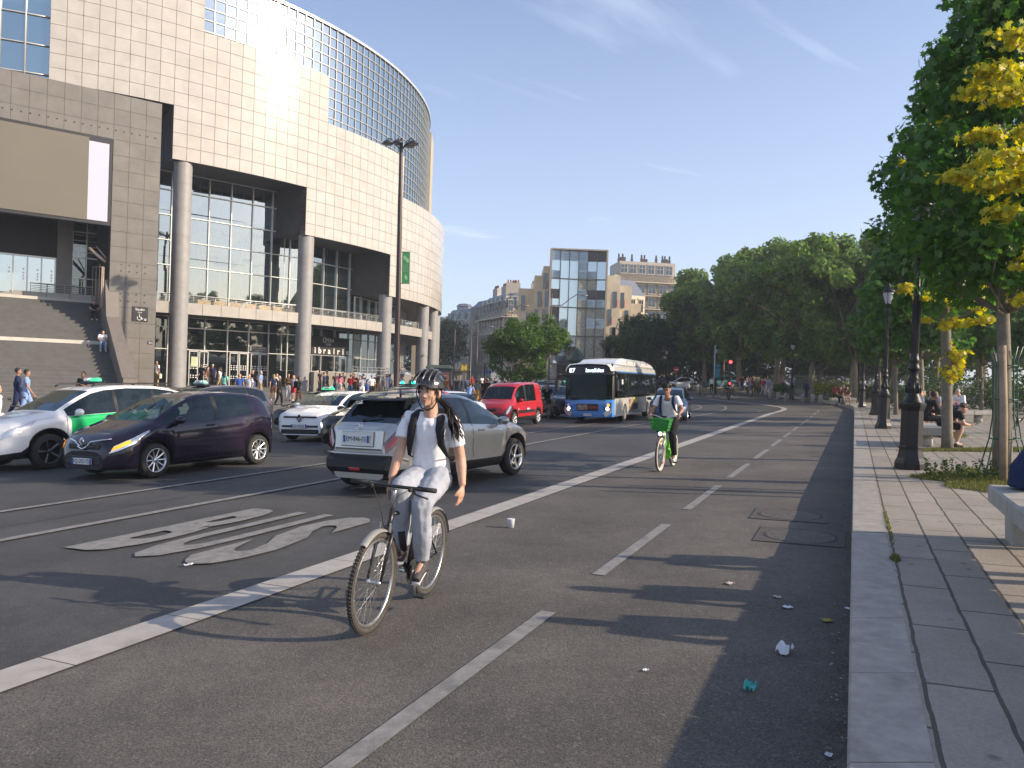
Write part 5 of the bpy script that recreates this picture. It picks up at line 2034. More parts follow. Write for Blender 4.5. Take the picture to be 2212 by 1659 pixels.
for i, x in enumerate((1.5, 2.4, 4.6, 6.9, 7.6, 10.4, 11.9, 12.5, 13.6)):
 b = MB()
 c = V((0, 0, 0)) + u.normalized() * x + V((0, 4, H + 3.9))
 b.box(c, (.5 + .9 * (i % 3 == 1), .5, 1.2 + .4 * (i % 2)))
 b.lathe([(.2, .7), (.22, 1.4), (.12, 1.6)], 8, c)
 b.build('chimney', mk('sooty chimney', (.07, .055, .05), .8, var=.2), r)
b = MB()
for i in range(18):
 b.box(V((0, 0, 0)) + u.normalized() * (1.4 + i * .7) + V((0, -.3 if 0 else 1.0, H + 1.3)), (.08, .08, 2.4))
b.box(V((0, 0, 0)) + u.normalized() * 7.6 + V((0, 1.0 + .9, H + 2.6)), (13, .1, .1), rz=math.atan2(.12, 1))
b.build('roof_terrace_frame', B_RAIL, r)
r = bld(-1.5, 138, 'cream corner apartment house with grey mansard roof and row of chimney pots')
uA, uB = V((1, .05, 0)), V((.62, -.78, 0))
ca = V((0, 0, 0))
H = 14.0
block(r, ca, uA, 8, 12, H, m=B_CRM)
uL = V((.35, -.94, 0)).normalized()
oL = ca - uL * 16
add_windows(r, ca, uA, 5, 5, 1.55, 3.0, .85, 1.9, .6, B_CRM)
b = MB()
pts = [ca, ca + V((0, 12, 0)), oL + V((9, 3, 0)), oL]
b.prism([(p.x, p.y) for p in (ca, ca + V((7, .3, 0)), ca + V((7, 12, 0)), oL + V((9, 0, 0)), oL)], -3, H - .02)
b.build('side_wall', B_TAN, r)
add_windows(r, oL, uL, 9, 5, 1.77, 3.0, .9, 1.9, .6, B_TAN)
balcony(r, ca, uA, 0, 8, 12.4)
balcony(r, oL, uL, 0, 16, 12.4)
mansard(r, ca, uA, 8, 12, H, 3.0)
mansard(r, oL, uL, 16, 7, H, 3.0)
dormers(r, ca, uA, (1.5, 3.8, 6.2), H)
dormers(r, oL, uL, (2, 4.5, 7, 9.5, 12, 14.5), H)
chimneys(r, ca, uA, (1.2, 5.8), H + 3.6)
chimneys(r, oL, uL, (3, 8, 13), H + 3.6)
r = bld(-9.4, 160, 'plain grey brown house wall with narrow windows in the receding street')
u = V((.5, -.86, 0)).normalized()
block(r, (0, 0, 0), u, 10, 8, 16, m=B_GRS)
block(r, V((0, 0, 0)) + u * 10, V((.86, .5, 0)), 5, 8, 15.9, 'gable', m=B_GRS)
add_windows(r, (0, 0, 0), u, 5, 5, 2.0, 3.1, .8, 1.7, 1, B_GRS)
mansard(r, (0, 0, 0), u, 10, 8, 16, 1.6)
r = bld(-17.5, 190, 'weathered stone house with domed lantern on its grey roof')
u = V((.6, -.8, 0)).normalized()
block(r, (0, 0, 0), u, 16, 10, 15.5, m=B_TAN)
mansard(r, (0, 0, 0), u, 16, 10, 15.5, 3.2)
add_windows(r, (0, 0, 0), u, 8, 5, 2.0, 3.1, .9, 1.8, .8, B_TAN)
block(r, V((0, 0, 0)) + u * 16, V((.8, .6, 0)), 6, 8, 15.4, 'gable', m=B_TAN)
dormers(r, (0, 0, 0), u, (2, 5, 8, 11, 14), 15.5)
chimneys(r, (0, 0, 0), u, (4, 12), 18.5)
b = MB()
c = u * 6 + V((1.5, 3, 18))
b.lathe([(2.6, -2), (2.3, .6), (1.9, .7), (1.9, 1.5), (2.1, 1.6), (1.5, 2.2), (.1, 2.4)], 6, c, sm=False)
b.build('lantern_dome', B_ZINC, r)
r = bld(-30, 250, 'distant pale houses closing the far end of the street')
u = V((1, 0, 0))
block(r, (0, 0, 0), u, 24, 10, 14, m=B_TAN)
mansard(r, (0, 0, 0), u, 24, 10, 14, 2.5)
add_windows(r, (0, 0, 0), u, 10, 4, 2.4, 3.1, 1, 1.8, .8, B_TAN)
chimneys(r, (0, 0, 0), u, (4, 12, 20), 17.5)
r = bld(-26, 225, 'pale narrow house left of the domed roof')
block(r, (0, 0, 0), u, 8, 10, 17.5, m=B_CRM)
mansard(r, (0, 0, 0), u, 8, 10, 17.5, 2.5)
add_windows(r, (0, 0, 0), u, 4, 5, 2, 3.1, .9, 1.8, .8, B_CRM)
# ================================================================== trees
def leafmat(name, col, col2, trans=.35):
 m = bpy.data.materials.new(name)
 m.use_nodes = True
 nt = m.node_tree
 L = nt.links.new
 b = nt.nodes['Principled BSDF']
 ge = nd(nt, 'ShaderNodeNewGeometry')
 mix = nd(nt, 'ShaderNodeMix', data_type='RGBA')
 mix.inputs[6].default_value = (*col, 1)
 mix.inputs[7].default_value = (*col2, 1)
 L(ge.outputs['Random Per Island'], mix.inputs[0])
 L(mix.outputs[2], b.inputs['Base Color'])
 b.inputs['Roughness'].default_value = .5
 b.inputs['Specular IOR Level'].default_value = .35
 tr = nd(nt, 'ShaderNodeBsdfTranslucent')
 hs = nd(nt, 'ShaderNodeHueSaturation', Saturation=1.15, Value=1.9)
 L(mix.outputs[2], hs.inputs['Color'])
 L(hs.outputs[0], tr.inputs[0])
 ms = nd(nt, 'ShaderNodeMixShader')
 ms.inputs[0].default_value = trans
 L(b.outputs[0], ms.inputs[1])
 L(tr.outputs[0], ms.inputs[2])
 L(ms.outputs[0], nt.nodes['Material Output'].inputs[0])
 m.diffuse_color = (*col, 1)
 return m
L_PLANE = leafmat('plane leaves', (.18, .26, .06), (.075, .14, .035), .45)
L_MAPLE = leafmat('maple leaves', (.036, .10, .02), (.09, .185, .034), .4)
L_YOUNG = leafmat('young lime leaves', (.080, .150, .022), (.045, .10, .018), .38)
L_YEL = leafmat('yellow maple leaves', (.58, .46, .03), (.26, .30, .03), .4)
L_GRASS = leafmat('verge grass blades', (.11, .135, .03), (.20, .19, .055), .2)
L_WEED = leafmat('weed leaves', (.05, .085, .02), (.09, .12, .035), .25)
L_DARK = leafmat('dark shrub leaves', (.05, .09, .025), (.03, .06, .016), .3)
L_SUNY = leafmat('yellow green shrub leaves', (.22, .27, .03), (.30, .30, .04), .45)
BARK = mk('plane bark', (.20, .165, .115), .85, var=.35, vs=4, bump=.5, bs=20, stain=.3)
BARK2 = mk('maple bark', (.16, .14, .105), .85, var=.25, vs=8, bump=.5, bs=35)
QUAD = [(-.5, 0), (0, -.32), (.5, 0), (0, .32)]
LEAF5 = [(0, -.5), (.12, -.2), (.45, -.35), (.32, -.05), (.52, .15), (.25, .18), (.2, .42), (0, .3), (-.2, .42), (-.25, .18), (-.52, .15), (-.32, -.05), (-.45, -.35), (-.12, -.2)]
def leaves(b, clumps, n, size, shape, seed, droop=.4, m=0, shell=.45):
 """small leaf faces spread through a list of (centre, radius) clumps"""
 r = random.Random(seed)
 tot = sum(c[1][0] * c[1][1] if hasattr(c[1], '__len__') else c[1] ** 2 for c in clumps)
 for c, R in clumps:
  rr = R if hasattr(R, '__len__') else (R, R, R * .85)
  k = int(n * (rr[0] * rr[1]) / tot)
  for _ in range(k):
   d = V((r.gauss(0, 1), r.gauss(0, 1), r.gauss(0, 1))).normalized()
   q = (shell + (1 - shell) * r.random()) ** .8
   p = V(c) + V((d.x * rr[0], d.y * rr[1], d.z * rr[2])) * q
   nrm = (d * .7 + V((r.gauss(0, .5), r.gauss(0, .5), r.gauss(0, .5) + .35))).normalized()
   t = nrm.orthogonal().normalized()
   t = Matrix.Rotation(r.random() * 6.28, 3, nrm) @ t
   s_ = nrm.cross(t)
   z = size * r.uniform(.6, 1.25)
   o = len(b.v)
   b.v += [tuple(p + t * (x * z) + s_ * (y * z)) for x, y in shape]
   b.f.append(tuple(range(o, o + len(shape))))
   b.m.append(m)
   b.sm.append(False)
def limb(b, r, p, d, ln, rad_, depth, ends, bend=.25, kids=3):
 pts = [p]
 rs_ = [rad_]
 n = 4
 q, dd = V(p), V(d)
 for i in range(n):
  dd = (dd + V((r.uniform(-1, 1), r.uniform(-1, 1), r.uniform(-.3, .7))) * bend * .5).normalized()
  q = q + dd * ln / n
  pts.append(q.copy())
  rs_.append(rad_ * (1 - .5 * (i + 1) / n))
 b.tube(pts, rs_, 6 if depth > 1 else 4)
 if depth == 0:
  ends.append(q)
  return
 for k in range(kids):
  a = 2 * PI * (k + r.random() * .6) / kids
  side = V((cos(a), sin(a), r.uniform(.15, .8)))
  nd_ = (dd * .7 + side * .8).normalized()
  limb(b, r, pts[-1 - (k % 2)], nd_, ln * .66, rs_[-1] * .8, depth - 1, ends, bend, kids)
def make_tree(name, label, cat, group, height, trunk_h, crown_r, trunk_r, mat, bark, n, size, shape=QUAD, seed=1, vsq=.8, clump=1.5, extra=None, low=None, nclump=46):
 r = random.Random(seed)
 t = thing(name, (0, 0, 0), label, cat, group)
 b = MB()
 ends = []
 top = trunk_h * 1.12
 b.tube([(0, 0, -.5), (0, 0, 0), (r.uniform(-.1, .1), r.uniform(-.1, .1), trunk_h * .5), (r.uniform(-.15, .15), r.uniform(-.15, .15), top)], [trunk_r * 1.35, trunk_r * 1.15, trunk_r * .95, trunk_r * .8], 12)
 ch = height - trunk_h
 for k in range(5):
  a = 2 * PI * k / 5 + r.random()
  d = V((cos(a) * .75, sin(a) * .75, .9)).normalized()
  limb(b, r, V((0, 0, trunk_h * (.92 + .04 * k))), d, ch * .42, trunk_r * .55, 2, ends, .3, 3)
 b.tube([(0, 0, top), (r.uniform(-.3, .3), r.uniform(-.3, .3), trunk_h + ch * .8)], [trunk_r * .7, trunk_r * .15], 6)
 b.build('trunk', bark, t)
 cl = []
 zc = trunk_h + ch * .5
 for e in ends:
  cl.append((e, clump * r.uniform(.6, 1)))
 for i in range(nclump):
  u = r.uniform(-1, 1)
  a = r.uniform(0, 6.28)
  q = math.sqrt(max(0, 1 - abs(u) ** 2.4)) * r.uniform(.62, 1.02)
  x, y, z = cos(a) * crown_r * q, sin(a) * crown_r * q, zc + u * ch * .5 * r.uniform(.85, 1.02)
  if low and z < low:
   z = low + r.random()
  cl.append((V((x, y, z)), clump * r.uniform(.5, 1.05)))
 b = MB()
 leaves(b, cl, n, size, shape, seed + 5)
 cr = b.build('crown', mat, t, fix=False)
 return t
GR = 'plane trees of the garden'
pl1 = make_tree('plane_tree', 'x', 'tree', GR, 16.5, 4.2, 5.0, .30, L_PLANE, BARK, 26000, .46, QUAD, 3, clump=1.5, nclump=60)
pl2 = make_tree('plane_tree', 'x', 'tree', GR, 15.5, 4.0, 4.8, .28, L_PLANE, BARK, 26000, .46, QUAD, 9, clump=1.4, nclump=60)
spots = [
 (1521, 98, 0, 0, .98, 'leftmost tall plane tree of the row, behind the bus'),
 (1594, 90, 1, 1.2, 1.02, 'plane tree behind the red traffic light'),
 (1676, 79, 0, 2.4, .98, 'plane tree with thick leaning trunk by the white kiosk'),
 (1751, 64, 1, 4, .86, 'plane tree rising behind the kerb bollards'),
 (1690, 92, 1, 5, 1.08, 'pale barked plane tree just right of the leaning trunk'),
 (1841, 58, 0, 3, .80, 'plane tree tied to a thick wooden stake'),
 (1640, 112, 0, 1, 1.10, 'plane tree in the second row between the traffic light and kiosk'),
 (1560, 118, 1, 2, 1.05, 'plane tree in the second row behind the bus stop'),
 (1770, 100, 0, 4.4, 1.12, 'tall plane tree beyond the iron fence'),
 (1840, 88, 1, .5, 1.05, 'plane tree beyond the fence left of the lamp lantern'),
 (1930, 74, 0, 1.5, .98, 'plane tree beyond the fence behind the lamp posts'),
 (2020, 66, 1, 2.7, .9, 'plane tree beyond the fence behind the yellow branches'),
 (2120, 60, 0, 3.9, .85, 'plane tree beyond the fence near the parked bicycle'),
 (2230, 56, 1, 5.1, .85, 'plane tree at the far right beyond the benches')]
first = [True, True]
for px, Y, k, rot, s_, lab in spots:
 src = (pl1, pl2)[k]
 o = src if first[k] else dup(src)
 first[k] = False
 p = at(px, Y)
 if px > 1660:
  p.z += .14
 place(o, p, rot, True, lab, GR, (s_ * 1.0, s_ * 1.0, s_))
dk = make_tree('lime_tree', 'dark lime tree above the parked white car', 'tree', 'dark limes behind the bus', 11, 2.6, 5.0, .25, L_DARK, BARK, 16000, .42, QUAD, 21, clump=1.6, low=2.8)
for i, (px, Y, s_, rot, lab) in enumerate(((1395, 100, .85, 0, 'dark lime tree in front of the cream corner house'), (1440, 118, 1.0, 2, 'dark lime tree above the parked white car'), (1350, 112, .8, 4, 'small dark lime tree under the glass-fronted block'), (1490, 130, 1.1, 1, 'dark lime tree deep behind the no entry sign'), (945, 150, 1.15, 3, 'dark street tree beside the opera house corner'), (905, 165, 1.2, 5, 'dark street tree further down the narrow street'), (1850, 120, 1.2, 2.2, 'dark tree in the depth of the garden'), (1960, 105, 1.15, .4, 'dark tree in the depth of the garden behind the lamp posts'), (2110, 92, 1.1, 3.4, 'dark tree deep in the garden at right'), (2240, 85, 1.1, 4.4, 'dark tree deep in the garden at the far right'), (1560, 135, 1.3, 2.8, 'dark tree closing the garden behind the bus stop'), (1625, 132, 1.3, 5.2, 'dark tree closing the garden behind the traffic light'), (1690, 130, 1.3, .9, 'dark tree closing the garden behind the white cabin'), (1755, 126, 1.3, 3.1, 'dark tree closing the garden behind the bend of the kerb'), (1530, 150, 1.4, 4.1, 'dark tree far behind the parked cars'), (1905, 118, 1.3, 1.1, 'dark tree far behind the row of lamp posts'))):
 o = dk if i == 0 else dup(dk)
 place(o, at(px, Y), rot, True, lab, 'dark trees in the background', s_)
yt = make_tree('young_tree', 'x', 'tree', 'young trees on the corner', 6.6, 1.9, 2.0, .07, L_YOUNG, BARK2, 9000, .24, QUAD, 33, clump=.75, nclump=34)
for i, (px, Y, s_, rot, lab) in enumerate(((1106, 60, .98, 0, 'left one of the young bright green trees on the corner'), (1158, 61, 1.05, 2, 'right one of the young bright green trees, beside the glass-fronted block'), (1128, 68, .85, 4, 'smaller young tree between the other young trees'))):
 o = yt if i == 0 else dup(yt)
 place(o, at(px, Y), rot, True, lab, 'young trees on the corner', s_)
def maple(px, py, height, label, trunk_h, trunk_r, prof, n, size, seed, rz=0, yel=()):
 g = gp(px, py, .28)
 t = thing('maple_tree', g, label, 'tree', 'maples along the pavement', tilt=False)
 r = random.Random(seed)
 b = MB()
 b.tube([(0, 0, -.1), (0, 0, .4), (-.01, 0, trunk_h * .6), (-.03, .02, trunk_h), (-.02, .02, height * .82)], [trunk_r * 1.15, trunk_r, trunk_r * .95, trunk_r * .85, .02], 12)
 cl = []
 for (z, R, k) in prof:
  for i in range(k):
   a = 2 * PI * i / k + r.uniform(-.4, .4)
   q = r.uniform(.6, 1.08)
   p = V((cos(a) * R * q, sin(a) * R * q, z + r.uniform(-.25, .25)))
   cl.append((p, r.uniform(.22, .6)))
   st_ = V((0, 0, max(trunk_h * .85, z - R * .8)))
   b.tube([st_, st_.lerp(p, .5) + V((r.uniform(-.15, .15), r.uniform(-.15, .15), r.uniform(-.2, .1))), p], [.024, .013, .005], 5)
  for i in range(max(1, k // 2)):
   a = r.random() * 6.28
   cl.append((V((cos(a) * R * .4, sin(a) * R * .4, z)), .55))
 b.build('trunk', BARK2, t)
 b = MB()
 leaves(b, cl, n, size, LEAF5, seed, shell=.25)
 b.build('crown', L_MAPLE, t, fix=False)
 if yel:
  b = MB()
  yc = []
  for (p, R) in yel:
   for q in range(3):
    o = V((r.gauss(0, .45) * R[0], r.gauss(0, .4) * R[1], r.gauss(0, .5) * R[2]))
    yc.append((V(p) + o, (R[0] * 1.15, R[1] * 1.1, R[2] * 1.3)))
   b.tube([V(p) + V((R[0] * 1.6, .2, -.1)), V(p), V(p) - V((R[0] * 1.1, 0, 0))], [.010, .006, .003], 4, m=1)
  leaves(b, yc, int(34 * len(yc)), size * .74, LEAF5, seed + 3, shell=.0)
  b.build('yellow_foliage', [L_YEL, BARK2], t, fix=False)
 return t
def rel(px, py, Y, base):
 return V(((px - CX) / F * Y, Y, HC + (CY - py) / F * Y)) - base
g1 = gp(2171, 1035, .28)
Y1 = g1.y
yel1 = []
for px, py, dY, R in ((2190, 90, -1.3, (.26, .3, .12)), (2145, 165, -1.2, (.22, .3, .10)), (2190, 205, -1.3, (.30, .3, .12)), (2110, 195, -1.0, (.16, .2, .07)), (2200, 380, -1.6, (.26, .4, .13)), (2150, 395, -1.5, (.22, .3, .08)), (2190, 330, -1.6, (.24, .3, .10)), (2060, 378, -1.3, (.20, .2, .06)), (2110, 362, -1.4, (.2, .2, .07)), (2180, 450, -1.6, (.20, .3, .10)), (2165, 455, -1.5, (.12, .2, .06)), (2200, 560, -.9, (.1, .2, .1)), (2205, 640, -.6, (.12, .15, .1)), (2150, 285, -1.3, (.18, .2, .06)), (2095, 290, -1.2, (.12, .2, .05)), (2205, 150, -1.5, (.2, .2, .14)), (2205, 275, -1.6, (.15, .2, .10))):
 yel1.append((rel(px, py, Y1 + dY, g1), R))
maple(2171, 1035, 9.0, 'nearest maple with green cage and stake, yellow sprays on its right side', 2.9, .095,
  [(3.1, 1.2, 9), (3.6, 1.5, 11), (4.2, 1.5, 11), (4.9, 1.2, 10), (5.6, .95, 9), (6.3, .85, 8), (7.0, .8, 8), (7.7, .7, 6), (8.4, .45, 4)], 11500, .15, 5, yel=yel1)
g2 = gp(2046, 970, .28)
Y2 = g2.y
yel2 = []
for px, py, dY, R in ((2062, 762, -.15, (.20, .2, .10)), (2056, 800, -.15, (.22, .2, .13)), (2050, 735, 0, (.1, .1, .08)), (2075, 785, -.1, (.12, .12, .1)), (1990, 640, -1.2, (.22, .2, .07)), (2070, 650, -1.3, (.28, .2, .08)), (1960, 620, -1, (.14, .2, .06)), (2120, 620, -1.2, (.16, .2, .12)), (2060, 690, -1.1, (.16, .2, .10)), (2110, 690, -1.2, (.2, .2, .07)), (2045, 255, -1.4, (.20, .2, .10)), (2070, 275, -1.4, (.2, .2, .1)), (1947, 350, -.6, (.07, .1, .05)), (2010, 375, -1.7, (.22, .2, .06)), (2050, 385, -1.7, (.2, .2, .05)), (2000, 690, -1.1, (.16, .1, .05)), (2110, 655, -1.2, (.14, .1, .2))):
 yel2.append((rel(px, py, Y2 + dY, g2), R))
maple(2046, 970, 8.5, 'maple with a tuft of yellow leaves round its trunk beside the stone bench', 3.0, .11,
  [(3.4, .85, 8), (4.2, 1.0, 10), (4.9, 1.2, 11), (5.6, 1.35, 11), (6.15, 1.2, 9), (6.8, .85, 7), (7.5, .55, 5), (8.1, .3, 4), (8.6, .1, 2)], 12000, .165, 6, yel=yel2)
g3 = gp(1985, 925, .28)
for px, py, Hh, lab, sd in ((1990, 918, 7.6, 'third maple, behind the second lamp post', 7), (1935, 893, 7.0, 'fourth maple further along the pavement', 8), (1900, 880, 6.8, 'fifth maple, thin trunk beside the far lamp posts', 9), (2240, 905, 8, 'maple at the right edge behind the stone benches', 10), (2120, 893, 7, 'maple in the second row behind the seated old man', 12)):
 g = gp(px, py, .28)
 maple(px, py, Hh, lab, 2.7, .10, [(3.0, 1.2, 8), (3.6, 1.7, 10), (4.4, 1.8, 10), (5.2, 1.5, 9), (6.0, 1.0, 7), (6.8, .5, 4)], 6000, .24, sd)
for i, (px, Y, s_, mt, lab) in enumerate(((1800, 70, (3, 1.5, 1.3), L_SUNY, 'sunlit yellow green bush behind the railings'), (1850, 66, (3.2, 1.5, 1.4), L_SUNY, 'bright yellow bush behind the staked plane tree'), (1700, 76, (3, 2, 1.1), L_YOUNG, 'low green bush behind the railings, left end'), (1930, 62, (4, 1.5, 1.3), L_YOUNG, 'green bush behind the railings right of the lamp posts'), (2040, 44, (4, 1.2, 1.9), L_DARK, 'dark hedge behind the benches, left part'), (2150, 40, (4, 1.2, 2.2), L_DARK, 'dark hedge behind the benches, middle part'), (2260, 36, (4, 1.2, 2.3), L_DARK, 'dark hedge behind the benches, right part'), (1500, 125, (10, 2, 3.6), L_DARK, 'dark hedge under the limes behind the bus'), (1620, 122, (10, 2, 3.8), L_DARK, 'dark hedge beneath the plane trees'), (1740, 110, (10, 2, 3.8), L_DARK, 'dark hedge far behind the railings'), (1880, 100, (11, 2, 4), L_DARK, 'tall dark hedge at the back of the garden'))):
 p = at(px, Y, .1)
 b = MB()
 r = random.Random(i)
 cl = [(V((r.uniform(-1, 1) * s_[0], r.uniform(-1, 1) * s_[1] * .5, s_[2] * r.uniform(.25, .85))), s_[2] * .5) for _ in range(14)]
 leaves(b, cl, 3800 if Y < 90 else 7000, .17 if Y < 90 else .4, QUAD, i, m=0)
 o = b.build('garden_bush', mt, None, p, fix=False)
 tag(o, lab, 'bush', 'bushes of the garden')
for i, (x, y, s_, lab) in enumerate(((70, 40, 1.0, 'plane tree outside the frame, first'), (82, 28, .95, 'plane tree outside the frame'), (95, 14, 1.0, 'plane tree outside the frame'), (76, 56, 1.05, 'plane tree outside the frame'), (104, -2, 1.0, 'plane tree outside the frame'), (62, 66, .95, 'plane tree outside the frame'), (110, -22, 1.0, 'plane tree outside the frame'))):
 o = dup((pl1, pl2)[i % 2])
 place(o, (x, y, terrain(x, y)), i * 1.3, True, 'plane tree of the square reflected in the opera windows', 'trees beyond the right edge of the view', s_)
# ================================================================== people
SK1 = mk('light skin', (.50, .29, .20), .55, var=.08, vs=9)
SK2 = mk('brown skin', (.16, .085, .055), .55, var=.08, vs=9)
SK3 = mk('tanned skin', (.34, .18, .115), .55, var=.08, vs=9)
H_DK = mk('dark hair', (.014, .010, .008), .5, var=.4, vs=40, bump=.8, bs=90)
H_BR = mk('brown hair', (.06, .035, .02), .5, var=.4, vs=40, bump=.8, bs=90)
H_GR = mk('grey hair', (.42, .40, .37), .6, var=.3, vs=40)
H_BL = mk('fair hair', (.30, .20, .09), .5, var=.3, vs=40)
def cloth(name, col, bump=.35):
 return mk('cloth ' + name, col, .9, var=.14, vs=6, bump=bump, bs=14, spec=.2)
T_WHITE = cloth('white cotton', (.80, .79, .80), .5)
T_BLACK = cloth('black', (.015, .015, .017))
T_NAVY = cloth('navy', (.02, .03, .08))
T_BLUE = cloth('blue', (.06, .13, .40))
T_LBLUE = cloth('light blue', (.25, .36, .60))
T_DENIM = cloth('denim', (.07, .12, .22))
T_LDENIM = cloth('pale denim', (.22, .32, .45))
T_GREY = cloth('grey', (.16, .16, .16))
T_LGREY = cloth('heather grey', (.34, .36, .41), .8)
T_RED = cloth('red', (.42, .03, .03))
T_ORNG = cloth('orange red', (.6, .09, .03))
T_PINK = cloth('pink', (.70, .22, .28))
T_MAG = cloth('magenta pink', (.55, .10, .25))
T_MINT = cloth('mint', (.25, .62, .48))
T_KHAKI = cloth('khaki', (.34, .26, .14))
T_BROWN = cloth('brown', (.12, .06, .035))
T_CREAM = cloth('cream', (.60, .53, .42))
T_GREEN = cloth('green', (.05, .16, .08))
T_MUST = cloth('mustard', (.45, .25, .04))
T_TEAL = cloth('teal', (.03, .16, .2))
SHOE_D = mk('dark shoe', (.03, .028, .028), .6, var=.2)
SHOE_W = mk('white shoe', (.6, .6, .58), .6, var=.1)
def blob(mb, voxel, it=3, name='body'):
 """one continuous surface grown round overlapping rounded forms"""
 me = bpy.data.meshes.new('tmp')
 me.from_pydata(mb.v, [], mb.f)
 o = bpy.data.objects.new('tmp', me)
 COL.objects.link(o)
 m = o.modifiers.new('r', 'REMESH')
 m.mode = 'VOXEL'
 m.voxel_size = voxel
 m.use_smooth_shade = True
 if it:
  s = o.modifiers.new('s', 'SMOOTH')
  s.factor = .5
  s.iterations = it
 bpy.context.view_layer.update()
 dg = bpy.context.evaluated_depsgraph_get()
 out = bpy.data.meshes.new_from_object(o.evaluated_get(dg))
 out.name = name
 out.materials.clear()
 for p in out.polygons:
  p.use_smooth = True
 bpy.data.objects.remove(o)
 bpy.data.meshes.remove(me)
 return out
def objm(name, me, mat, parent):
 o = bpy.data.objects.new(name, me)
 COL.objects.link(o)
 o.parent = parent
 if not me.materials:
  me.materials.append(mat)
 o.material_slots[0].link = 'OBJECT'
 o.material_slots[0].material = mat
 return o
def frame(f, u):
 f = V(f).normalized()
 u = V(u)
 l = u.cross(f).normalized()
 u = f.cross(l)
 return Matrix((f, l, u)).transposed()
def head_forms(b, c, f, u, s=1.0, hero=False):
 """c: centre of the skull"""
 R = frame(f, u)
 c = V(c)
 def B(p, r):
  b.ball(c + R @ V([q * s for q in p]), [q * s for q in r], 14, R=R)
 B((-.012, 0, .025), (.096, .076, .095))
 B((.022, 0, -.03), (.068, .060, .078))
 B((.040, 0, -.082), (.040, .040, .028))
 B((.010, 0, -.065), (.056, .055, .04))
 if hero:
  B((.086, 0, -.022), (.012, .009, .026))
  B((.096, 0, -.038), (.014, .012, .011))
  B((.088, .012, -.043), (.008, .007, .006))
  B((.088, -.012, -.043), (.008, .007, .006))
  B((.077, 0, .020), (.014, .05, .010))
  B((.079, 0, -.066), (.011, .024, .007))
  B((.077, 0, -.076), (.011, .020, .007))
  B((.070, 0, -.102), (.016, .018, .013))
  B((.062, .036, -.03), (.02, .02, .022))
  B((.062, -.036, -.03), (.02, .02, .022))
 else:
  B((.088, 0, -.03), (.018, .012, .022))
 for sg in (1, -1):
  B((-.005, .078 * sg, -.02), (.018, .010, .032))
def hand_forms(b, w, d, palm, side, s=1.0, curl=.35, thumb=1):
 """w wrist, d direction of the hand, palm: palm normal, side: towards the thumb"""
 w, d, palm, side = V(w), V(d).normalized(), V(palm).normalized(), V(side).normalized()
 pc = w + d * .045 * s
 b.tube([w - d * .02 * s, w + d * .02 * s, w + d * .05 * s, w + d * .088 * s], [.024 * s, .028 * s, .038 * s, .036 * s], 10, flat=.5, up=palm)
 for k, (o, ln) in enumerate(((.028, .072), (.010, .082), (-.010, .076), (-.028, .060))):
  p = w + d * .085 * s + side * o * s
  q1 = p + (d + palm * curl * .5).normalized() * ln * .5 * s
  q2 = q1 + (d + palm * curl * 1.5).normalized() * ln * .5 * s
  b.tube([p - d * .02 * s, p, q1, q2], [.0105 * s, .0105 * s, .0095 * s, .0075 * s], 7)
 p = w + d * .03 * s + side * .028 * s
 q1 = p + (d * .7 + side * .8 + palm * .3).normalized() * .038 * s
 q2 = q1 + (d * .95 + side * .2 + palm * .5).normalized() * .032 * s
 b.tube([p - side * .015 * s, p, q1, q2], [.014 * s, .013 * s, .011 * s, .009 * s], 7)
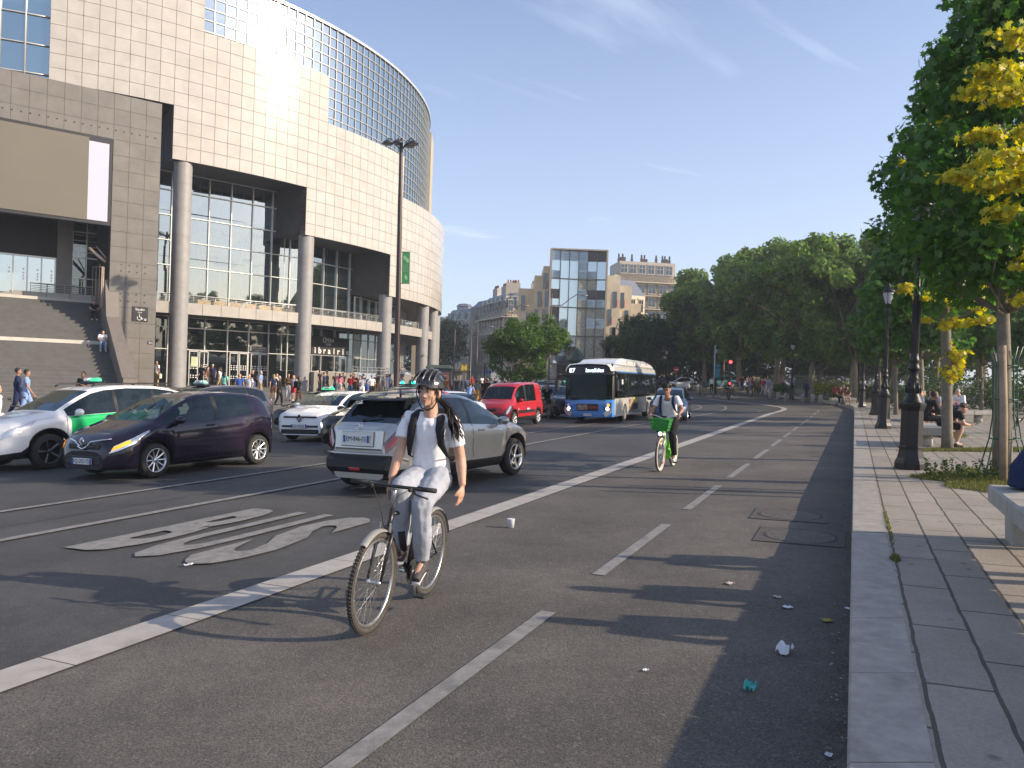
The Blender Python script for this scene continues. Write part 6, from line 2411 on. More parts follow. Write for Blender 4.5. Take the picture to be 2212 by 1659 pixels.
def pose(kind='stand', H=1.72, seed=0, stride=.0, arm='down'):
 r = random.Random(seed)
 k = H / 1.72
 J = dict(pelvis=V((0, 0, .95)), waist=V((0, 0, 1.08)), chest=V((.01, 0, 1.28)), neck=V((0, 0, 1.46)), head=V((.02, 0, 1.60)))
 for sg, s_ in ((1, 'L'), (-1, 'R')):
  st_ = stride * sg
  J['hip' + s_] = V((0, .09 * sg, .92))
  J['knee' + s_] = V((.05 + st_ * .5, .10 * sg, .50))
  J['ank' + s_] = V((st_ if st_ > 0 else st_ * 1.2, .10 * sg, .09 if st_ >= 0 else .13))
  J['sho' + s_] = V((0, .185 * sg, 1.415))
  sw = -st_ * .6
  if arm == 'down':
   J['elb' + s_] = V((-.03 + sw * .5, .235 * sg, 1.14))
   J['wri' + s_] = V((.06 + sw, .24 * sg, .90))
  elif arm == 'fold' or (arm == 'one' and sg > 0):
   J['elb' + s_] = V((.02, .24 * sg, 1.14))
   J['wri' + s_] = V((.26, .06 * sg, 1.18))
  elif arm == 'phone':
   J['elb' + s_] = V((.04, .23 * sg, 1.15))
   J['wri' + s_] = V((.30, .05 * sg, 1.26))
  elif arm == 'hips':
   J['elb' + s_] = V((-.10, .36 * sg, 1.16))
   J['wri' + s_] = V((.04, .17 * sg, 1.0))
  else:
   J['elb' + s_] = V((-.03, .235 * sg, 1.14))
   J['wri' + s_] = V((.08, .24 * sg, .91))
 if kind == 'sit':       # seated on something .45 m high, feet on the ground
  dz = -.42
  for n in ('pelvis', 'waist', 'chest', 'neck', 'head'):
   J[n] += V((0, 0, dz))
  lean = .12 + .1 * stride
  J['chest'] += V((lean * .6, 0, -.01))
  J['neck'] += V((lean, 0, -.03))
  J['head'] += V((lean * 1.5, 0, -.05))
  for sg, s_ in ((1, 'L'), (-1, 'R')):
   J['hip' + s_] = V((0, .09 * sg, .53))
   J['knee' + s_] = V((.44, .13 * sg, .50))
   J['ank' + s_] = V((.42 + .06 * sg, .13 * sg, .09))
   J['sho' + s_] += V((lean, 0, dz - .03))
   J['elb' + s_] = V((.16 + lean * .5, .25 * sg, .74))
   J['wri' + s_] = V((.38, .08 * sg, .66))
 if kind == 'bent':      # the boy leaning on his knees
  J.update(pelvis=V((0, 0, .54)), waist=V((.10, 0, .64)), chest=V((.26, 0, .78)), neck=V((.40, 0, .86)), head=V((.50, 0, .93)))
  for sg, s_ in ((1, 'L'), (-1, 'R')):
   J['hip' + s_] = V((0, .09 * sg, .52))
   J['knee' + s_] = V((.42, .12 * sg, .50))
   J['ank' + s_] = V((.40 - .12 * (sg < 0), .13 * sg, .09))
   J['sho' + s_] = V((.34, .18 * sg, .83))
   J['elb' + s_] = V((.42, .20 * sg, .58))
   J['wri' + s_] = V((.62, .05 * sg, .53))
 return {n: v * k for n, v in J.items()}, k
def body_parts(J, k, voxel=.018, shorts=False, sleeve='short', hero=False, female=False, dress=False, coat=False, it=3, handf=None, slim=1.0):
 """meshes: body (skin), top, legwear, shoes"""
 hd = J.get('hdir', V((1, 0, 0)))
 hu = J.get('hup', V((0, 0, 1)))
 sk = MB()
 head_forms(sk, J['head'], hd, hu, k * 1.0, hero)
 sk.tube([J['neck'] - V((0, 0, .06)) * k, J['neck'] + V((0, 0, .02)) * k, J['head'] - V(hu) * .06 * k], [.062 * k, .054 * k, .054 * k], 10)
 a = .043 * k * slim
 for s_ in 'LR':
  sk.tube([J['sho' + s_], J['sho' + s_].lerp(J['elb' + s_], .5), J['elb' + s_]], [a * 1.15, a * 1.05, a * .9], 9)
  sk.tube([J['elb' + s_], J['elb' + s_].lerp(J['wri' + s_], .3), J['wri' + s_]], [a * .93, a * .95, a * .60], 9)
  hf = (handf or {}).get(s_)
  d = (J['wri' + s_] - J['elb' + s_]).normalized()
  if hf:
   hand_forms(sk, J['wri' + s_], *hf[:3], s=k * hf[3] if len(hf) > 3 else k, curl=hf[4] if len(hf) > 4 else .35)
  else:
   sd = V((0, -1 if s_ == 'L' else 1, 0)) if abs(d.z) < .8 else V((1, 0, 0))
   pl = d.cross(sd)
   hand_forms(sk, J['wri' + s_], d, pl if pl.length > .1 else V((0, 1, 0)), sd, k, .5)
  sk.tube([J['hip' + s_], J['hip' + s_].lerp(J['knee' + s_], .5), J['knee' + s_]], [.078 * k, .068 * k, .052 * k], 10)
  sk.tube([J['knee' + s_], J['knee' + s_].lerp(J['ank' + s_], .3), J['ank' + s_]], [.052 * k, .055 * k, .036 * k], 10)
  f = (J['knee' + s_] - J['hip' + s_])
  toe = J.get('toe' + s_, J['ank' + s_] + V((.15, 0, -.055)) * k)
  sk.tube([J['ank' + s_], J['ank' + s_].lerp(toe, .5), toe], [.036 * k, .035 * k, .03 * k], 8)
 sk.tube([J['pelvis'], J['waist'], J['chest'], J['neck'] - V((0, 0, .05)) * k], [.12 * k, .11 * k, .13 * k, .08 * k], 12, flat=.7, up=(1, 0, 0))
 out = {'body': blob(sk, voxel, it, 'body')}
 t = MB()
 w = .150 if not female else .135
 low = J['pelvis'].lerp(J['waist'], -.15 if not coat else -1.6)
 t.tube([low, J['waist'], J['chest'] - (J['chest'] - J['waist']) * .3, J['chest'] + (J['neck'] - J['chest']) * .35, J['neck'] - (J['neck'] - J['chest']) * .22],
   [(.158 if not coat else .20) * k, w * k, .165 * k, .165 * k, .085 * k], 14, flat=.66, up=(1, 0, 0))
 for s_ in 'LR':
  e = J['elb' + s_] if sleeve == 'long' else J['sho' + s_].lerp(J['elb' + s_], .62)
  inn = J['chest'].lerp(J['neck'], .55)
  t.tube([inn, J['sho' + s_], e], [.07 * k, .072 * k, .060 * k], 10)
  if sleeve == 'long':
   t.tube([J['elb' + s_], J['wri' + s_].lerp(J['elb' + s_], .06)], [.057 * k, .044 * k], 10)
 if dress:
  t.tube([J['waist'], J['pelvis'], J['knee' + 'L'].lerp(J['kneeR'], .5) + V((0, 0, .08)) * k], [.13 * k, .17 * k, .20 * k], 14, flat=.75, up=(1, 0, 0))
 out['top'] = blob(t, voxel, it, 'top')
 if not dress or True:
  l = MB()
  l.tube([J['waist'] * .4 + J['pelvis'] * .6, J['pelvis'], J['hipL'].lerp(J['hipR'], .5)], [.135 * k, .155 * k, .13 * k], 12, flat=.75, up=(1, 0, 0))
  for s_ in 'LR':
   h, kn, an = J['hip' + s_], J['knee' + s_], J['ank' + s_]
   if shorts:
    l.tube([h, kn.lerp(h, .12)], [.102 * k, .082 * k], 10)
   else:
    l.tube([h, h.lerp(kn, .5), kn], [.104 * k, .092 * k, .078 * k], 10)
    l.ball(kn, .078 * k, 10)
    l.tube([kn, kn.lerp(an, .35), kn.lerp(an, .7), an + (kn - an) * .06], [.077 * k, .074 * k, .064 * k, .056 * k], 10)
  out['trousers'] = blob(l, voxel, it, 'trousers')
 s = MB()
 for s_ in 'LR':
  toe = J.get('toe' + s_, J['ank' + s_] + V((.15, 0, -.055)) * k)
  an = J['ank' + s_]
  dd = (toe - an)
  fl = V((dd.x, dd.y, 0)).normalized()
  heel = an - fl * .055 * k + V((0, 0, -.045)) * k
  s.tube([heel, an + V((0, 0, -.045)) * k + fl * .03 * k, toe + V((0, 0, -.005)) * k], [.040 * k, .046 * k, .036 * k], 10)
  s.tube([an + V((0, 0, .02)) * k, an + V((0, 0, -.05)) * k], [.044 * k, .05 * k], 10)
 out['shoes'] = blob(s, max(voxel * .8, .006), 2, 'shoes')
 return out
def hair_mesh(J, k, style='short', voxel=.018):
 hd, hu = J.get('hdir', V((1, 0, 0))), J.get('hup', V((0, 0, 1)))
 R = frame(hd, hu)
 c = J['head']
 b = MB()
 b.ball(c + R @ V((-.028, 0, .042)) * k, (.098 * k, .086 * k, .096 * k), 12, R=R)
 if style == 'long':
  b.tube([c + R @ V((-.06, 0, .02)) * k, c + R @ V((-.09, 0, -.1)) * k, c + R @ V((-.09, 0, -.24)) * k], [.08 * k, .08 * k, .05 * k], 10)
 if style == 'bun':
  b.ball(c + R @ V((-.1, 0, .10)) * k, (.045 * k,) * 3, 10)
 return blob(b, voxel, 1, 'hair')
VARS = {}
def variant(key, **kw):
 if key not in VARS:
  pk = kw.pop('pose')
  hair = kw.pop('hair', 'short')
  J, k = pose(**pk)
  P = body_parts(J, k, **kw)
  P['hair'] = hair_mesh(J, k, hair)
  VARS[key] = P
 return VARS[key]
variant('stand', pose=dict(kind='stand', arm='down'))
variant('walk', pose=dict(kind='stand', stride=.24, arm='down'))
variant('walkL', pose=dict(kind='stand', stride=.2, arm='down'), sleeve='long')
variant('phone', pose=dict(kind='stand', arm='phone'))
variant('hips', pose=dict(kind='stand', arm='hips'))
variant('fold', pose=dict(kind='stand', arm='fold'), sleeve='long')
variant('woman', pose=dict(kind='stand', arm='down', H=1.65), female=True, hair='long')
variant('shorts', pose=dict(kind='stand', stride=.16, arm='down', H=1.66), shorts=True, female=True, hair='long')
variant('dress', pose=dict(kind='stand', stride=.1, arm='phone', H=1.65), dress=True, shorts=True, female=True, hair='long')
variant('coat', pose=dict(kind='stand', stride=.14, arm='down'), sleeve='long', coat=True)
variant('sit', pose=dict(kind='sit'))
variant('sitshort', pose=dict(kind='sit', stride=1), shorts=True)
variant('sitL', pose=dict(kind='sit', stride=.6), sleeve='long')
def person(loc, rz, var, label, skin, top, leg, hair, shoe=None, group=None, s=1.0, tilt=True):
 t = thing('person', loc, label, 'person', group, rz, tilt, s)
 P = VARS[var]
 objm('body', P['body'], skin, t)
 objm('shirt' if 'dress' not in var else 'dress', P['top'], top, t)
 objm('trousers' if not var.startswith('short') and var != 'sitshort' else 'shorts', P['trousers'], leg, t)
 objm('shoes', P['shoes'], shoe or SHOE_D, t)
 if hair:
  objm('hair', P['hair'], hair, t)
 return t
def bag(t, kind, mat, z=1.25):
 b = MB()
 if kind == 'backpack':
  b.box((-.2, 0, z), (.16, .28, .42), bev=.06)
  for sg in (1, -1):
   b.tube([(-.12, .1 * sg, z + .18), (.05, .12 * sg, z + .21), (.15, .13 * sg, z), (.02, .15 * sg, z - .2)], .018, 5)
  nm = 'backpack'
 elif kind == 'hand':
  b.box((.06, -.32, .78), (.3, .1, .24), bev=.04)
  b.tube([(-.03, -.3, .9), (.02, -.26, 1.1), (.08, -.3, .9)], .01, 5)
  nm = 'handbag'
 else:
  b.box((.02, -.33, .72), (.22, .1, .32), bev=.02)
  b.tube([(.02, -.31, .88), (.03, -.28, .98)], .01, 5)
  nm = 'shopping_bag'
 o = b.build(nm, mat)
 o.rotation_mode = 'QUATERNION'
 o.rotation_quaternion = t.rotation_quaternion
 o.location = t.location
 o.scale = t.scale
 who = t['label'].split(' ', 1)[1] if t['label'].split(' ', 1)[0] in ('a', 'the') else t['label']
 tag(o, (nm.replace('_', ' ') + ' of ' + who)[:95].rsplit(' ', 0)[0], 'bag')
 w = o['label'].split()
 o['label'] = ' '.join(w[:15])
 return o
PEOPLE = [
 (337, 51.5, 20, 'stand', SK3, T_WHITE, T_KHAKI, H_BL, 'person in white shirt and khaki trousers standing by the gate pillar', 'shop'),
 (447, 51, 90, 'woman', SK1, T_BROWN, T_GREY, H_DK, 'woman in brown sleeveless top handing over a leaflet at the entrance', None),
 (434, 53, 200, 'stand', SK2, T_BLACK, T_BLACK, H_DK, 'person in black at the left of the entrance group', None),
 (458, 54, 180, 'stand', SK3, T_NAVY, T_BLACK, H_GR, 'grey-haired person in navy behind the leaflet hand-over', None),
 (474, 51, 270, 'shorts', SK1, T_WHITE, T_KHAKI, H_BR, 'woman in white top and khaki shorts at the entrance', None),
 (484, 45, 10, 'woman', SK3, T_MINT, T_DENIM, H_DK, 'person in mint green top seen from behind over the grey taxi', None),
 (516, 43, 0, 'stand', SK1, T_BLUE, T_NAVY, None, 'bald person in bright blue shirt behind the grey taxi', None),
 (537, 43.5, 200, 'stand', SK1, T_WHITE, T_NAVY, None, 'bald person in white shirt and dark glasses facing the road', None),
 (545, 50, 180, 'fold', SK1, T_BLACK, T_DENIM, H_BR, 'person in black jacket with folded arms by the entrance doors', None),
 (562, 49, 90, 'stand', SK1, T_LBLUE, T_KHAKI, H_GR, 'grey-haired person in light blue shirt near the doors', None),
 (590, 47, 330, 'shorts', SK1, T_NAVY, T_BROWN, H_BL, 'fair-haired person in navy top walking away', None),
 (602, 44, 100, 'coat', SK3, T_BLACK, T_BLACK, H_GR, 'person in long black coat striding right', None),
 (596, 49, 100, 'woman', SK1, T_CREAM, T_GREY, H_BR, 'person in cream top behind the black coat', None),
 (622, 48, 170, 'fold', SK3, T_BROWN, T_LGREY, None, 'bald person in brown jacket and pale trousers', None),
 (633, 48, 190, 'shorts', SK1, T_LGREY, T_RED, H_BL, 'person in pale shirt and red shorts beside the column', None),
 (644, 45, 90, 'coat', SK2, T_BLACK, T_BROWN, H_DK, 'person in black coat with big black backpack by the column', 'backpack'),
 (699, 55, 90, 'coat', SK1, T_NAVY, T_NAVY, H_DK, 'person in dark navy coat walking by the terrace wall', None),
 (706, 56, 90, 'coat', SK3, T_BLACK, T_BLACK, H_DK, 'person in black walking beside the navy coat', None),
 (733, 56, 0, 'shorts', SK1, T_PINK, T_CREAM, H_DK, 'woman in pink top and cream shorts seen from behind', 'hand'),
 (765, 56, 180, 'phone', SK1, T_BLACK, T_BLACK, H_DK, 'person in black t-shirt looking down by the railing', None),
 (776, 55, 200, 'stand', SK3, T_ORNG, T_BLACK, H_DK, 'person in orange red t-shirt and black trousers', None),
 (791, 57, 20, 'dress', SK1, T_BLUE, T_BLUE, H_GR, 'person in long royal blue dress by the railing', None),
 (802, 56, 140, 'hips', SK1, T_WHITE, T_BLACK, H_BR, 'person in white t-shirt with hand on hip', None),
 (812, 60, 180, 'stand', SK2, T_BLACK, T_BROWN, H_DK, 'person in black beside the third column', None),
 (829, 57, 180, 'stand', SK3, T_GREY, T_GREY, H_BR, 'person in grey jacket in front of the third column', None),
 (868, 62, 180, 'woman', SK1, T_CREAM, T_GREY, H_BR, 'red-haired person sitting high behind the low wall', None),
 (962, 64, 30, 'walk', SK1, T_ORNG, T_DENIM, H_DK, 'person in orange top beside the yellow poster', None),
 (952, 68, 330, 'walk', SK2, T_LGREY, T_BLACK, H_DK, 'person in pale grey behind the cyclist helmet', None),
 (967, 66, 10, 'walk', SK3, T_BLACK, T_DENIM, H_DK, 'person in black with raised arm in the crowd', None),
 (976, 68, 200, 'woman', SK1, T_WHITE, T_BLACK, H_BR, 'dark-haired woman in white in the crowd below the metro sign', None),
 (985, 66, 180, 'walk', SK1, T_BROWN, T_DENIM, H_DK, 'person in rust brown top in the crowd', None),
 (992, 72, 10, 'walkL', SK1, T_LGREY, T_GREY, H_BL, 'fair-haired person in grey walking away past the metro sign', None),
 (1000, 63, 0, 'walk', SK3, T_TEAL, T_LDENIM, H_DK, 'person in dusty teal shirt and pale jeans walking away', 'backpack'),
 (1008, 70, 160, 'walk', SK1, T_WHITE, T_NAVY, H_BR, 'person in white shirt walking behind the blue shirt cyclist', None),
 (1030, 60, 10, 'walk', SK3, T_GREY, T_MUST, H_BR, 'person in grey shirt and mustard trousers walking away', None),
 (1036, 63, 20, 'shorts', SK1, T_GREEN, T_KHAKI, H_BR, 'person in green top and khaki shorts', None),
 (1044, 61, 0, 'walk', SK2, T_BLACK, T_BLACK, H_DK, 'tall person all in black walking away', None),
 (1052, 64, 10, 'walk', SK1, T_BLACK, T_BLACK, H_DK, 'person in black with a patterned backpack', 'backpack'),
 (1059, 72, 190, 'walk', SK3, T_WHITE, T_BLACK, H_DK, 'person in white shirt far back in the crowd', None),
 (1072, 62, 180, 'shorts', SK1, T_BROWN, T_CREAM, H_DK, 'long-haired woman in brown top and white shorts walking up', None),
 (1085, 68, 170, 'walk', SK1, T_WHITE, T_LGREY, H_DK, 'dark-haired person in white right of the long-haired woman', None),
 (1090, 58, 350, 'coat', SK3, T_BLACK, T_BLACK, H_BR, 'person in long black dress behind the red van', None),
 (1100, 64, 180, 'walk', SK2, T_GREY, T_BROWN, H_DK, 'tall person in grey beside the tree trunk', None),
 (1107, 62, 180, 'woman', SK1, T_CREAM, T_RED, H_BL, 'blonde person in cream by the young trees', None),
 (1113, 60, 90, 'coat', SK3, T_BLACK, T_BLACK, H_DK, 'stooping person in black by the young trees', None),
 (1122, 61, 170, 'woman', SK1, T_PINK, T_BROWN, H_GR, 'white-haired person in pink patterned top', None),
 (1137, 60, 350, 'hips', SK2, T_MAG, T_GREY, H_DK, 'person in magenta shirt standing behind the red van', None),
 (1148, 59, 160, 'woman', SK1, T_CREAM, T_PINK, H_GR, 'white-haired person in peach top right of the magenta shirt', None),
 (960, 75, 0, 'walk', SK1, T_DENIM, T_BLACK, H_BR, 'person in denim shirt far back by the kiosk', None),
 (1018, 76, 180, 'walk', SK3, T_RED, T_BLACK, H_DK, 'person in red far back in the street', None),
 (1066, 78, 0, 'walk', SK1, T_LBLUE, T_CREAM, H_BR, 'person in light blue far back in the street', None),
 (1488, 84, 250, 'sitL', SK1, T_WHITE, T_GREY, H_GR, 'person in white cap and shirt riding by the far bollards', None),
 (1537, 82, 200, 'stand', SK1, T_WHITE, T_BLACK, H_BR, 'person in white shirt behind the bus stop panel', None),
 (1556, 84, 90, 'sit', SK3, T_LBLUE, T_KHAKI, H_DK, 'person seated on the pale bench left of the traffic light', None),
 (1563, 82, 120, 'sitshort', SK1, T_BROWN, T_CREAM, H_BR, 'bare-legged person seated on the pale bench', None),
 (1621, 78, 100, 'walk', SK3, T_LBLUE, T_DENIM, H_GR, 'person in light blue at the left of the garden group', None),
 (1627, 76, 200, 'stand', SK3, T_BROWN, T_BROWN, H_DK, 'person in brown coat at the pavement edge', None),
 (1634, 79, 180, 'walk', SK1, T_LGREY, T_BLACK, H_BR, 'person in grey between brown and red coats', None),
 (1642, 75, 90, 'walk', SK2, T_BLACK, T_BROWN, H_DK, 'person in black on the pavement before the white cabin', None),
 (1648, 73, 180, 'walk', SK3, T_RED, T_LGREY, H_BR, 'person in dark red top near the kerb', None),
 (1659, 74, 170, 'walk', SK3, T_LBLUE, T_LGREY, H_DK, 'person in pale blue outfit stepping off the kerb', None),
 (1669, 80, 180, 'stand', SK2, T_BLACK, T_KHAKI, H_DK, 'person in black leaning by the leaning plane trunk', None),
 (1690, 78, 190, 'shorts', SK1, T_PINK, T_BLACK, H_BL, 'person in peach top behind the second plane trunk', None),
 (1710, 70, 0, 'shorts', SK1, T_LBLUE, T_LBLUE, H_DK, 'bare-legged person in blue shirt behind the lamp post', None),
 (1740, 64, 75, 'walkL', SK3, T_NAVY, T_NAVY, H_DK, 'person in navy striding past the kerb bollards', None),
 (1748, 68, 200, 'stand', SK1, T_TEAL, T_NAVY, H_BR, 'person in teal top with ginger hair by the plane trunk', None),
 (1805, 60, 20, 'sit', SK1, T_RED, T_BLACK, H_DK, 'person in bright red t-shirt seated beside the thin trunk', None),
]
for (px, Y, face, var, sk, tp, lg, hr, lab, bg) in PEOPLE:
 loc = at(px, Y)
 if px > 1520:
  x0_ = kerb_x(Y)
  if loc.x > x0_ + .2:
   loc.z += pav_h(Y)
 elif px < 1160:
  loc.z += .02
 if 'seated' in lab or 'riding' in lab:
  loc.z -= .0
 if 'high behind' in lab:
  loc.z += .9
 t = person(loc, PI / 2 - rad(face), var, lab, sk, tp, lg, hr, SHOE_W if 'shorts' in var else SHOE_D, 'people on the forecourt' if px < 1200 else 'people on the garden side', s=1.0)
 if bg:
  bag(t, bg, T_BLACK if bg != 'shop' else T_CREAM)
for (x, y, z, face, var, sk, tp, lg, hr, lab) in (
  (36, 26.5, None, 60, 'walkL', SK3, T_NAVY, T_NAVY, H_DK, 'curly-haired person in navy top passing at the far left'),
  (55, 26, None, 60, 'walk', SK3, T_LBLUE, T_LBLUE, H_DK, 'person in pale blue with dark jacket over the shoulder at far left'),
  (-12, 17.6, None, 75, 'walkL', SK1, T_WHITE, T_NAVY, H_DK, 'person in white shirt cut by the left edge'),
  (178, 29, None, 190, 'phone', SK2, T_BLACK, T_BLACK, H_DK, 'person in black leaning behind the white taxi')):
 p = at(x, y)
 hy = {36: 792, 55: 795, -12: 826, 178: 800}[x]
 p.z = HC + (CY - hy) / F * y - 1.72
 person(p, PI / 2 - rad(face), var, lab, sk, tp, lg, hr, None, 'people passing at the left')
# ================================================================== bicycles and riders
K_FR = mk('scuffed black frame', (.018, .018, .018), .35, .2, var=.5, vs=30, coat=.3)
K_RUB = mk('black rubber', (.02, .02, .02), .7, var=.1)
K_TYRE = mk('dusty tyre', (.055, .05, .044), .9, var=.3, vs=20)
K_ALU = mk('worn aluminium', (.55, .54, .52), .3, .9, var=.15, vs=20)
K_GUARD = mk('grey mudguard', (.30, .29, .27), .45, .2, var=.15)
K_LIME = mk('lime green paint', (.16, .62, .03), .35, var=.05, coat=.5)
K_GRN = mk('basket green plastic', (.02, .24, .03), .4, var=.1, coat=.4)
K_WRIM = mk('cream tyre', (.62, .58, .50), .6, var=.08)
K_REFL = mk('orange reflector', (.8, .25, .05), .3, var=.05)
def cyc_wheel(root, x, r, tyre, rimm, name, knobs=True, spk=32, tw=.021, z=None):
 b = MB()
 n = 48
 prof = []
 rr = r - tw
 ring = [(rr + tw * cos(a), tw * sin(a)) for a in [2 * PI * i / 8 for i in range(9)]]
 b.lathe(ring, n, axis='y')
 b.f, b.m, b.sm = b.f[:-2], b.m[:-2], b.sm[:-2]
 if knobs:
  for i in range(84):
   a = 2 * PI * i / 84
   for j, off in enumerate((-.013, .0, .013)):
    aa = a + (.5 if j == 1 else 0) * 2 * PI / 84
    c = V((cos(aa) * (r + .001 - abs(off) * .25), off, sin(aa) * (r + .001 - abs(off) * .25)))
    b.box(c, (.008, .009, .014), R=Matrix.Rotation(-aa, 3, 'Y'))
 t = b.build(name, tyre, root, (x, 0, z or r))
 b = MB()
 ro = r - 2 * tw + .002
 b.lathe([(ro, -.012), (ro, .012), (ro - .02, .008), (ro - .024, 0), (ro - .02, -.008), (ro, -.012)], n, axis='y')
 b.f, b.m, b.sm = b.f[:-2], b.m[:-2], b.sm[:-2]
 b.build('rim', rimm, t)
 b = MB()
 for i in range(spk):
  a = 2 * PI * i / spk
  sgn = 1 if i % 2 else -1
  a2 = a + (.45 if (i // 2) % 2 else -.45)
  b.tube([V((cos(a2) * .022, sgn * .030, sin(a2) * .022)), V((cos(a) * (ro - .02), 0, sin(a) * (ro - .02)))], .0013, 3, cap=False)
 b.build('spokes', K_ALU, t)
 b = MB()
 b.lathe([(.008, -.055), (.014, -.05), (.026, -.034), (.014, -.028), (.014, .028), (.026, .034), (.014, .05), (.008, .055)], 12, axis='y')
 b.build('hub', K_ALU, t)
 return t
def mtb(label, g=None, framem=K_FR, hero=True, cat='bicycle'):
 root = thing0('bicycle', label, cat, g)
 r = .342
 cyc_wheel(root, .50, r, K_TYRE, K_ALU, 'front_wheel', hero, 32 if hero else 14)
 cyc_wheel(root, -.49, r, K_TYRE, K_ALU, 'rear_wheel', hero, 32 if hero else 14)
 b = MB()
 bb, st, ht, hb = V((-.06, 0, .29)), V((-.19, 0, .74)), V((.285, 0, .80)), V((.325, 0, .66))
 b.tube([bb, st], .016, 8)
 b.tube([st, ht - V((0, 0, .02))], .015, 8)
 b.tube([bb, hb], .018, 8)
 b.tube([hb - V((-.006, 0, .02)), ht + V((-.006, 0, .02))], .020, 10)
 for s in (1, -1):
  b.tube([bb + V((-.03, .02 * s, 0)), V((-.49, .06 * s, .342))], .009, 6)
  b.tube([st + V((0, .015 * s, -.03)), V((-.49, .06 * s, .342))], .008, 6)
 fr = b.build('frame', framem, root)
 b = MB()
 b.tube([(.33, 0, .665), (.345, 0, .70)], .026, 8)
 for s in (1, -1):
  b.tube([(.335, .02 * s, .675), (.36, .048 * s, .66), (.40, .052 * s, .58), (.50, .05 * s, .342)], [.015, .016, .014, .009], 8)
 b.build('fork', framem, root)
 b = MB()
 b.tube([(.28, 0, .80), (.262, 0, .92), (.262, 0, .975)], .014, 8)
 b.tube([(.262, 0, .955), (.32, 0, .985)], .016, 8)
 b.build('stem', K_ALU if hero else framem, root)
 b = MB()
 b.tube([(.30, -.31, .985), (.315, -.10, .985), (.32, 0, .985), (.315, .10, .985), (.30, .31, .985)], .0125, 8)
 hb_ = b.build('handlebar', framem, root)
 for s in (1, -1):
  b = MB()
  b.tube([(.302, .19 * s, .985), (.297, .33 * s, .985)], .0175, 10)
  b.build('grip', K_RUB, hb_)
  b = MB()
  b.tube([(.315, .165 * s, .975), (.36, .20 * s, .955), (.365, .30 * s, .935)], .007, 5)
  b.box((.325, .15 * s, .975), (.05, .03, .03), bev=.008)
  b.build('brake_lever', K_RUB, hb_)
  b = MB()
  b.tube([(.33, .14 * s, .975), (.40, .08 * s, .93), (.39, .03 * s, .80), (.36, .02 * s, .70)], .0028, 5)
  b.build('brake_cable', K_RUB, hb_)
 b = MB()
 b.tube([st, (-.235, 0, .90)], .0135, 8)
 b.build('seat_post', K_ALU, root)
 b = MB()
 for (x, w, z) in ((-.36, .07, .925), (-.30, .068, .935), (-.22, .04, .93), (-.12, .018, .92), (-.09, .012, .91)):
  b.ball((x, 0, z), (.055, w, .025), 10)
 me = blob(b, .008, 3, 'saddle')
 objm('saddle', me, K_RUB, root)
 b = MB()
 b.lathe([(.085, .035), (.088, .035), (.088, .039), (.085, .039)], 32, (-.06, 0, .29), axis='y')
 b.lathe([(.060, .045), (.064, .045), (.064, .048), (.060, .048)], 28, (-.06, 0, .29), axis='y')
 for i in range(34):
  a = 2 * PI * i / 34
  b.box((-.06 + .09 * cos(a), .037, .29 + .09 * sin(a)), (.008, .004, .006), R=Matrix.Rotation(-a, 3, 'Y'))
 cs = b.build('chainring', K_RUB, root)
 b = MB()
 b.tube([(-.06, .06, .29), (-.05, .075, .122)], .011, 6)
 b.tube([(-.06, -.06, .29), (-.07, -.075, .458)], .011, 6)
 b.tube([(-.06, -.06, .29), (-.06, .06, .29)], .018, 8)
 b.build('crank', K_ALU, cs)
 for s, z, x in ((1, .122, -.05), (-1, .458, -.07)):
  b = MB()
  b.box((x, .13 * s, z), (.09, .085, .018), bev=.005)
  b.build('pedal', K_RUB, cs)
 b = MB()
 for dz in (.085, -.085):
  b.tube([(-.06, .037, .29 + dz), (-.49, .04, .342 + dz * .45)], .004, 4)
 b.build('chain', mk('chain steel', (.12, .09, .06), .5, .7, var=.2), cs)
 for (x, a0, a1, nm) in ((.50, 55, 140, 'front_mudguard'), (-.49, 40, 165, 'rear_mudguard')):
  b = MB()
  ang = [rad(a0 + (a1 - a0) * i / 10) for i in range(11)]
  R_ = r + .022
  vs = []
  for a in ang:
   for w, dr in ((-.030, -.014), (-.018, 0), (0, .004), (.018, 0), (.030, -.014)):
    vs.append((x + cos(a) * (R_ + dr), w, r + sin(a) * (R_ + dr)))
  b.add(vs, [(i * 5 + j, i * 5 + j + 1, i * 5 + j + 6, i * 5 + j + 5) for i in range(10) for j in range(4)], 0, True)
  b.build(nm, K_GUARD, root)
 if hero:
  b = MB()
  for x0, z0, x1, z1 in ((.325, .72, .345, .70), (-.40, .62, -.42, .66)):
   for s in (1, -1):
    b.box((x0 + .05, .038 * s, z0 - .02), (.02, .014, .07), bev=.004)
  b.build('brake_caliper', K_ALU, root)
  b = MB()
  b.ball((.06, .0, .60), (.05, .022, .022), 8)
  b.build('green_lock', mk('green light', (.15, .6, .05), .3, var=.1), root)
  b = MB()
  b.tube([(.03, .0, .47), (.10, .0, .62)], .028, 8)
  b.build('bottle_cage', K_RUB, root)
 return root
def stand_at(root, front, rear, lean=0, zc=0.0, scale=1.0):
 f = (V(front) - V(rear))
 f2 = V((f.x, f.y)).normalized()
 O = (V(front) + V(rear)) / 2
 root.location = (O.x, O.y, terrain(O.x, O.y) + zc)
 q = Matrix.Rotation(math.atan2(f2.y, f2.x), 3, 'Z') @ Matrix.Rotation(-rad(lean), 3, 'X')
 root.rotation_quaternion = q.to_quaternion()
 return O, f2
FW, RW = V((-.974, 5.22, 0)), V((-.69, 6.17, 0))
hb_root = mtb('worn black mountain bike with grey mudguards ridden in the foreground')
O1, f1 = stand_at(hb_root, FW, RW, 4.5, .002)
l1_ = V((-f1.y, f1.x))
